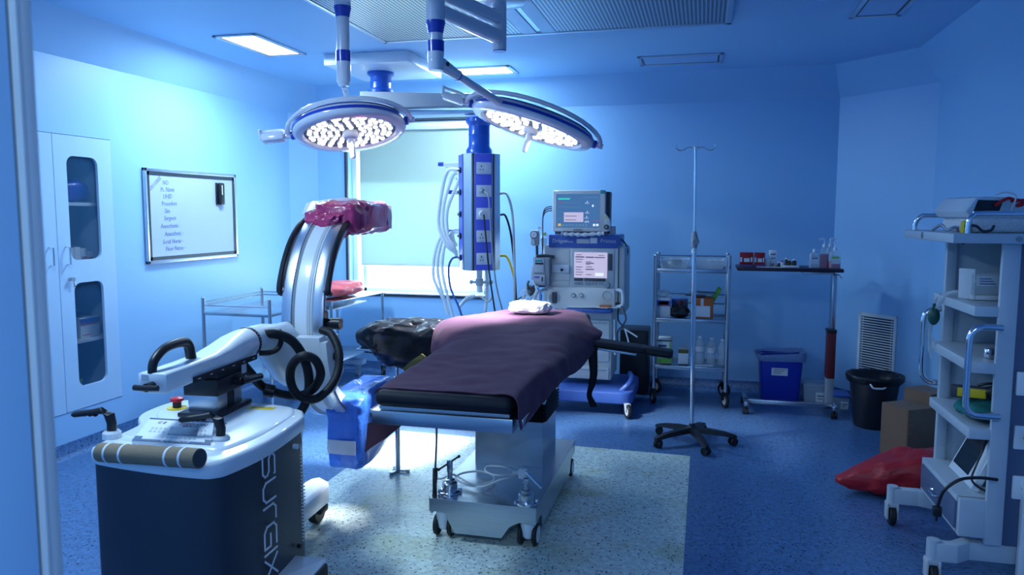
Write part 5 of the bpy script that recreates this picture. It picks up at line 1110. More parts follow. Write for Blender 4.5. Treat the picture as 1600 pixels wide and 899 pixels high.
# ventilator display
mb = MB(); fb(mb, 893, 389, 960, 453, YB_-.012, .03, .003); dp = mb.build('display_bezel', 'lgrey', an)
mb = MB(); a2, b2 = fb(mb, 897, 395, 949, 434, YB_-.016, .006, 0); mb.build('screen', 'screenw', dp)
mb = MB(); ys = YB_-.0175
for (x0, y0, x1, y1) in ((899, 401, 913, 402.5), (915, 401.5, 928, 403), (929, 402, 945, 403.2), (915, 411, 928, 412.3), (915, 420.5, 928, 421.8), (900, 398, 909, 398.7), (935, 399, 944, 399.7)): fb(mb, x0, y0, x1, y1, ys, .002, 0)
for i in range(7):
    for (x0, x1) in ((899.5, 911), (915.5, 926)):
        y = 405+4*i
        if (i*3+int(x0)) % 5: fb(mb, x0, y, x1-(i*7 % 5), y+.8, ys, .002, 0)
mb.build('screen_text', 'ui_k', dp, smooth=False)
mb = MB(); fb(mb, 930, 427, 943, 431.5, ys, .002, 0); mb.build('screen_box', 'ui_w', dp, smooth=False)
mb = MB(); fb(mb, 950, 397, 957, 423, YB_-.016, .006, .001); fb(mb, 897, 435, 911, 439, YB_-.016, .006, .001); fb(mb, 913, 435.5, 946, 439.5, YB_-.016, .006, .001); mb.build('key_strip', 'dgrey', dp)
for i in range(3): mb = MB(); fb(mb, 897.5+4.6*i, 441, 901+4.6*i, 445, YB_-.018, .008, .001); mb.build('key', 'grey', dp)
for i in range(6): mb = MB(); fb(mb, 914+5*i, 441.5, 917.6+5*i, 445.5, YB_-.018, .008, .001); mb.build('key', 'grey', dp)
mb = MB(); c_ = P(948.5, 445.5, Y=YB_-.01); mb.cyl(c_, c_-V(0, .03, 0), .024, .021, n=20); mb.build('rotary_knob', 'grey', dp)
# left compartment with blind drawer lines and black knob
mb = MB(); fb(mb, 861, 389, 890, 413, YB_-.004, .01, .002); fb(mb, 861, 427.5, 890, 438, YB_-.006, .01, .002); fb(mb, 861, 439, 890, 449, YB_-.006, .01, .002); mb.build('compartment_doors', 'warm', an)
mb = MB(); fb(mb, 862, 414, 889, 426, YB_-.03, .04, .004); bp_ = mb.build('filter_block', 'paper', an)
mb = MB(); c_ = P(878, 422, Y=YB_-.03); mb.cyl(c_, c_-V(0, .012, 0), .012, n=14); mb.build('black_knob', 'black', bp_)
# lower housing with gauges
mb = MB(); a3, b3 = fb(mb, 855, 451, 961, 482, YB_-.03, .50, .012); lo_ = mb.build('lower_housing', 'warm', an)
yl = YB_-.032
mb = MB(); c_ = P(866, 466, Y=yl); mb.lathe([(.043, 0), (.046, .004), (.046, .008), (.030, .009)], c_, (0, -1, 0), n=28, cap=False); mb.lathe([(.031, .001), (.0, .001)], c_, (0, -1, 0), n=20, cap=False); rc_ = mb.build('suction_recess', 'lgrey', lo_)
mb = MB(); fb(mb, 862.5, 457, 869.5, 474, yl-.02, .02, .004); mb.build('suction_switch', 'dgrey', rc_)
for px_ in (896, 908):
    mb = MB(); c_ = P(px_, 461.5, Y=yl); mb.m = 0; mb.lathe([(.017, 0), (.0175, .010), (.014, .012)], c_, (0, -1, 0), n=22, cap=False); mb.m = 1; mb.lathe([(.014, .011), (.0, .0115)], c_, (0, -1, 0), n=20, cap=False); mb.m = 0; mb.rbox(c_+V(.002, -.0125, .003), (.0025, .001, .012), 0, Ry(.6)); mb.build('pressure_gauge', ['dgrey', 'paper'], lo_)
mb = MB(); c_ = P(948, 462, Y=yl); mb.lathe([(.036, 0), (.038, .003), (.036, .006), (.030, .002)], c_, (0, -1, 0), n=24, cap=False); mb.cyl(c_, c_-V(0, .006, 0), .006, n=10); mb.build('flush_button', 'lgrey', lo_)
for x0, x1 in ((843, 853), (962, 973)):
    mb = MB(); t0, t1 = P(x0 if x0 < 900 else x1, 455, Y=YB_-.02), P(x0 if x0 < 900 else x1, 478, Y=YB_-.02); i0, i1 = P(x1+1 if x0 < 900 else x0-1, 453, Y=YB_), P(x1+1 if x0 < 900 else x0-1, 480, Y=YB_)
    mb.tube([i0, t0+(i0-t0)*.3, t0-V(0, 0, .02), t1+V(0, 0, .02), t1+(i1-t1)*.3, i1], .014, 10, k=5); mb.build('side_handle', 'paper', an)
# pull-out writing shelf
YS = 5.93
sa, sb = P(883, 486, Y=YS), P(961, 486, Y=YS); sz = P(920, 484, Y=YS).z
mb = MB(); mb.box(sa.x, YS, sz-.028, sb.x-.03, YS+.26, sz, .010); mb.build('writing_shelf', 'mblue', an)
mb = MB(); mb.box(a3.x+.05, YB_+.03, .24, b3.x-.03, YB_+.47, a3.z+.002, .006); cb_ = mb.build('lower_cabinet', 'warm', an)
for z0, z1 in ((.245, P(915, 573, Y=YB_).z), (P(915, 565, Y=YB_).z+.0, P(915, 500, Y=YB_).z)):
    mb = MB(); mb.box(a3.x+.07, YB_+.010, z0, b3.x-.045, YB_+.032, z1, .006); dw = mb.build('drawer_front', 'warm', an)
    mb = MB(); mb.box(a3.x+.09, YB_+.004, z1-.030, b3.x-.065, YB_+.012, z1-.020, .002); mb.build('drawer_grip', 'lgrey', dw)
# blue base with castors
bz0, bz1 = .105, .20
mb = MB(); yb0 = 5.86; X0, X1 = -1.28, -.50
mb.prism([(p[0], p[1]) for p in rrect(X1-X0, .72, .10, 6, (X0+X1)/2, yb0+.36)], bz0, bz1, 'z', .012); bs = mb.build('base', 'mblue', an, ang=45)
mb = MB(); mb.tube([(X1-.10, yb0+.10, .19), (X1-.04, yb0+.12, .25), (X1-.03, yb0+.25, .27), (X1-.06, yb0+.42, .27)], .022, 10); mb.build('foot_rail', 'mblue', bs)
def castor(mbs, x, y, r, fork, m_tire, m_hub, parent, rz=0, z0=None):
    mb = MB(); mb.lathe([(r*.62, -.012), (r*.93, -.013), (r, -.008), (r, .008), (r*.93, .013), (r*.62, .012)], (x, y, r), (math.cos(rz), math.sin(rz), 0), n=26, cap=False); w_ = mb.build('wheel', m_tire, parent)
    mb = MB(); dx = V(math.cos(rz), math.sin(rz), 0); c_ = V(x, y, r); mb.cyl(c_-dx*.010, c_+dx*.010, r*.64, n=22); mb.build('hub', m_hub, w_)
    mb = MB(); f = V(-math.sin(rz), math.cos(rz), 0); zt = z0 or r*2.2
    for k_ in (-1, 1):
        mb.add([c_+dx*k_*.016-f*.012, c_+dx*k_*.016+f*.012, c_+dx*k_*.016+f*.030+V(0, 0, zt-r), c_+dx*k_*.016-f*.014+V(0, 0, zt-r), c_+dx*k_*.020-f*.012, c_+dx*k_*.020+f*.012, c_+dx*k_*.020+f*.030+V(0, 0, zt-r), c_+dx*k_*.020-f*.014+V(0, 0, zt-r)], [[0, 1, 2, 3], [7, 6, 5, 4], [0, 4, 5, 1], [1, 5, 6, 2], [2, 6, 7, 3], [3, 7, 4, 0]])
    mb.rbox((x+f.x*.008, y+f.y*.008, zt), (.045, .045, .012), .004, Rz(rz)); mb.build('fork', fork, w_)
castor(None, -.535, 5.855, .058, 'lgrey', 'rubber', 'lgrey', an, .5, .11); castor(None, -1.22, 5.9, .058, 'lgrey', 'rubber', 'lgrey', an, .2, .11); castor(None, -.55, 6.5, .058, 'lgrey', 'rubber', 'lgrey', an, .1, .11); castor(None, -1.22, 6.5, .058, 'lgrey', 'rubber', 'lgrey', an, .1, .11)
# cables at the right flank
for i, (pts) in enumerate((((962, 470, 6.1), (972, 480, 6.05), (978, 498, 6.0), (972, 510, 6.0), (965, 520, 6.02), (966, 545, 6.05)), ((966, 480, 6.1), (966, 500, 6.05), (975, 512, 6.0), (978, 520, 6.0)), ((960, 500, 6.05), (960, 530, 6.0), (961, 555, 6.0)))):
    mb = MB(); mb.tube([P(a, b, Y=c) for a, b, c in pts], .007, 8); mb.build('breathing_lead', 'dgrey' if i < 2 else 'hose', an)
mb = MB(); mb.tube([P(a, b, Y=c) for a, b, c in ((966, 372, 6.3), (975, 378, 6.3), (981, 392, 6.28), (976, 410, 6.28))], .006, 8); mb.build('power_lead', 'black', an)
# suction unit / gas module on the left
mb = MB(); fb(mb, 833, 403, 858, 447, 5.98, .22, .004); gm = mb.build('gas_module', 'grey', an)
mb = MB(); fb(mb, 834, 405, 850, 426, 5.974, .01, .003); mb.build('module_door', 'lgrey', gm)
mb = MB(); fb(mb, 836, 406, 847, 409.5, 5.972, .004, 0); mb.build('green_window', 'teal', gm)
mb = MB(); fb(mb, 836, 411, 849, 413.5, 5.972, .004, 0); fb(mb, 841, 446, 851, 449, 5.985, .02, 0); mb.build('black_slot', 'black', gm)
mb = MB(); fb(mb, 834, 430, 851, 445, 5.970, .01, .002); fp_ = mb.build('front_plate', 'lgrey', gm)
mb = MB(); fb(mb, 835, 432, 843, 434.5, 5.967, .004, 0); mb.build('purple_strip', 'purple', fp_)
mb = MB(); fb(mb, 846, 433, 848, 440, 5.962, .008, 0); mb.build('slider', 'dgrey', fp_)
mb = MB(); c_ = P(836, 371, Y=6.02); mb.rbox(c_+V(0, .0, -.005), (.075, .05, .13), .022); hk = mb.build('suction_regulator', 'lgrey', an)
mb = MB(); mb.m = 0; mb.lathe([(.030, 0), (.032, .010), (.026, .012)], c_+V(-.002, -.025, .022), (0, -1, 0), n=24, cap=False); mb.m = 1; mb.lathe([(.026, .011), (0, .0115)], c_+V(-.002, -.025, .022), (0, -1, 0), n=24, cap=False); mb.m = 0; mb.rbox(c_+V(0, -.038, .026), (.003, .001, .022), 0, Ry(.5)); mb.build('dial', ['dgrey', 'paper'], hk)
mb = MB(); mb.cyl(c_+V(-.006, -.025, -.04), c_+V(-.006, -.05, -.04), .017, n=16); mb.build('regulator_knob', 'lgrey', hk)
mb = MB(); mb.tube([P(a, b, Y=c) for a, b, c in ((839, 383, 6.02), (839, 395, 6.02), (839, 404, 6.05))], .011, 8); mb.tube([P(a, b, Y=c) for a, b, c in ((838, 401, 6.0), (850, 400, 6.02), (866, 402, 6.05))], .014, 8); mb.build('mounting_arm', 'dgrey', an)
mb = MB(); fb(mb, 829, 417, 832.5, 437, 5.98, .012, .003); mb.build('flow_tube', 'paper', an)
# bundle of tubes and masks
rn = random.Random(5); tubes_ = [(((826, 440, 5.95), (824, 448, 5.9), (826, 458, 5.88), (832, 466, 5.88), (830, 478, 5.86)), .010, 'dgrey'), (((832, 440, 5.96), (838, 452, 5.9), (834, 462, 5.86), (822, 470, 5.86), (826, 482, 5.85)), .009, 'clearbox'), (((840, 450, 5.95), (846, 462, 5.88), (842, 474, 5.86), (832, 478, 5.85)), .006, 'mblue'), (((822, 462, 5.9), (812, 466, 5.86), (806, 472, 5.86)), .005, 'black'), (((834, 452, 5.93), (822, 456, 5.88), (818, 468, 5.85), (822, 484, 5.84)), .010, 'clearbox'), (((840, 455, 5.93), (834, 468, 5.86), (828, 482, 5.84)), .014, 'paper')]
for pts, r_, m_ in tubes_:
    mb = MB(); mb.tube([P(a, b, Y=c) for a, b, c in pts], r_, 8); mb.build('breathing_tube', m_, an)
mb = MB(); mb.blob(P(822, 462, Y=5.90), (.09, .09, .14), 2.2, .012, 14, 28, seed=4); mb.build('face_mask', 'clear', an)
mb = MB(); mb.blob(P(831, 455, Y=5.93), (.07, .07, .10), 2.4, .015, 20, 24, seed=9); mb.build('valve_block', 'dgrey', an)
# papers on the writing shelf
mb = MB()
for i, (dx, rz) in enumerate(((-.09, .1), (.04, -.15), (.10, .08))): mb.rbox(((sa.x+sb.x)/2+dx, YS+.12, sz+.0065+.003*i), (.21, .15, .002), 0, Rz(rz))
single('loose_papers', mb, 'paper', 'loose white papers lying on the blue writing shelf', 'paper', ((sa.x+sb.x)/2, YS+.12, sz+.005))
mb = MB(); mb.rbox(P(946, 482, Y=YS+.10)*1+V(0, 0, .0), (.09, .07, .016), .003); q_ = P(946, 482, Y=YS+.10); mb.v = [V(v.x, v.y, v.z-q_.z+sz+.019) for v in mb.v]; single('card_box', mb, 'orange', 'small orange-brown box lying on the papers of the writing shelf', 'box', (q_.x, q_.y, sz+.011))
# patient monitor on top
mz = P(900, 366, Y=6.1).z
mo = thing('patient_monitor', 'patient monitor with blue screen and dark side on top of the anaesthesia machine', 'monitor', (-.96, 6.2, P(900, 367, Y=6.07).z))
YP = 6.06
mb = MB(); a_, b_ = fb(mb, 863, 297, 946, 362, YP, .07, .012); bz = mb.build('bezel', 'warm', mo)
mb = MB(); mb.box(a_.x+.02, YP+.06, a_.z+.02, b_.x+.03, YP+.19, b_.z-.012, .008); mb.build('rear_housing', 'dgrey', mo)
mb = MB(); c_ = P(947, 353, Y=YP); mb.prism([(P(944, 332, Y=YP).x, P(944, 332, Y=YP).z), (P(952, 343, Y=YP).x, P(952, 343, Y=YP).z), (P(954, 352, Y=YP).x, P(954, 352, Y=YP).z), (P(950, 362, Y=YP).x, P(950, 362, Y=YP).z), (P(944, 362.5, Y=YP).x, P(944, 362.5, Y=YP).z)], YP+.002, YP+.06, 'y', .003); mb.build('control_lug', 'warm', mo)
mb = MB(); c_ = P(947.5, 355, Y=YP); mb.cyl(c_, c_-V(0, .022, 0), .021, .018, n=22); kb = mb.build('control_knob', 'dgrey', mo)
mb = MB(); mb.cyl(c_-V(0, .0215, 0), c_-V(0, .024, 0), .009, n=14); mb.build('knob_face', 'grey', kb)
mb = MB(); fb(mb, 868.5, 303, 937, 355.5, YP-.002, .006, 0); sc_ = mb.build('screen', 'screen', mo)
yy = YP-.0035
def ui(name, rects, m_):
    mb = MB()
    for r in rects: fb(mb, *r, yy, .002, 0)
    mb.build(name, m_, sc_, smooth=False)
ui('green_bar', [(872, 310, 890.5, 312)], 'ui_g'); ui('red_trace', [(872, 316, 880, 316.8), (928, 344.3, 935, 345.2)], 'ui_r')
ui('trace_lines', [(880, 316.5, 906, 317), (872, 323.5, 906, 324), (872, 331, 880, 331.5), (872, 341, 880, 341.5), (872, 308.2, 893, 308.9), (908, 308.2, 934, 309)], 'ui_d')
ui('status_window', [(881, 332, 911.5, 347)], 'screenw'); 
mb = MB(); 
for r in ((883, 337.5, 901, 338.3), (883, 343.5, 900, 344.3)): fb(mb, *r, yy-.002, .002, 0)
mb.build('window_text', 'ui_k', sc_, smooth=False)
ui('amber_key', [(872, 349.5, 876.5, 353.5)], 'ui_y'); ui('menu_keys', [(878+5.2*i, 350.5, 881.5+5.2*i, 353.5) for i in range(8)], 'ui_d'); ui('bright_keys', [(926.5, 350, 930, 353.5), (931.5, 350, 935, 353.5), (925, 320, 927.5, 323.5)], 'ui_w')
for x_, y_ in ((914, 319), (914, 334.5), (913, 342.5)): txt(sc_, 'reading', '-?-', x_, y_, yy, .036, 'ui_w')
txt(sc_, 'reading', '-?-', 928, 324, yy, .026, 'ui_d'); txt(sc_, 'reading', '(?/?)', 913.5, 348, yy, .022, 'ui_w')
txt(mo, 'maker_lettering', 'PHILIPS', 896, 360.5, YP-.0015, .020, 'ink', 1.1)
mb = MB(); fb(mb, 866, 297.3, 873, 299, YP-.002, .01, 0); mb.build('alarm_light', 'ui_w', mo)
mb = MB(); fb(mb, 938, 297, 945, 303, YP-.002, .01, .001); mb.build('teal_corner', 'teal', mo)
mb = MB(); fb(mb, 944.5, 339, 948, 341.5, YP-.001, .006, 0); mb.build('warning_mark', 'yellow', mo)
mb = MB(); a_, b_ = fb(mb, 867, 361.5, 950, 366, YP+.015, .14, .003); mb.build('foot', 'dgrey', mo)
mb = MB(); fb(mb, 953, 354, 960.5, 367, YP+.06, .08, .004); mb.build('module_rack', 'lgrey', mo)
for i in range(3):
    mb = MB(); y0 = 323+3.2*i; mb.tube([P(862.5, y0, Y=YP+.03), P(855, y0+1, Y=YP+.02), P(850, y0+6, Y=YP+.0), P(848, 345, Y=YP), P(848, 375, Y=6.04), P(847, 400, Y=6.05)], .005, 7); mb.build('sensor_lead', 'dgrey', mo)
mb = MB(); fb(mb, 848, 364, 853, 367.5, 6.03, .004, 0); mb.build('lead_tag', 'lime', mo)
mb = MB(); fb(mb, 840, 354.5, 847, 358.5, 6.02, .003, 0); mb.build('lead_tag', 'paper', mo)
c_ = P(909, 366, Y=6.05); zt_ = P(909, 367.5, Y=YB_-.01).z
mb = MB(); mb.tube([P(a, b, Y=6.045) for a, b in ((877, 364.8), (884, 366), (896, 366.3), (908, 367), (922, 366.3), (936, 365.5), (944, 364.5))], .014, 8, rfn=lambda t, i: .014+.004*math.sin(i*1.3)); single('rolled_cloth', mb, 'towel', 'thin white rolled cloth lying below the patient monitor screen', 'cloth', (c_.x, 6.045, zt_+.001))
mb = MB(); c_ = P(850, 380, Y=6.15); mb.blob(c_, (.06, .14, .18), 2.6, .02, 12, 26, seed=3); single('white_bag', mb, 'clearbox', 'translucent white bag tucked at the left of the blue header', 'bag', c_-V(0, 0, .10))
# tall black box behind
mb = MB(); bx0, bx1 = P(968, 560, Y=6.66).x, P(1012, 560, Y=6.66).x; mb.box(bx0, 6.66, .02, bx1, 6.98, P(990, 516, Y=6.66).z, .012)
o = thing('black_cabinet', 'tall plain black box standing between the anaesthesia machine and the steel rack', 'cabinet', ((bx0+bx1)/2, 6.8, 0)); mb.build('case', 'black', o)
mb = MB(); 
for x_ in (bx0+.03, bx1-.03):
    for y_ in (6.70, 6.94): mb.cyl((x_, y_, 0), (x_, y_, .022), .018, n=10)
mb.build('feet', 'rubber', o); mb = MB(); mb.box(bx0+.012, 6.655, .05, bx1-.012, 6.661, P(990, 516, Y=6.66).z-.02, .002); mb.build('front_panel', 'black', o)
# thin white bent arm by the machine
mb = MB(); mb.tube([P(a, b, Y=5.95) for a, b in ((975, 514), (985, 520), (996, 527))], .006, 8); mb.tube([P(a, b, Y=5.95) for a, b in ((977, 516), (981, 530), (983, 540))], .006, 8); mb.sph(P(982.5, 539, Y=5.95), .010, 10); mb.build('hanging_probe', 'paper', an)
# ================================================================== BACK OF THE ROOM
# steel rack
RX0, RX1, RY0, RY1 = P(1021, 590, Y=6.40).x, P(1134, 590, Y=6.40).x, 6.40, 6.80
rk = thing('steel_rack', 'three-shelf stainless steel rack on black castors behind the drip stand', 'rack', ((RX0+RX1)/2, 6.6, 0))
rt = P(1078, 400, Y=6.4).z
for x_ in (RX0, RX1):
    for y_ in (RY0, RY1):
        mb = MB(); mb.cyl((x_, y_, .13), (x_, y_, rt), .0165, n=16); mb.sph((x_, y_, rt), (.0165, .0165, .012), 12); mb.build('post', 'steel', rk)
        castor(None, x_, y_-.01, .062, 'black', 'rubber', 'lgrey', rk, .35 if y_ < 6.5 else .9, .125)
shz = [P(1078, y_, Y=6.4).z for y_ in (421, 499, 573)]
for z in shz:
    mb = MB(); mb.box(RX0, RY0-.004, z-.022, RX1, RY1, z-.016); 
    for q in ((RX0, RY0-.008, RX1, RY0-.002), (RX0, RY1-.003, RX1, RY1+.003)): mb.box(q[0], q[1], z-.03, q[2], q[3], z+.001, .002)
    mb.box(RX0-.004, RY0, z-.03, RX0+.002, RY1, z+.001); mb.box(RX1-.002, RY0, z-.03, RX1+.004, RY1, z+.001); mb.build('shelf', 'steel', rk)
for z in (shz[0]+.09, shz[1]+.09, shz[1]+.17):
    for (a_, b_) in (((RX0, RY1), (RX1, RY1)), ((RX0, RY0), (RX0, RY1)), ((RX1, RY0), (RX1, RY1))):
        mb = MB(); mb.cyl((*a_, z), (*b_, z), .006, n=10); mb.build('rail', 'steel', rk)
def tub(x0, x1, Y, z, h, dep, label, fillc):
    t = thing('storage_tub', label, 'tub', ((x0+x1)/2, Y+dep/2, z), 0, 'storage tubs on the rack')
    mb = MB(); w_ = .003; r0 = [V(x, y, 0) for x, y in rrect(x1-x0, dep, .02, 3, (x0+x1)/2, Y+dep/2)]
    def ring(k, zz): return [V((x0+x1)/2+(p.x-(x0+x1)/2)*k, Y+dep/2+(p.y-Y-dep/2)*k, zz) for p in r0]
    mb.loft([ring(.90, z), ring(1.0, z+h), ring(1.03, z+h), ring(1.03, z+h-.008), ring(.995, z+h-.008), ring(.985, z+h-.012), ring(.885, z+.004)], cap=True); mb.build('body', 'clearbox', t)
    mb = MB(); rn_ = random.Random(int(x0*1000))
    for i in range(7):
        mb.m = rn_.randrange(len(fillc)); mb.rbox((x0+.05+(x1-x0-.1)*rn_.random(), Y+.06+(dep-.12)*rn_.random(), z+.025+.03*rn_.random()), (.05, .04, .03), .006, Rz(rn_.random()*3))
    mb.build('contents', fillc, t)
xm = P(1078, 410, Y=6.42).x
tub(RX0+.03, xm-.01, 6.43, shz[0]+.002, .075, .30, 'clear plastic tub on the left of the rack top shelf', ['khaki', 'dgrey', 'paper']); tub(xm+.01, RX1-.03, 6.43, shz[0]+.002, .075, .30, 'clear plastic tub on the right of the rack top shelf', ['paper', 'lgrey', 'clearbox'])
def pcarton(name, px0, px1, Y, z, h, dep, mats, label, bands=(), cat='box', rz=0):
    a_, b_ = P(px0, 500, Y=Y), P(px1, 500, Y=Y); return carton(name, ((a_.x+b_.x)/2, Y+dep/2, z), (b_.x-a_.x, dep, h), mats, label, rz, cat, None, bands)
z = shz[1]+.002
pcarton('carton', 1026, 1047, 6.45, z, .165, .16, ['paper', 'mblue', 'redp', 'label'], 'white carton with navy and red band at the left of the rack middle shelf', [(1, 'f', 0, .62, 1, .86), (2, 'f', 0, .57, 1, .61), (3, 'f', .15, .64, .85, .82)])
mb = MB(); c_ = P(1034, 470, Y=6.5); mb.blob((c_.x, 6.52, z+.195), (.13, .12, .055), 2.4, .014, 24, 30, seed=2); single('plastic_packets', mb, 'clearbox', 'crumpled clear packets on top of the white carton', 'packet', (c_.x, 6.52, z+.166))
pcarton('folded_carton', 1049, 1074, 6.60, z, .14, .10, ['mblue', 'slate'], 'dark blue carton behind the black bag on the rack', [(1, 'f', .45, 0, 1, .95)])
mb = MB(); c_ = P(1061, 490, Y=6.5); mb.blob((c_.x, 6.50, z+.05), (.15, .12, .11), 2.2, .022, 16, 30, seed=7, warp=lambda p: V(p.x*(1.15-max(0, p.z)*7), p.y, p.z)); single('small_bag', mb, 'black', 'small black bag slumped on the rack middle shelf', 'bag', (c_.x, 6.50, z))
mb = MB(); c_ = P(1063, 476, Y=6.5); mb.blob((c_.x, 6.50, z+.118), (.05, .05, .035), 2.4, .008, 30, 20); single('crumpled_cloth', mb, 'rust', 'brown crumpled scrap on top of the small black bag', 'cloth', (c_.x, 6.5, z+.102))
pcarton('open_carton', 1082, 1114, 6.45, z, .17, .20, ['orange', 'paper', 'label'], 'orange open carton with white label on the rack middle shelf', [(1, 'f', .02, .08, .85, .62), (2, 'f', .38, .6, .52, .98)])
for i, (px_, rz, m_, L_, lb) in enumerate(((1086, .3, 'slate', .17, 'grey-blue packet lying leftmost on the orange carton'), (1094, -.2, 'clearbox', .19, 'clear packet lying across the middle of the orange carton'), (1103, .25, 'slate', .16, 'grey-blue packet lying rightmost on the orange carton'))):
    mb = MB(); c_ = P(px_, 465, Y=6.5); mb.rbox((c_.x, 6.54, z+.184+.014*i), (L_, .06, .012), .004, Rz(rz) @ Ry(.05)); single('sealed_packet', mb, m_, lb, 'packet', (c_.x, 6.54, z+.172+.014*i))
mb = MB(); c_ = P(1117, 466, Y=6.5); mb.rbox((c_.x, 6.6, z+.17), (.035, .10, .17), .006, Ry(.5)); single('tall_packet', mb, 'lime', 'green and clear packet sticking up at the right of the orange carton', 'packet', (c_.x, 6.6, z+.08))
z = shz[2]+.002
pcarton('carton', 1028, 1050, 6.47, z, .20, .22, ['paper', 'lime', 'dgreen', 'ink'], 'white carton with green stripes on the rack bottom shelf', [(1, 'f', .02, .02, 1, .22), (2, 'f', .0, .94, 1, 1), (1, 'f', .86, .2, 1, .9), (3, 'f', .05, .70, .65, .80)])
pcarton('carton', 1061, 1077, 6.48, z, .125, .18, ['paper', 'khaki', 'dgrey'], 'small brown and white carton right of the green striped one on the rack', [(1, 'f', 0, .74, 1, 1)])
for i, (px_, h_, lb) in enumerate(((1093, .235, 'clear plastic bottle with white label, leftmost on the rack bottom shelf'), (1111, .225, 'clear plastic bottle with white label in the middle of three on the rack'), (1128, .215, 'clear empty plastic bottle, rightmost on the rack bottom shelf'))):
    c_ = P(px_, 570, Y=6.54); t = thing('plastic_bottle', lb, 'bottle', (c_.x, 6.54, z), 0, 'clear bottles on the rack'); r_ = .040
    mb = MB(); mb.lathe([(r_*.9, 0), (r_, .008), (r_, h_*.35), (r_*.9, h_*.4), (r_, h_*.45), (r_, h_*.68), (r_*.75, h_*.80), (.014, h_*.90), (.014, h_*.95)], (c_.x, 6.54, z), n=22); mb.build('body', 'clearbox', t)
    mb = MB(); mb.cyl((c_.x, 6.54, z+h_*.94), (c_.x, 6.54, z+h_), .016, n=14); mb.build('cap', 'paper', t)
    if i < 2: mb = MB(); mb.m = 0; mb.lathe([(r_+.0008, h_*.46), (r_+.0008, h_*.64)], (c_.x, 6.54, z), n=22, cap=False); mb.build('label_band', 'label', t)
mb = MB(); c_ = P(1098, 575, Y=6.44); mb.rbox((c_.x, 6.435, z+.006), (.17, .045, .010), .003, Rz(.12)); single('paper_packet', mb, 'paper', 'white paper packet lying in front of the clear bottles on the rack', 'packet', (c_.x, 6.435, z))
# drip stand
c0 = P(1081, 670, Y=5.33); iv = thing('drip_stand', 'stainless drip stand with four hooks on a black five-star castor base', 'drip stand', (c0.x, 5.33, 0)); ix = c0.x; iy = 5.33
zt = P(1087, 231, Y=iy).z; zc = P(1084, 375, Y=iy).z; tilt = P(1087, 231, Y=iy).x-ix
ptx = lambda z: V(ix+tilt*(z-.1)/(zt-.1), iy, z)
mb = MB(); mb.cyl(ptx(.10), ptx(zc), .0155, n=18); mb.build('lower_tube', 'chrome', iv)
mb = MB(); mb.cyl(ptx(zc-.05), ptx(zt), .0085, n=14); mb.build('upper_rod', 'chrome', iv)
mb = MB(); p = ptx(zc); mb.lathe([(.019, -.055), (.023, -.035), (.023, .02), (.012, .06)], p, n=18); mb.cyl(p+V(0, -.01, -.01), p+V(.005, -.055, -.01), .009, n=10); mb.lathe([(.022, 0), (.026, .006), (.022, .014)], p+V(.008, -.055, -.01), (.2, -1, 0), n=8); mb.build('height_clamp', 'grey', iv)
mb = MB(); mb.cyl(p-V(0, 0, .09), p-V(0, 0, .065), .0175, n=16); mb.build('white_band', 'paper', iv)
mb = MB(); p = ptx(zt); mb.sph(p, .012, 12)
for a2 in (0.12, PI-.1, PI/2+.1, -PI/2+.2):
    d = V(math.cos(a2), math.sin(a2), 0); L = .105 if abs(math.cos(a2)) > .5 else .06
    mb.tube([p, p+d*L*.5+V(0, 0, .002), p+d*L*.72-V(0, 0, .012), p+d*L*1.0-V(0, 0, .016), p+d*L*1.22+V(0, 0, .0), p+d*L*1.22+V(0, 0, .022)], .0035, 8)
mb.build('hooks', 'chrome', iv)
mb = MB(); mb.lathe([(.045, .075), (.05, .085), (.042, .115), (.020, .128), (.018, .14)], (ix, iy, 0), n=24); 
for k_ in range(5):
    a2 = -PI/2+.35+k_*2*PI/5; d = V(math.cos(a2), math.sin(a2), 0); s2 = V(-d.y, d.x, 0); b3_ = V(ix, iy, 0)
    def rg(t, w_, z0, z1): c_ = b3_+d*t; return [c_-s2*w_+UZ*z0, c_+s2*w_+UZ*z0, c_+s2*w_*.75+UZ*z1, c_-s2*w_*.75+UZ*z1]
    mb.loft([rg(.02, .028, .078, .115), rg(.12, .027, .074, .108), rg(.22, .024, .066, .094), rg(.29, .021, .055, .076), rg(.305, .016, .055, .070)])
sb_ = mb.build('star_base', 'black', iv)
for k_ in range(5):
    a2 = -PI/2+.35+k_*2*PI/5; d = V(math.cos(a2), math.sin(a2), 0); c_ = V(ix, iy, 0)+d*.28
    mb = MB(); q = V(-math.sin(a2+.6), math.cos(a2+.6), 0)
    for o_ in (-.014, .014): mb.lathe([(.010, -.009), (.026, -.010), (.028, 0), (.026, .010), (.010, .009)], c_+q*o_+UZ*.0285, q, n=18)
    mb.cyl(c_+UZ*.04, c_+UZ*.062, .012, n=10); mb.box(c_.x-.012, c_.y-.012, .035, c_.x+.012, c_.y+.012, .052, .003); mb.build('castor', 'rubber', iv)
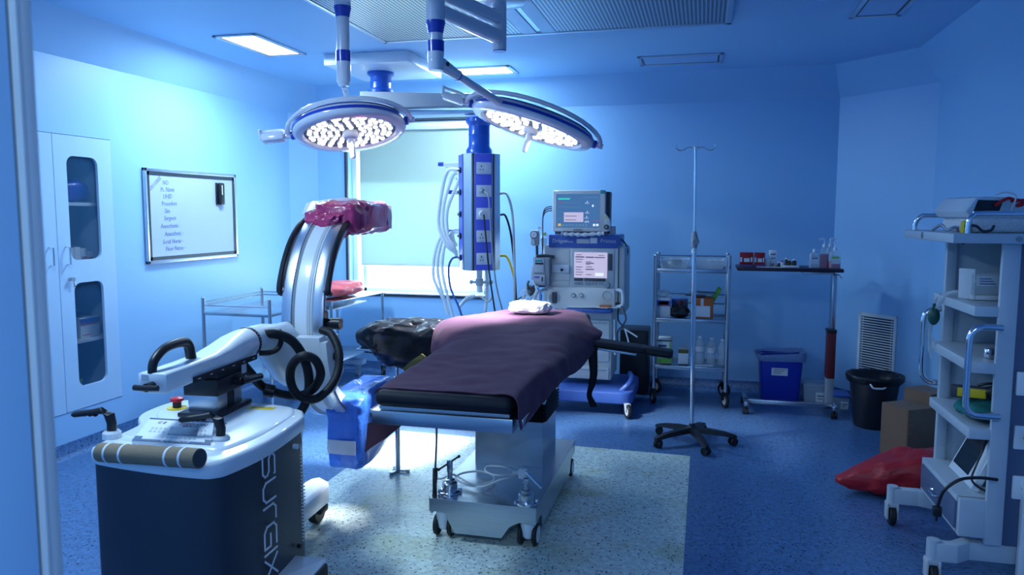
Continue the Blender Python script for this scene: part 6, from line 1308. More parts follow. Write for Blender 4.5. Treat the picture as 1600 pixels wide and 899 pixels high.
# over-bed table
OY0, OY1 = 6.28, 6.66
ob = thing('overbed_table', 'narrow dark-topped over-bed table with steel column wrapped in dark red', 'table', (.66, 6.45, 0))
oz = P(1235, 425, Y=OY0).z; ox0, ox1 = P(1152, 420, Y=OY0).x, P(1319, 425, Y=OY0).x
mb = MB(); mb.box(ox0, OY0, oz, ox1, OY1, oz+.028, .006); mb.build('table_top', 'tabletop', ob)
mb = MB(); u0, u1 = P(1257, 430, Y=OY0).x, P(1307, 430, Y=OY0).x; mb.box(u0, OY0+.06, oz-.022, u1, OY0+.26, oz-.001, .003); mb.tube([(u1-.01, OY0+.05, oz-.015), (u1+.02, OY0+.02, oz-.02), (u1+.045, OY0+.015, oz-.045)], .005, 8); mb.build('support_bracket', 'steel', ob)
lx0, lx1 = P(1297, 500, Y=6.36).x, P(1305, 500, Y=6.36).x; zr = P(1301, 517, Y=6.34).z; zr2 = P(1299, 592, Y=6.34).z
mb = MB(); mb.box(lx0, 6.34, zr-.01, lx1, 6.42, oz-.02, .004); mb.build('inner_column', 'steel', ob)
mb = MB(); mb.box(lx0-.012, 6.328, .09, lx1+.006, 6.432, zr, .005); oc = mb.build('outer_column', 'grey', ob)
mb = MB(); mb.box(lx0-.015, 6.324, zr2, lx1+.009, 6.436, zr-.015, .005); mb.build('red_wrap', 'rust', oc)
mb = MB(); mb.box(lx0-.022, 6.320, zr-.018, lx1+.012, 6.44, zr+.008, .004); mb.build('collar', 'black', oc)
fx0, fx1 = P(1162, 628, Y=6.25).x, P(1309, 645, Y=6.2).x
mb = MB(); mb.box(fx0, 6.30, .07, fx1-.02, 6.345, .105, .004); mb.build('foot_bar', 'steel', ob)
mb = MB(); mb.box(fx0-.0, 6.20, .07, fx0+.035, 6.62, .105, .004); mb.build('cross_foot', 'steel', ob); mb = MB(); mb.box(fx1-.035, 6.22, .07, fx1, 6.62, .105, .004); mb.build('cross_foot', 'steel', ob)
for x_, y_ in ((fx0+.018, 6.23), (fx1-.018, 6.25), (fx0+.018, 6.60), (fx1-.018, 6.60)):
    mb = MB(); 
    for o_ in (-.014, .014): mb.cyl((x_+o_-.009, y_, .0265), (x_+o_+.009, y_, .0265), .026, n=18)
    mb.box(x_-.012, y_-.012, .03, x_+.012, y_+.012, .072, .003); mb.build('castor', 'rubber', ob)
otz = oz+.0285
def pc(px_, Y): return P(px_, 415, Y=Y).x
for px0, px1, lb in ((1156, 1177, 'dark red medicine box with pale blue stripe, leftmost on the over-bed table'), (1179, 1195, 'dark red medicine box with pale blue stripe, second from the left on the over-bed table')):
    x0, x1 = pc(px0, 6.38), pc(px1, 6.38)
    carton('medicine_box', ((x0+x1)/2, 6.43, otz), (x1-x0, .09, .112), ['darkred', 'label', 'mblue'], lb, 0, 'box', 'red boxes on the over-bed table', [(1, 'f', .0, .33, .16, .66), (1, 'f', .3, .33, .72, .6), (1, 'f', .8, .33, .92, .66), (2, 'f', .05, .02, .95, .12)])
x0, x1 = pc(1196, 6.40), pc(1203, 6.40); carton('small_box', ((x0+x1)/2, 6.43, otz), (x1-x0, .05, .065), ['label', 'lgrey', 'lime'], 'short pale box between the red and the tall white box on the over-bed table', bands=[(1, 'f', .1, .3, .9, .7)])
x0, x1 = pc(1202, 6.42), pc(1213, 6.42); carton('tall_box', ((x0+x1)/2, 6.45, otz), (x1-x0, .05, .13), ['paper', 'inkf', 'redp'], 'tall white medicine box on the over-bed table', bands=[(1, 'f', .15, .72, .85, .82), (1, 'f', .2, .5, .8, .56), (2, 'f', .4, .05, .6, .2)])
k_ = 0
for px_, h_, m_, lb in ((1217, .045, 'vial', 'tiny dark vial right of the tall white box'), (1222, .055, 'paper', 'small white vial second in the row of vials'), (1228.5, .062, 'vial', 'dark vial in the middle of the vial cluster'), (1233, .05, 'vial', 'squat dark vial left end of the white tray'), (1241, .052, 'vial', 'squat dark vial right end of the white tray')):
    x_ = pc(px_, 6.36); zo = otz+(.0165 if px_ > 1225 else 0); t = thing('vial', lb, 'vial', (x_, 6.37, zo), 0, 'vials on the over-bed table'); r_ = .012 if px_ < 1230 else .018
    mb = MB(); mb.lathe([(r_, 0), (r_, h_*.6), (r_*.5, h_*.75), (r_*.5, h_*.8)], (x_, 6.37, zo), n=16); mb.build('body', m_, t); mb = MB(); mb.cyl((x_, 6.37, zo+h_*.78), (x_, 6.37, zo+h_), r_*.65, n=12); mb.build('stopper', 'paper' if m_ == 'vial' else 'redp', t)
x0, x1 = pc(1224, 6.33), pc(1249, 6.33); carton('white_tray', ((x0+x1)/2, 6.36, otz), (x1-x0, .07, .016), ['paper', 'label'], 'flat white tray carrying the dark vials', bands=[(1, 't', .1, .1, .3, .3)], cat='tray')
x0, x1 = pc(1183, 6.30), pc(1223, 6.30); mb = MB(); mb.rbox(((x0+x1)/2, 6.32, otz+.002), (x1-x0, .05, .002), 0); single('flat_sheet', mb, 'paper', 'flat white sheet at the front edge of the over-bed table', 'paper', ((x0+x1)/2, 6.32, otz+.0005))
def pumpb(px_, Y, w_, h_, liq, lvl, label, pump, lab=None):
    x_ = pc(px_, Y); t = thing('pump_bottle', label, 'bottle', (x_, Y, otz), 0, 'bottles on the over-bed table')
    def ring(k, zz): return [V(p[0], p[1], otz+zz) for p in rrect(w_*k, .055*k, .015*k, 3, x_, Y)]
    mb = MB(); mb.loft([ring(.96, .0), ring(1, .006), ring(1, h_*.75), ring(.85, h_*.90), ring(.40, h_)]); mb.build('body', 'clear' if lvl else 'clearbox', t, ang=50)
    if lvl: mb = MB(); mb.loft([ring(.93, .004), ring(.97, .008), ring(.97, h_*lvl)]); mb.build('liquid', liq, t)
    if lab: mb = MB(); mb.m = 0; mb.box(x_-w_*.36, Y-.0295, otz+h_*.25, x_+w_*.36, Y-.0275, otz+h_*.7, 0); mb.m = 1; mb.box(x_-w_*.3, Y-.0302, otz+h_*.56, x_+w_*.3, Y-.029, otz+h_*.66, 0); mb.build('label_patch', ['label', lab], t)
    mb = MB(); mb.cyl((x_, Y, otz+h_-.002), (x_, Y, otz+h_+.022), .016, .013, n=14)
    if pump: mb.cyl((x_, Y, otz+h_+.02), (x_, Y, otz+h_+.058), .0045, n=10); mb.tube([(x_-.004, Y, otz+h_+.056), (x_-.012*(1 if pump > 0 else -1), Y, otz+h_+.063), (x_-.040*pump, Y, otz+h_+.057)], .006, 8)
    mb.build('pump_head' if pump else 'cap', 'paper', t)
pumpb(1272, 6.40, .075, .125, 'pinkliq', 0, 'clear flat bottle with printed label, left of the pink pump bottles', 0, 'inkf')
pumpb(1287, 6.42, .062, .165, 'pinkliq', .66, 'tall pump bottle filled with deep pink liquid on the over-bed table', 1)
pumpb(1296, 6.50, .060, .165, 'pinkliq', .3, 'tall pump bottle behind the other two pink ones', -1)
pumpb(1304, 6.38, .085, .140, 'pinkliq', .30, 'wide pump bottle with green label at the right end of the over-bed table', .3, 'lime')
# bins
bbp = P(1218, 600, Y=6.78); bb = thing('blue_bin', 'blue waste bin with pale bag folded over its rim', 'bin', (bbp.x, 6.80, 0)); x_ = bbp.x; hz = P(1218, 556, Y=6.75).z
def rr(w_, d_, z, y=6.80): return [V(p[0], p[1], z) for p in rrect(w_, d_, .03, 4, x_, y)]
mb = MB(); mb.loft([rr(.29, .22, .0), rr(.30, .23, .01), rr(.35, .27, hz), rr(.38, .30, hz), rr(.38, .30, hz-.025), rr(.352, .272, hz-.025)][:4]+[rr(.37, .29, hz+.004), rr(.34, .26, hz+.002), rr(.28, .21, .02)], cap=True); mb.build('tub', 'bintub', bb)
mb = MB(); rw = []
for j, (k_, zz) in enumerate(((1.04, -.035), (1.08, -.015), (1.10, .008), (1.06, .020), (.98, .012), (.88, -.02))):
    rw.append([V(x_+(p[0]-x_)*k_+.006*noise.noise(V(i*.9, j, 1)), 6.80+(p[1]-6.80)*k_, hz+zz+.014*noise.noise(V(i*.6, j*.5, 3))+(.030*max(0, (p[0]-x_)/.19) if j > 2 else 0)) for i, p in enumerate(rrect(.37, .29, .05, 8, x_, 6.80))])
mb.loft(rw, cap=False); mb.build('bin_liner', 'binbag', bb, ang=70)
mb = MB(); mb.m = 0; q = P(1218, 581, Y=6.68); mb.box(q.x-.065, 6.668, q.z-.032, q.x+.065, 6.671, q.z+.032); mb.m = 1
for i in range(3): mb.box(q.x-.05, 6.6665, q.z+.018-.016*i, q.x+.05-.02*i, 6.668, q.z+.022-.016*i)
mb.build('printed_label', ['label', 'ink'], bb)
def lidbox(px0, px1, py1, Y, h_, dep, label, lidm, bm_='clearbox'):
    a_, b_ = P(px0, py1, Y=Y), P(px1, py1, Y=Y); t = thing('lidded_tub', label, 'tub', ((a_.x+b_.x)/2, Y+dep/2, 0), 0, 'lidded tubs under the over-bed table'); cx, cy = (a_.x+b_.x)/2, Y+dep/2; w_ = b_.x-a_.x
    f = lambda k, zz: [V(p[0], p[1], zz) for p in rrect(w_*k, dep*k, .02, 3, cx, cy)]
    mb = MB(); mb.loft([f(.88, 0), f(.98, h_)]); mb.build('body', bm_, t); mb = MB(); mb.loft([f(1.0, h_), f(1.02, h_+.004), f(1.02, h_+.014), f(.9, h_+.022)]); mb.build('lid', lidm, t)
    mb = MB(); mb.m = 0; mb.box(cx-w_*.05, Y+.000, h_*.18, cx+w_*.36, Y+.0045, h_*.72); mb.m = 1; mb.box(cx, Y-.001, h_*.5, cx+w_*.3, Y+.0005, h_*.56); mb.box(cx, Y-.001, h_*.36, cx+w_*.2, Y+.0005, h_*.4); mb.build('printed_label', ['label', 'ink'], t)
lidbox(1255, 1298, 630, 6.66, .155, .24, 'translucent lidded tub on the floor right of the blue bin', 'clearbox')
lidbox(1301, 1329, 636, 6.50, .115, .22, 'low pale tub with blue lid between the table column and the black bin', 'mblue')
kb_ = thing('black_bin', 'round black waste bin with black liner and white handle', 'bin', (1.275, 6.12, 0)); kx, ky = P(1366, 600, Y=6.12).x, 6.12; kb_.location = (kx, ky, 0); ROOTM[kb_.name] = Matrix.Translation((kx, ky, 0)); kh = P(1366, 592, Y=6.0).z
mb = MB(); mb.lathe([(.130, 0), (.135, .006), (.175, kh-.03), (.185, kh-.028), (.188, kh), (.180, kh), (.168, kh-.03), (.13, .02), (.001, .02)], (kx, ky, 0), n=40); mb.build('tub', 'black', kb_)
mb = MB(); rw = []
for j, (r_, zz) in enumerate(((.190, -.045), (.202, -.02), (.205, .006), (.195, .014), (.172, .004), (.15, -.05))):
    rw.append([V(kx+(r_+.010*noise.noise(V(i*.7, j, 5)))*math.cos(2*PI*i/40), ky+(r_+.010*noise.noise(V(i*.7, j, 5)))*math.sin(2*PI*i/40), kh+zz+.010*noise.noise(V(i*.5, j*.7, 9))) for i in range(40)])
mb.loft(rw, cap=False); mb.build('bin_liner', 'blackbag', kb_, ang=70)
mb = MB(); hc_ = P(1373, 604, Y=ky-.18); dd = V(.15, -1, 0).normalized(); tt = V(1, .15, 0).normalized(); mb.tube([hc_-tt*.048+V(0, .012, .014), hc_-tt*.050+V(0, -.005, .0), hc_-tt*.035+V(0, -.010, -.014), hc_+V(0, -.012, -.016), hc_+tt*.035+V(0, -.008, -.014), hc_+tt*.050+V(0, -.002, 0), hc_+tt*.048+V(0, .014, .014)], .007, 8, closed=True); mb.build('handle', 'paper', kb_)
# wooden boards / boxes and red bag
wx0, wx1 = P(1374, 640, Y=5.52).x, P(1372+48, 650, Y=5.3).x
def wbx(name, a_, b_, c_, h_, m_, label):
    # a front-left foot, b front-right foot, c depth vector
    t = thing(name, label, 'wooden box', ((a_[0]+b_[0])/2, (a_[1]+b_[1])/2, 0), 0, 'wooden boxes beside the red bag')
    A_, B_ = V(*a_, 0), V(*b_, 0); C3 = V(*c_, 0)
    mb = MB(); mb.loft([[A_+V(0, 0, z), B_+V(0, 0, z), B_+C3+V(0, 0, z), A_+C3+V(0, 0, z)] for z in (0, h_)]); bm = bmesh.new(); vs_ = [bm.verts.new(v) for v in mb.v]
    for f_ in mb.f: bm.faces.new([vs_[i] for i in f_])
    bmesh.ops.bevel(bm, geom=list(bm.edges), offset=.004, segments=2, affect='EDGES'); mb = MB(); mb.bmadd(bm); mb.build('carcass', m_, t)
    mb = MB(); ee = (B_-A_).normalized(); n_ = V(ee.y, -ee.x, 0)
    mb.quad(A_+ee*.012+n_*.001+V(0, 0, .012), B_-ee*.012+n_*.001+V(0, 0, .012), B_-ee*.012+n_*.001+V(0, 0, h_-.012), A_+ee*.012+n_*.001+V(0, 0, h_-.012))
    mb.build('front_board', m_, t)
    mb = MB(); m_c = (A_+B_+C3)/2+V(0, 0, h_); mb.cyl(m_c, m_c+V(0, 0, .0015), .012, n=14); mb.build('knot', 'dgrey', t)
    return t
hb1 = P(1375, 624, Y=5.5).z
wbx('wooden_box', (1.19, 5.42), (1.31, 5.22), (.20, .12), hb1, 'wood', 'brown wooden box nearest the black bin, standing behind the red bag')
wbx('wooden_box', (1.37, 5.62), (1.49, 5.42), (.16, .10), P(1440, 612, Y=5.5).z, 'wood', 'second wooden box half hidden behind the cart')
# red bag
rbg = P(1400, 745, Y=4.75); mb = MB()
def wr(p):
    u = (-p.x+.36)/.72                      # left tip tapers
    k_ = .35+.65*min(1, (p.x+.38)/.40) if p.x < .02 else 1.0
    return V(p.x, p.y*max(.4, k_), max(-.125, p.z*max(.22, k_)-.10*(1-k_)))
mb.blob((1.17, 4.62, .135), (.76, .36, .27), 3.0, .032, 5, 100, R=Rz(.12), seed=21, warp=wr); single('red_bag', mb, 'red', 'bright red waste bag lying on the floor against the wooden box', 'bag', (1.17, 4.62, 0), ang=70)
# ---------------- left side: steel trolley stands by the wall
st = thing('instrument_trolley', 'empty steel trolley with a guard rail standing against the left wall', 'trolley', (-3.35, 5.7, 0))
pA, pB, pC = P(317, 470, Y=5.05), P(421, 472, Y=5.05), P(419, 458, Y=6.0)
yA, yC = 5.05, 5.86; xA, xB = pA.x, pB.x; xC = P(419, 458, Y=yC).x; xD = xC-(xB-xA)
zA = P(317, 466, Y=yA).z; hT = P(370, 490, Y=yA).z
xs = [(xA, yA), (xB, yA), (xB, yC), (xA, yC)]
for (x_, y_) in xs:
    mb = MB(); mb.cyl((x_, y_, .10), (x_, y_, zA), .014, n=14); mb.sph((x_, y_, zA), (.0145, .0145, .010), 10); mb.build('post', 'steel', st)
    castor(None, x_, y_, .045, 'black', 'rubber', 'lgrey', st, .3, .095)
for z in (zA-.02, zA-.045, ):
    for i_, (a_, b_) in enumerate(((xs[0], xs[1]), (xs[0], xs[3]), (xs[3], xs[2]))):
        if z == zA-.02 and i_ == 0: continue
        mb = MB(); mb.cyl((*a_, z-.01), (*b_, z-.01), .0065, n=10); mb.build('guard_rail', 'steel', st)
mb = MB(); mb.box(xA, yA-.006, hT-.022, xB, yC, hT, .003); mb.build('top_shelf', 'steel', st)
mb = MB(); mb.box(xA, yA-.006, .30, xB, yC, .315, .003); mb.build('lower_shelf', 'steel', st)
s2t = thing('steel_table', 'steel side table carrying the coral cushion below the window', 'table', (-2.9, 6.55, 0))
# table top from photo edge (500,470)-(595,452)
tA, tB = P(520, 466, Y=6.0), P(566, 456, Y=6.86); tz2 = P(562, 455, Y=6.86).z
tx1 = P(566, 456, Y=6.86).x; xL = -3.55
ptL = P(515, 463, Y=5.93); txr = P(516, 470, Y=5.93).x
mb = MB(); mb.prism([(xL, 5.93), (-3.10, 5.93), (-3.02, 6.88), (xL, 6.88)], tz2-.014, tz2, 'z', .003); mb.box(xL, 5.926, tz2-.03, -3.10, 5.934, tz2+.004); mb.build('table_top', 'steel', s2t)
for x_, y_ in ((-3.12, 5.95), (-3.04, 6.86), (xL+.02, 5.95), (xL+.02, 6.86)):
    mb = MB(); mb.cyl((x_, y_, .09), (x_, y_, tz2+(.03 if (x_ > -3.1 and y_ < 6) else -.01)), .014, n=14); mb.build('leg', 'steel', s2t); castor(None, x_, y_, .042, 'black', 'rubber', 'lgrey', s2t, .7, .088)
mb = MB(); mb.box(xL+.02, 5.96, tz2-.085, -3.13, 6.70, tz2-.072, .003); mb.build('under_shelf', 'white', s2t)
mb = MB(); mb.box(xL+.02, 5.95, .26, -3.12, 6.86, .275, .003); mb.build('lower_shelf', 'steel', s2t)
mb = MB(); cc_ = V(-3.24, 6.36, tz2+.078); mb.blob(cc_, (.34, .62, .125), 2.7, .022, 9, 70, seed=14); single('cushion', mb, 'coral', 'coral red crumpled plastic-covered cushion on the steel side table', 'cushion', (cc_.x, cc_.y, tz2), ang=70)
# low white wheeled platform under the window
pw = P(545, 566, Y=6.75); wf = thing('wheeled_base', 'low white wheeled base on the floor beneath the steel side table', 'trolley base', (pw.x-.3, 6.75, 0)); z1 = P(560, 562, Y=6.70).z
wxr = P(566, 566, Y=6.70).x; mb = MB(); mb.box(wxr-.62, 6.70, z1-.055, wxr, 6.80, z1, .010); mb.build('beam', 'white', wf)
for x_ in (wxr-.07, wxr-.56): mb = MB(); mb.cyl((x_-.015, 6.75, .0355), (x_+.015, 6.75, .0355), .035, n=20); mb.box(x_-.022, 6.735, .03, x_+.022, 6.765, z1-.05, .003); mb.build('castor', 'lgrey', wf)
# ================================================================== EQUIPMENT CART AT THE RIGHT
ct = thing('equipment_cart', 'white open-shelf equipment cart with steel tube handles and sockets on its grey side', 'cart', (1.45, 3.85, 0))
CYn, CYf = 3.50, 4.10; FX = 1.10; PXa, PXb = 1.195, 1.262; BXR = 1.80
def tpoly(xl, xc, chy, xr=BXR, y0=CYn, y1=CYf): return [(xl, y0+chy), (xc, y0), (xr, y0), (xr, y1), (xl, y1)]
# top slab
ztop = P(1490, 365, Y=CYn).z; zb_ = P(1490, 380, Y=CYn).z; xt0 = P(1490, 366, Y=CYn-.03).x; yl_ = 4.27; xl_ = P(1413, 366, Y=yl_).x
mb = MB(); mb.prism([(xt0, CYn-.03), (BXR, CYn-.03), (BXR, yl_), (xl_, yl_)], zb_, ztop, 'z', .004); tp = mb.build('top_shelf', 'cartw', ct)
mb = MB(); q0, q1 = P(1441, 369, Y=3.97), None
c_ = (V(xt0, CYn-.03, 0).lerp(V(xl_, yl_, 0), .58)); c_.z = (ztop+zb_)/2; nrm_ = V(-1, -.1, 0); nrm_ = (V(xl_, yl_, 0)-V(xt0, CYn-.03, 0)).cross(UZ).normalized(); nrm_ = -nrm_ if nrm_.x > 0 else nrm_
mb.lathe([(.016, .0), (.016, .0015), (.013, .0015), (.013, 0)], c_, nrm_, n=20, cap=False); mb.text('ISO', c_+nrm_*.0012+V(0, .010, -.005)*1, (0, -1, 0), (0, 0, 1), .014, ext=.0002); mb.build('round_emblem', 'ink', tp)
mb = MB(); c_ = P(1592, 374, Y=CYn-.03); mb.cyl(c_, c_-V(0, .008, 0), .011, n=14); mb.build('screw_cap', 'grey', tp)
# top guard rails
mb = MB(); zr_ = P(1440, 337, Y=4.2).z; xq = xl_+.035
mb.tube([V(xl_+.035, 4.22, ztop), V(xl_+.037, 4.22, zr_-.04), V(xl_+.060, 4.21, zr_-.004), V(xl_+.11, 4.21, zr_), V(1.45, 4.21, zr_), V(1.70, 4.21, zr_)], .011, 12, k=5); mb.build('guard_rail', 'chrome', tp)
mb = MB(); g0 = P(1512, 362, Y=3.52); zg = P(1540, 334, Y=3.52).z; mb.tube([V(g0.x, 3.52, ztop), V(g0.x+.003, 3.52, zg-.03), V(g0.x+.022, 3.52, zg-.004), V(g0.x+.05, 3.52, zg), V(1.45, 3.52, zg), V(1.75, 3.52, zg)], .011, 12, k=5); mb.build('guard_rail', 'chrome', tp)
# posts and panels
mb = MB(); mb.prism([(PXa, CYn-.004), (PXb, CYn-.004), (PXb, CYn+.03), (PXa+.03, CYn+.03), (PXa, CYn+.02)], .20, zb_, 'z', .003); mb.build('front_post', 'cartw', ct)
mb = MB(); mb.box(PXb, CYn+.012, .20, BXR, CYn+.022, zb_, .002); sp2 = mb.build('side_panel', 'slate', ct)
mb = MB(); mb.box(PXa-.03, CYf-.02, .20, BXR, CYf, zb_, .003); mb.build('far_panel', 'cartw', ct)
mb = MB(); mb.box(PXa-.045, CYf-.035, .20, PXa-.0, CYf-.0, zb_, .003); mb.build('front_post', 'cartw', ct)
mb = MB(); mb.box(BXR-.01, CYn+.02, .20, BXR, CYf, zb_, .002); mb.build('back_panel', 'cartw', ct)
for z_ in (ztop-.06, ztop-.34):
    for y_ in (CYf-.0215,):
        for x_ in (1.22, 1.42): mb = MB(); mb.cyl((x_, y_+.0, z_), (x_, y_-.004, z_), .006, n=10); mb.build('screw_hole', 'black', ct)
SH = []
for (py_, px_, t_px) in ((479, 1523, 15), (567, 1518, 16), (670, 1514, 16)):
    zt_ = P(px_, py_, Y=CYn).z; th = t_px/1182*3.72; x0 = P(px_, py_, Y=CYn).x; SH.append(zt_)
    yf = CYf-.02
    mb = MB(); mb.prism([(x0, CYn), (PXa+.01, CYn), (PXa+.01, CYn+.03), (BXR-.01, CYn+.03), (BXR-.01, yf), (x0-.0, yf)], zt_-th*.9, zt_, 'z', .004); mb.build('shelf', 'cartw', ct)
# drawer unit
dzt, dzb = P(1500, 780, Y=CYn).z, P(1497, 838, Y=CYn).z; dx0 = P(1500, 780, Y=CYn).x
mb = MB(); mb.box(dx0, CYn-.001, dzb, PXa+.02, CYn+.04, dzt, .003); mb.box(dx0, CYn+.028, dzb, BXR-.01, CYf-.02, dzt, .003); du = mb.build('drawer_unit', 'cartw', ct)
mb = MB(); mb.box(dx0-.010, CYn+.03, dzb+.022, dx0+.002, CYf-.05, dzt-.024, .003); df = mb.build('drawer', 'slate', du)
mb = MB(); yc_ = (CYn+CYf)/2; mb.tube([(dx0-.008, yc_-.045, (dzt+dzb)/2), (dx0-.030, yc_-.040, (dzt+dzb)/2-.002), (dx0-.030, yc_+.040, (dzt+dzb)/2-.002), (dx0-.008, yc_+.045, (dzt+dzb)/2)], .005, 8, k=4); mb.build('drawer_handle', 'chrome', df)
# sockets on the side panel
for py_, px_ in ((600, 1604), (684, 1600), (762, 1597)):
    c_ = P(px_, py_, Y=CYn+.01); mb = MB(); mb.m = 0; mb.box(c_.x-.040, CYn-.004, c_.z-.050, c_.x+.08, CYn+.013, c_.z+.050, .005); mb.m = 1; mb.cyl((c_.x-.005, CYn-.003, c_.z), (c_.x-.005, CYn-.006, c_.z), .003, n=8)
    sk = mb.build('power_socket', ['white', 'black'], sp2)
    if py_ == 684: mb = MB(); mb.rbox((c_.x+.012, CYn-.03, c_.z), (.035, .05, .055), .008); mb.build('plug', 'black', sk)
mb = MB(); c_ = P(1608, 850, Y=CYn-.02); mb.box(c_.x-.035, CYn-.03, .05, c_.x+.12, CYn+.01, P(1600, 740, Y=CYn).z-.03, .005); mb.build('power_strip', 'white', sp2)
# big tube handles
mb = MB(); yh = 3.46; h0, h1 = P(1567, 513, Y=yh), P(1562, 652, Y=yh); xh = P(1513, 560, Y=yh).x
mb.tube([h0, V(h0.x-.06, yh, h0.z+.002), V(xh+.028, yh, h0.z-.004), V(xh+.006, yh, h0.z-.028), V(xh, yh, h0.z-.07), V(xh, yh, (h0.z+h1.z)/2), V(xh, yh, h1.z+.07), V(xh+.006, yh, h1.z+.028), V(xh+.03, yh, h1.z+.004), V(h1.x-.05, yh, h1.z), h1], .0135, 12, k=6)
for p in (h0, h1): mb.cyl(p-V(.015, 0, 0), V(p.x-.015, CYn+.012, p.z), .010, n=10)
mb.build('tube_handle', 'chrome', ct)
yh = 4.13; h0, h1 = P(1489, 484, Y=yh), P(1480, 598, Y=yh); xh = P(1441, 545, Y=yh).x
mb = MB(); mb.tube([h0, V(xh+.05, yh, h0.z+.0), V(xh+.012, yh, h0.z-.02), V(xh, yh, h0.z-.06), V(xh, yh, (h0.z+h1.z)/2), V(xh, yh, h1.z+.07), V(xh+.012, yh, h1.z+.022), V(xh+.05, yh, h1.z), h1], .0145, 12, k=6)
for p in (h0, h1): mb.cyl(p-V(.0, .0, .025), p+V(0, 0, .025), .012, n=10)
mb.build('tube_handle', 'chrome', ct)
# base beams and castors
mb = MB(); bz_ = P(1470, 850, Y=3.52).z; mb.prism([(1.005, 3.47), (1.09, 3.47), (1.15, 3.52), (BXR, 3.53), (BXR, 3.58), (1.13, 3.57), (1.07, 3.52), (1.005, 3.52)], .115, .195, 'z', .004); bm1 = mb.build('base_beam', 'cartw', ct)
mb = MB(); mb.prism([(.975, 4.13), (1.10, 4.13), (1.20, 4.08), (BXR, 4.05), (BXR, 4.10), (1.22, 4.13), (1.11, 4.18), (.975, 4.18)], .115, .195, 'z', .004); bm2 = mb.build('base_beam', 'cartw', ct)
for x_, y_, pr_ in ((1.0, 3.495, bm1), (.985, 4.155, bm2)):
    mb = MB(); mb.cyl((x_, y_, .10), (x_, y_, .205), .026, n=20); mb.build('caster_housing', 'cartw', pr_)
    mb = MB()
    for o_ in (-.024, .024): mb.rbox((x_+o_, y_-.005, .075), (.012, .055, .085), .006)
    mb.rbox((x_, y_, .108), (.062, .055, .03), .010); mb.build('castor_fork', 'lgrey', pr_)
    mb = MB(); wheel(mb, (x_, y_-.008, .0505), .05, .030, (1, 0, 0)); mb.build('castor_wheel', 'rubber', pr_)
# ---- things on the cart
zz = ztop+.0012
dv = thing('desktop_device', 'white desktop device with dark tilted screen and red cord on the cart top', 'medical device', (1.285, 3.85, zz+.065))
Td = Matrix.Translation((1.235, 3.83, zz+.0655)) @ Matrix.Rotation(math.radians(10), 4, 'Z')
mb = MB(Td); prof = [(-.15, 0), (-.17, .025), (-.13, .082), (-.09, .090), (.0, .086), (.18, .066), (.20, .018), (.18, 0)]
bm = MB(); mb.loft([[V(x, y, z) for x, z in [(p[0]*k_, p[1]) for p in prof]] for y, k_ in ((-.14, .94), (-.13, 1), (.13, 1), (.14, .94))]); db = mb.build('housing', 'white', dv, ang=40)
# tilted face towards the doorway: built on the front (-y) side
mb = MB(Td); mb.prism([(-.135, .016), (-.03, .016), (-.012, .072), (-.115, .075)], -.1445, -.139, 'y', .001); mb.build('screen', 'lcdoff', dv)
mb = MB(Td); mb.tube([(-.05, -.15, .05), (-.01, -.165, .080), (.02, -.162, .076), (.05, -.165, .070), (.06, -.16, .055), (.035, -.16, .050), (.07, -.165, .072), (.01, -.16, .070)], .007, 8); mb.build('red_cord', 'redp', dv)
mb = MB(Td); mb.tube([(-.05, -.15, .095), (-.02, -.165, .106), (.02, -.175, .09), (.0, -.18, .02), (-.02, -.19, -.03), (-.045, -.19, -.05), (-.07, -.19, -.04)], .0035, 8); mb.build('white_lead', 'paper', dv)
mb = MB(Td); mb.cyl((.16, -.10, .04), (.185, -.12, .04), .014, n=12); mb.build('side_port', 'grey', dv)
mb = MB(); mb.rbox((1.28, 3.80, zz+.031), (.36, .36, .060), .015, Rz(.04), 3); single('folded_cloth', mb, 'towel', 'folded white cloth under the device with the red cord', 'cloth', (1.28, 3.80, zz))
mb = MB(); c_ = P(1508, 358, Y=3.62); mb.lathe([(.018, 0), (.020, .006), (.017, .045), (.010, .05)], (c_.x, 3.62, zz), n=6); single('yellow_block', mb, 'yellow', 'small yellow block on the cart top by the rail', 'block', (c_.x, 3.62, zz))
mb = MB(); c_ = P(1481, 360, Y=3.75); mb.tube([(c_.x-.05, 3.80, zz+.006), (c_.x-.02, 3.78, zz+.03), (c_.x+.0, 3.76, zz+.008), (c_.x+.03, 3.75, zz+.022), (c_.x+.05, 3.78, zz+.006)], .007, 8); single('loose_clips', mb, 'steel', 'small metal clips scattered at the front of the cart top', 'clip', (c_.x, 3.77, zz))
mb = MB(); c_ = P(1536, 355, Y=3.56); mb.tube([(c_.x-.07, 3.56, zz+.028), (c_.x-.03, 3.555, zz+.030), (c_.x, 3.56, zz+.008), (c_.x+.03, 3.56, zz+.012), (c_.x+.045, 3.575, zz+.03)], .006, 8); single('black_cable', mb, 'dgrey', 'short dark cable end lying before the folded cloth', 'cable', (c_.x, 3.56, zz))
# shelf one: clear box of packets with long clear tube and green bulb
z = SH[0]+.0012
bxp = thing('packet_box', 'clear box with blue printed packets on the cart upper shelf', 'box', (1.36, 3.80, z))
mb = MB(); mb.rbox((1.25, 3.82, z+.012), (.17, .16, .022), .004); mb.build('tray', 'paper', bxp)
mb = MB(); mb.rbox((1.26, 3.82, z+.072), (.20, .17, .095), .006); mb.build('clear_box', 'clearbox', bxp)
mb = MB(); mb.m = 0; mb.box(1.18, 3.728, z+.065, 1.265, 3.732, z+.110); mb.box(1.275, 3.728, z+.065, 1.34, 3.732, z+.110); mb.m = 1
for i in range(3): mb.box(1.19, 3.7265, z+.073+.011*i, 1.255-.01*i, 3.728, z+.077+.011*i)
mb.build('printed_label', ['label', 'mblue'], bxp)
mb = MB(); mb.rbox((1.15, 3.76, z+.072), (.07, .006, .135), .002, Rz(-.75) @ Rx(.05)); mb.build('blue_packet', 'label', bxp)
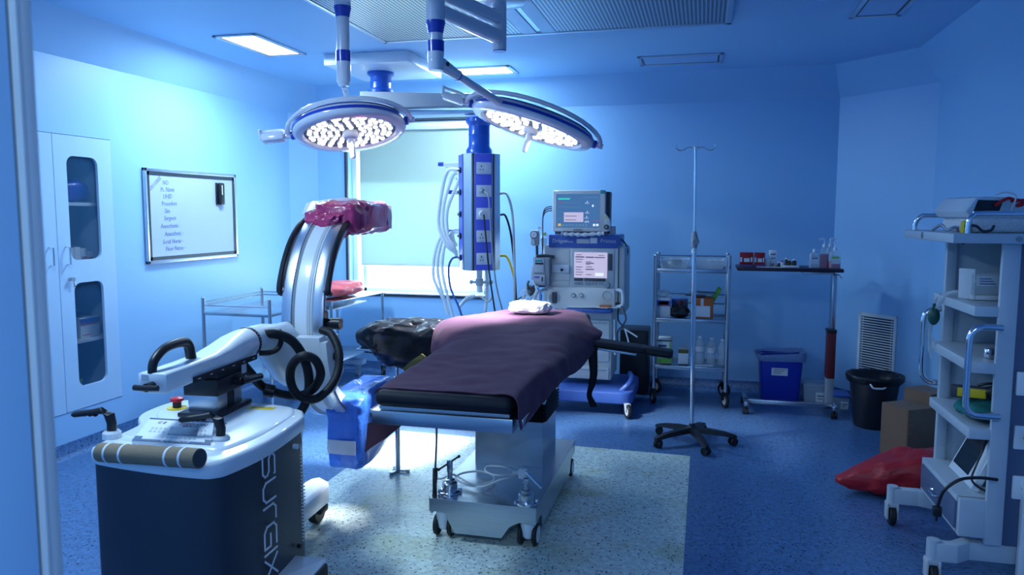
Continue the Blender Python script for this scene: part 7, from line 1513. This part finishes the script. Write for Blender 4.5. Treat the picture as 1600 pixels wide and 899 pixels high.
tu = thing('suction_tube', 'coiled clear tubing with dark green bulb hanging from the cart upper shelf', 'tube', P(1462, 520, Y=4.0))
mb = MB(); mb.tube([V(1.25, 3.85, z+.04), V(1.15, 3.85, z+.045), P(1510, 462, Y=3.95), P(1480, 458, Y=4.0), P(1462, 468, Y=4.02), P(1455, 500, Y=4.04), P(1452, 540, Y=4.05), P(1456, 560, Y=4.05)], .007, 8); mb.build('clear_tube', 'clearbox', tu)
mb = MB(); mb.tube([V(1.25, 3.80, z+.02), V(1.13, 3.82, z+.03), P(1480, 462, Y=3.9), P(1466, 474, Y=3.95), P(1460, 500, Y=3.98), P(1452, 520, Y=4.0), P(1466, 545, Y=4.0), P(1474, 560, Y=4.0)], .006, 8); mb.build('clear_tube', 'clearbox', tu)
mb = MB(); mb.tube([V(1.2, 3.84, z+.02), V(1.12, 3.86, z+.02), P(1470, 470, Y=3.93), P(1464, 484, Y=3.93)], .012, 8); mb.build('clear_tube', 'clear', tu)
mb = MB(); c_ = P(1459, 494, Y=3.94); mb.sph(c_, (.026, .026, .044), 18); mb.cyl(c_+V(0, 0, .04), c_+V(0, 0, .06), .008, n=10); mb.build('rubber_bulb', 'dgreen', tu)
# shelf two: metal clamp
z = SH[1]+.0012
mb = MB(); mb.rbox((1.22, 3.62, z+.022), (.055, .04, .042), .006, Rz(.3)); mb.m = 0; mb.tube([(1.25, 3.62, z+.01), (1.30, 3.63, z+.008), (1.34, 3.60, z+.008)], .007, 8); single('metal_clamp', mb, 'chrome', 'shiny metal clamp on the cart second shelf', 'clamp', (1.24, 3.62, z))
# shelf three: green cloth, black and yellow tool
z = SH[2]+.0012
mb = MB(); mb.blob((1.25, 3.68, z+.042), (.26, .28, .062), 2.8, .022, 9, 50, seed=31); single('green_cloth', mb, 'green', 'crumpled green surgical cloth on the cart third shelf', 'cloth', (1.25, 3.68, z), ang=70)
tl = thing('power_tool', 'black and yellow corded tool lying on the green cloth', 'tool', (1.24, 3.72, z+.078))
mb = MB(); mb.rbox((1.185, 3.72, z+.108), (.17, .05, .055), .008, Rz(-.25)); mb.build('body', 'dgrey', tl)
mb = MB(); mb.rbox((1.175, 3.694, z+.110), (.11, .012, .040), .004, Rz(-.25)); mb.build('yellow_grip', 'yellow', tl)
mb = MB(); mb.blob((1.30, 3.70, z+.112), (.16, .10, .08), 2.4, .02, 16, 30, seed=4); mb.build('coiled_cord', 'black', tl)
mb = MB(); mb.tube([(1.20, 3.70, z+.145), (1.24, 3.68, z+.16), (1.30, 3.67, z+.155), (1.34, 3.68, z+.14)], .006, 8); mb.build('cord', 'black', tl)
# drawer top: console with tilted screen
z = dzt+.0012
mn = thing('desktop_console', 'white console with dark angled screen and black lead on top of the cart drawer', 'medical device', (1.32, 3.80, z))
TA = Matrix.Translation((1.22, 3.77, z)); T2 = TA
mb = MB(); s0_, s1_ = 3.60, 3.90          # side profile in (x, z), extruded along y
prof = [(1.12, .012), (1.13, 0), (1.55, 0), (1.55, .235), (1.33, .235), (1.235, .235), (1.215, .225)]
mb.prism([(x, z+q) for x, q in [(1.185, 0), (1.55, 0), (1.55, .20), (1.29, .22), (1.275, .215)]], s0_, s1_, 'y', .006); hs = mb.build('housing', 'lgrey', mn)
mb = MB(); fn = V(-.215, 0, .09)
def fpt(u, v, o=0): # u along y (near->far), v up the face
    a_ = V(1.165, s0_-.005, z+.015); b_ = V(1.265, s0_-.005, z+.235); n_ = (b_-a_).cross(V(0, 1, 0)).normalized(); n_ = n_ if n_.x < 0 else -n_
    return a_.lerp(b_, v)+V(0, (s1_-s0_+.01)*u, 0)+n_*o
def fbox(mb, u0, v0, u1, v1, o0, o1):
    vs = [fpt(u0, v0, o0), fpt(u1, v0, o0), fpt(u1, v1, o0), fpt(u0, v1, o0), fpt(u0, v0, o1), fpt(u1, v0, o1), fpt(u1, v1, o1), fpt(u0, v1, o1)]
    mb.add(vs, [[0, 1, 2, 3], [7, 6, 5, 4], [0, 4, 5, 1], [1, 5, 6, 2], [2, 6, 7, 3], [3, 7, 4, 0]])
fbox(mb, 0, 0, 1, 1, -.03, 0); ff = mb.build('front_frame', 'white', mn, smooth=False)
mb = MB(); fbox(mb, .30, .14, .95, .88, 0, .002); mb.build('screen', 'lcdoff', ff, smooth=False)
mb = MB(); mb.prism([(1.200, z+.03), (1.30, z+.02), (1.33, z+.17), (1.30, z+.205), (1.265, z+.200)], s0_-.004, s0_+.002, 'y', .001); fbk = mb.build('side_window', 'dgrey', hs)
mb = MB()
for i in range(4): mb.prism([(1.222+.022*i, z+.055), (1.238+.022*i, z+.053), (1.262+.018*i, z+.165), (1.248+.018*i, z+.167)], s0_-.009, s0_-.002, 'y', .002)
mb.build('white_bars', 'paper', fbk)
mb = MB(); 
for i in range(4): mb.box(1.385+.012*i, s0_-.001, z+.085+.018*i, 1.44, s0_+.001, z+.089+.018*i)
mb.build('printed_lines', 'ink', hs, smooth=False)
mb = MB(); mb.tube([fpt(.35, .90, .006), fpt(.15, .7, .02), fpt(.1, .4, .018), fpt(.0, .15, .015), V(1.21, s0_-.025, z+.02), V(1.27, s0_-.03, z+.018)], .0045, 8); mb.rbox((1.265, s0_-.03, z+.02), (.05, .02, .018), .004); mb.build('black_lead', 'black', mn)
mb = MB(); mb.blob((1.37, 3.76, z+.256), (.28, .20, .03), 2.6, .014, 12, 36, seed=17); single('plastic_wrap', mb, 'clearbox', 'crumpled clear plastic on top of the white console in the cart', 'wrapping', (1.37, 3.76, z+.236))
mb = MB(); pts = [P(1558, 750, Y=3.46), P(1530, 747, Y=3.42), P(1500, 750, Y=3.40), P(1476, 766, Y=3.40), P(1467, 785, Y=3.42), P(1465, 796, Y=3.43)]; mb.tube(pts, .007, 8); bc_ = single('mains_cable', mb, 'black', 'thick black mains cord with plug hanging down in front of the cart drawer', 'cord', P(1465, 800, Y=3.43))
mb = MB(); p = P(1464, 799, Y=3.43); mb.rbox(p, (.035, .03, .045), .008); mb.cyl(p-V(0, 0, .02), p-V(0, 0, .042), .005, n=8); o = mb.build('plug', 'black'); o.data.transform(Matrix.Translation(-bc_.location)); o.parent = bc_
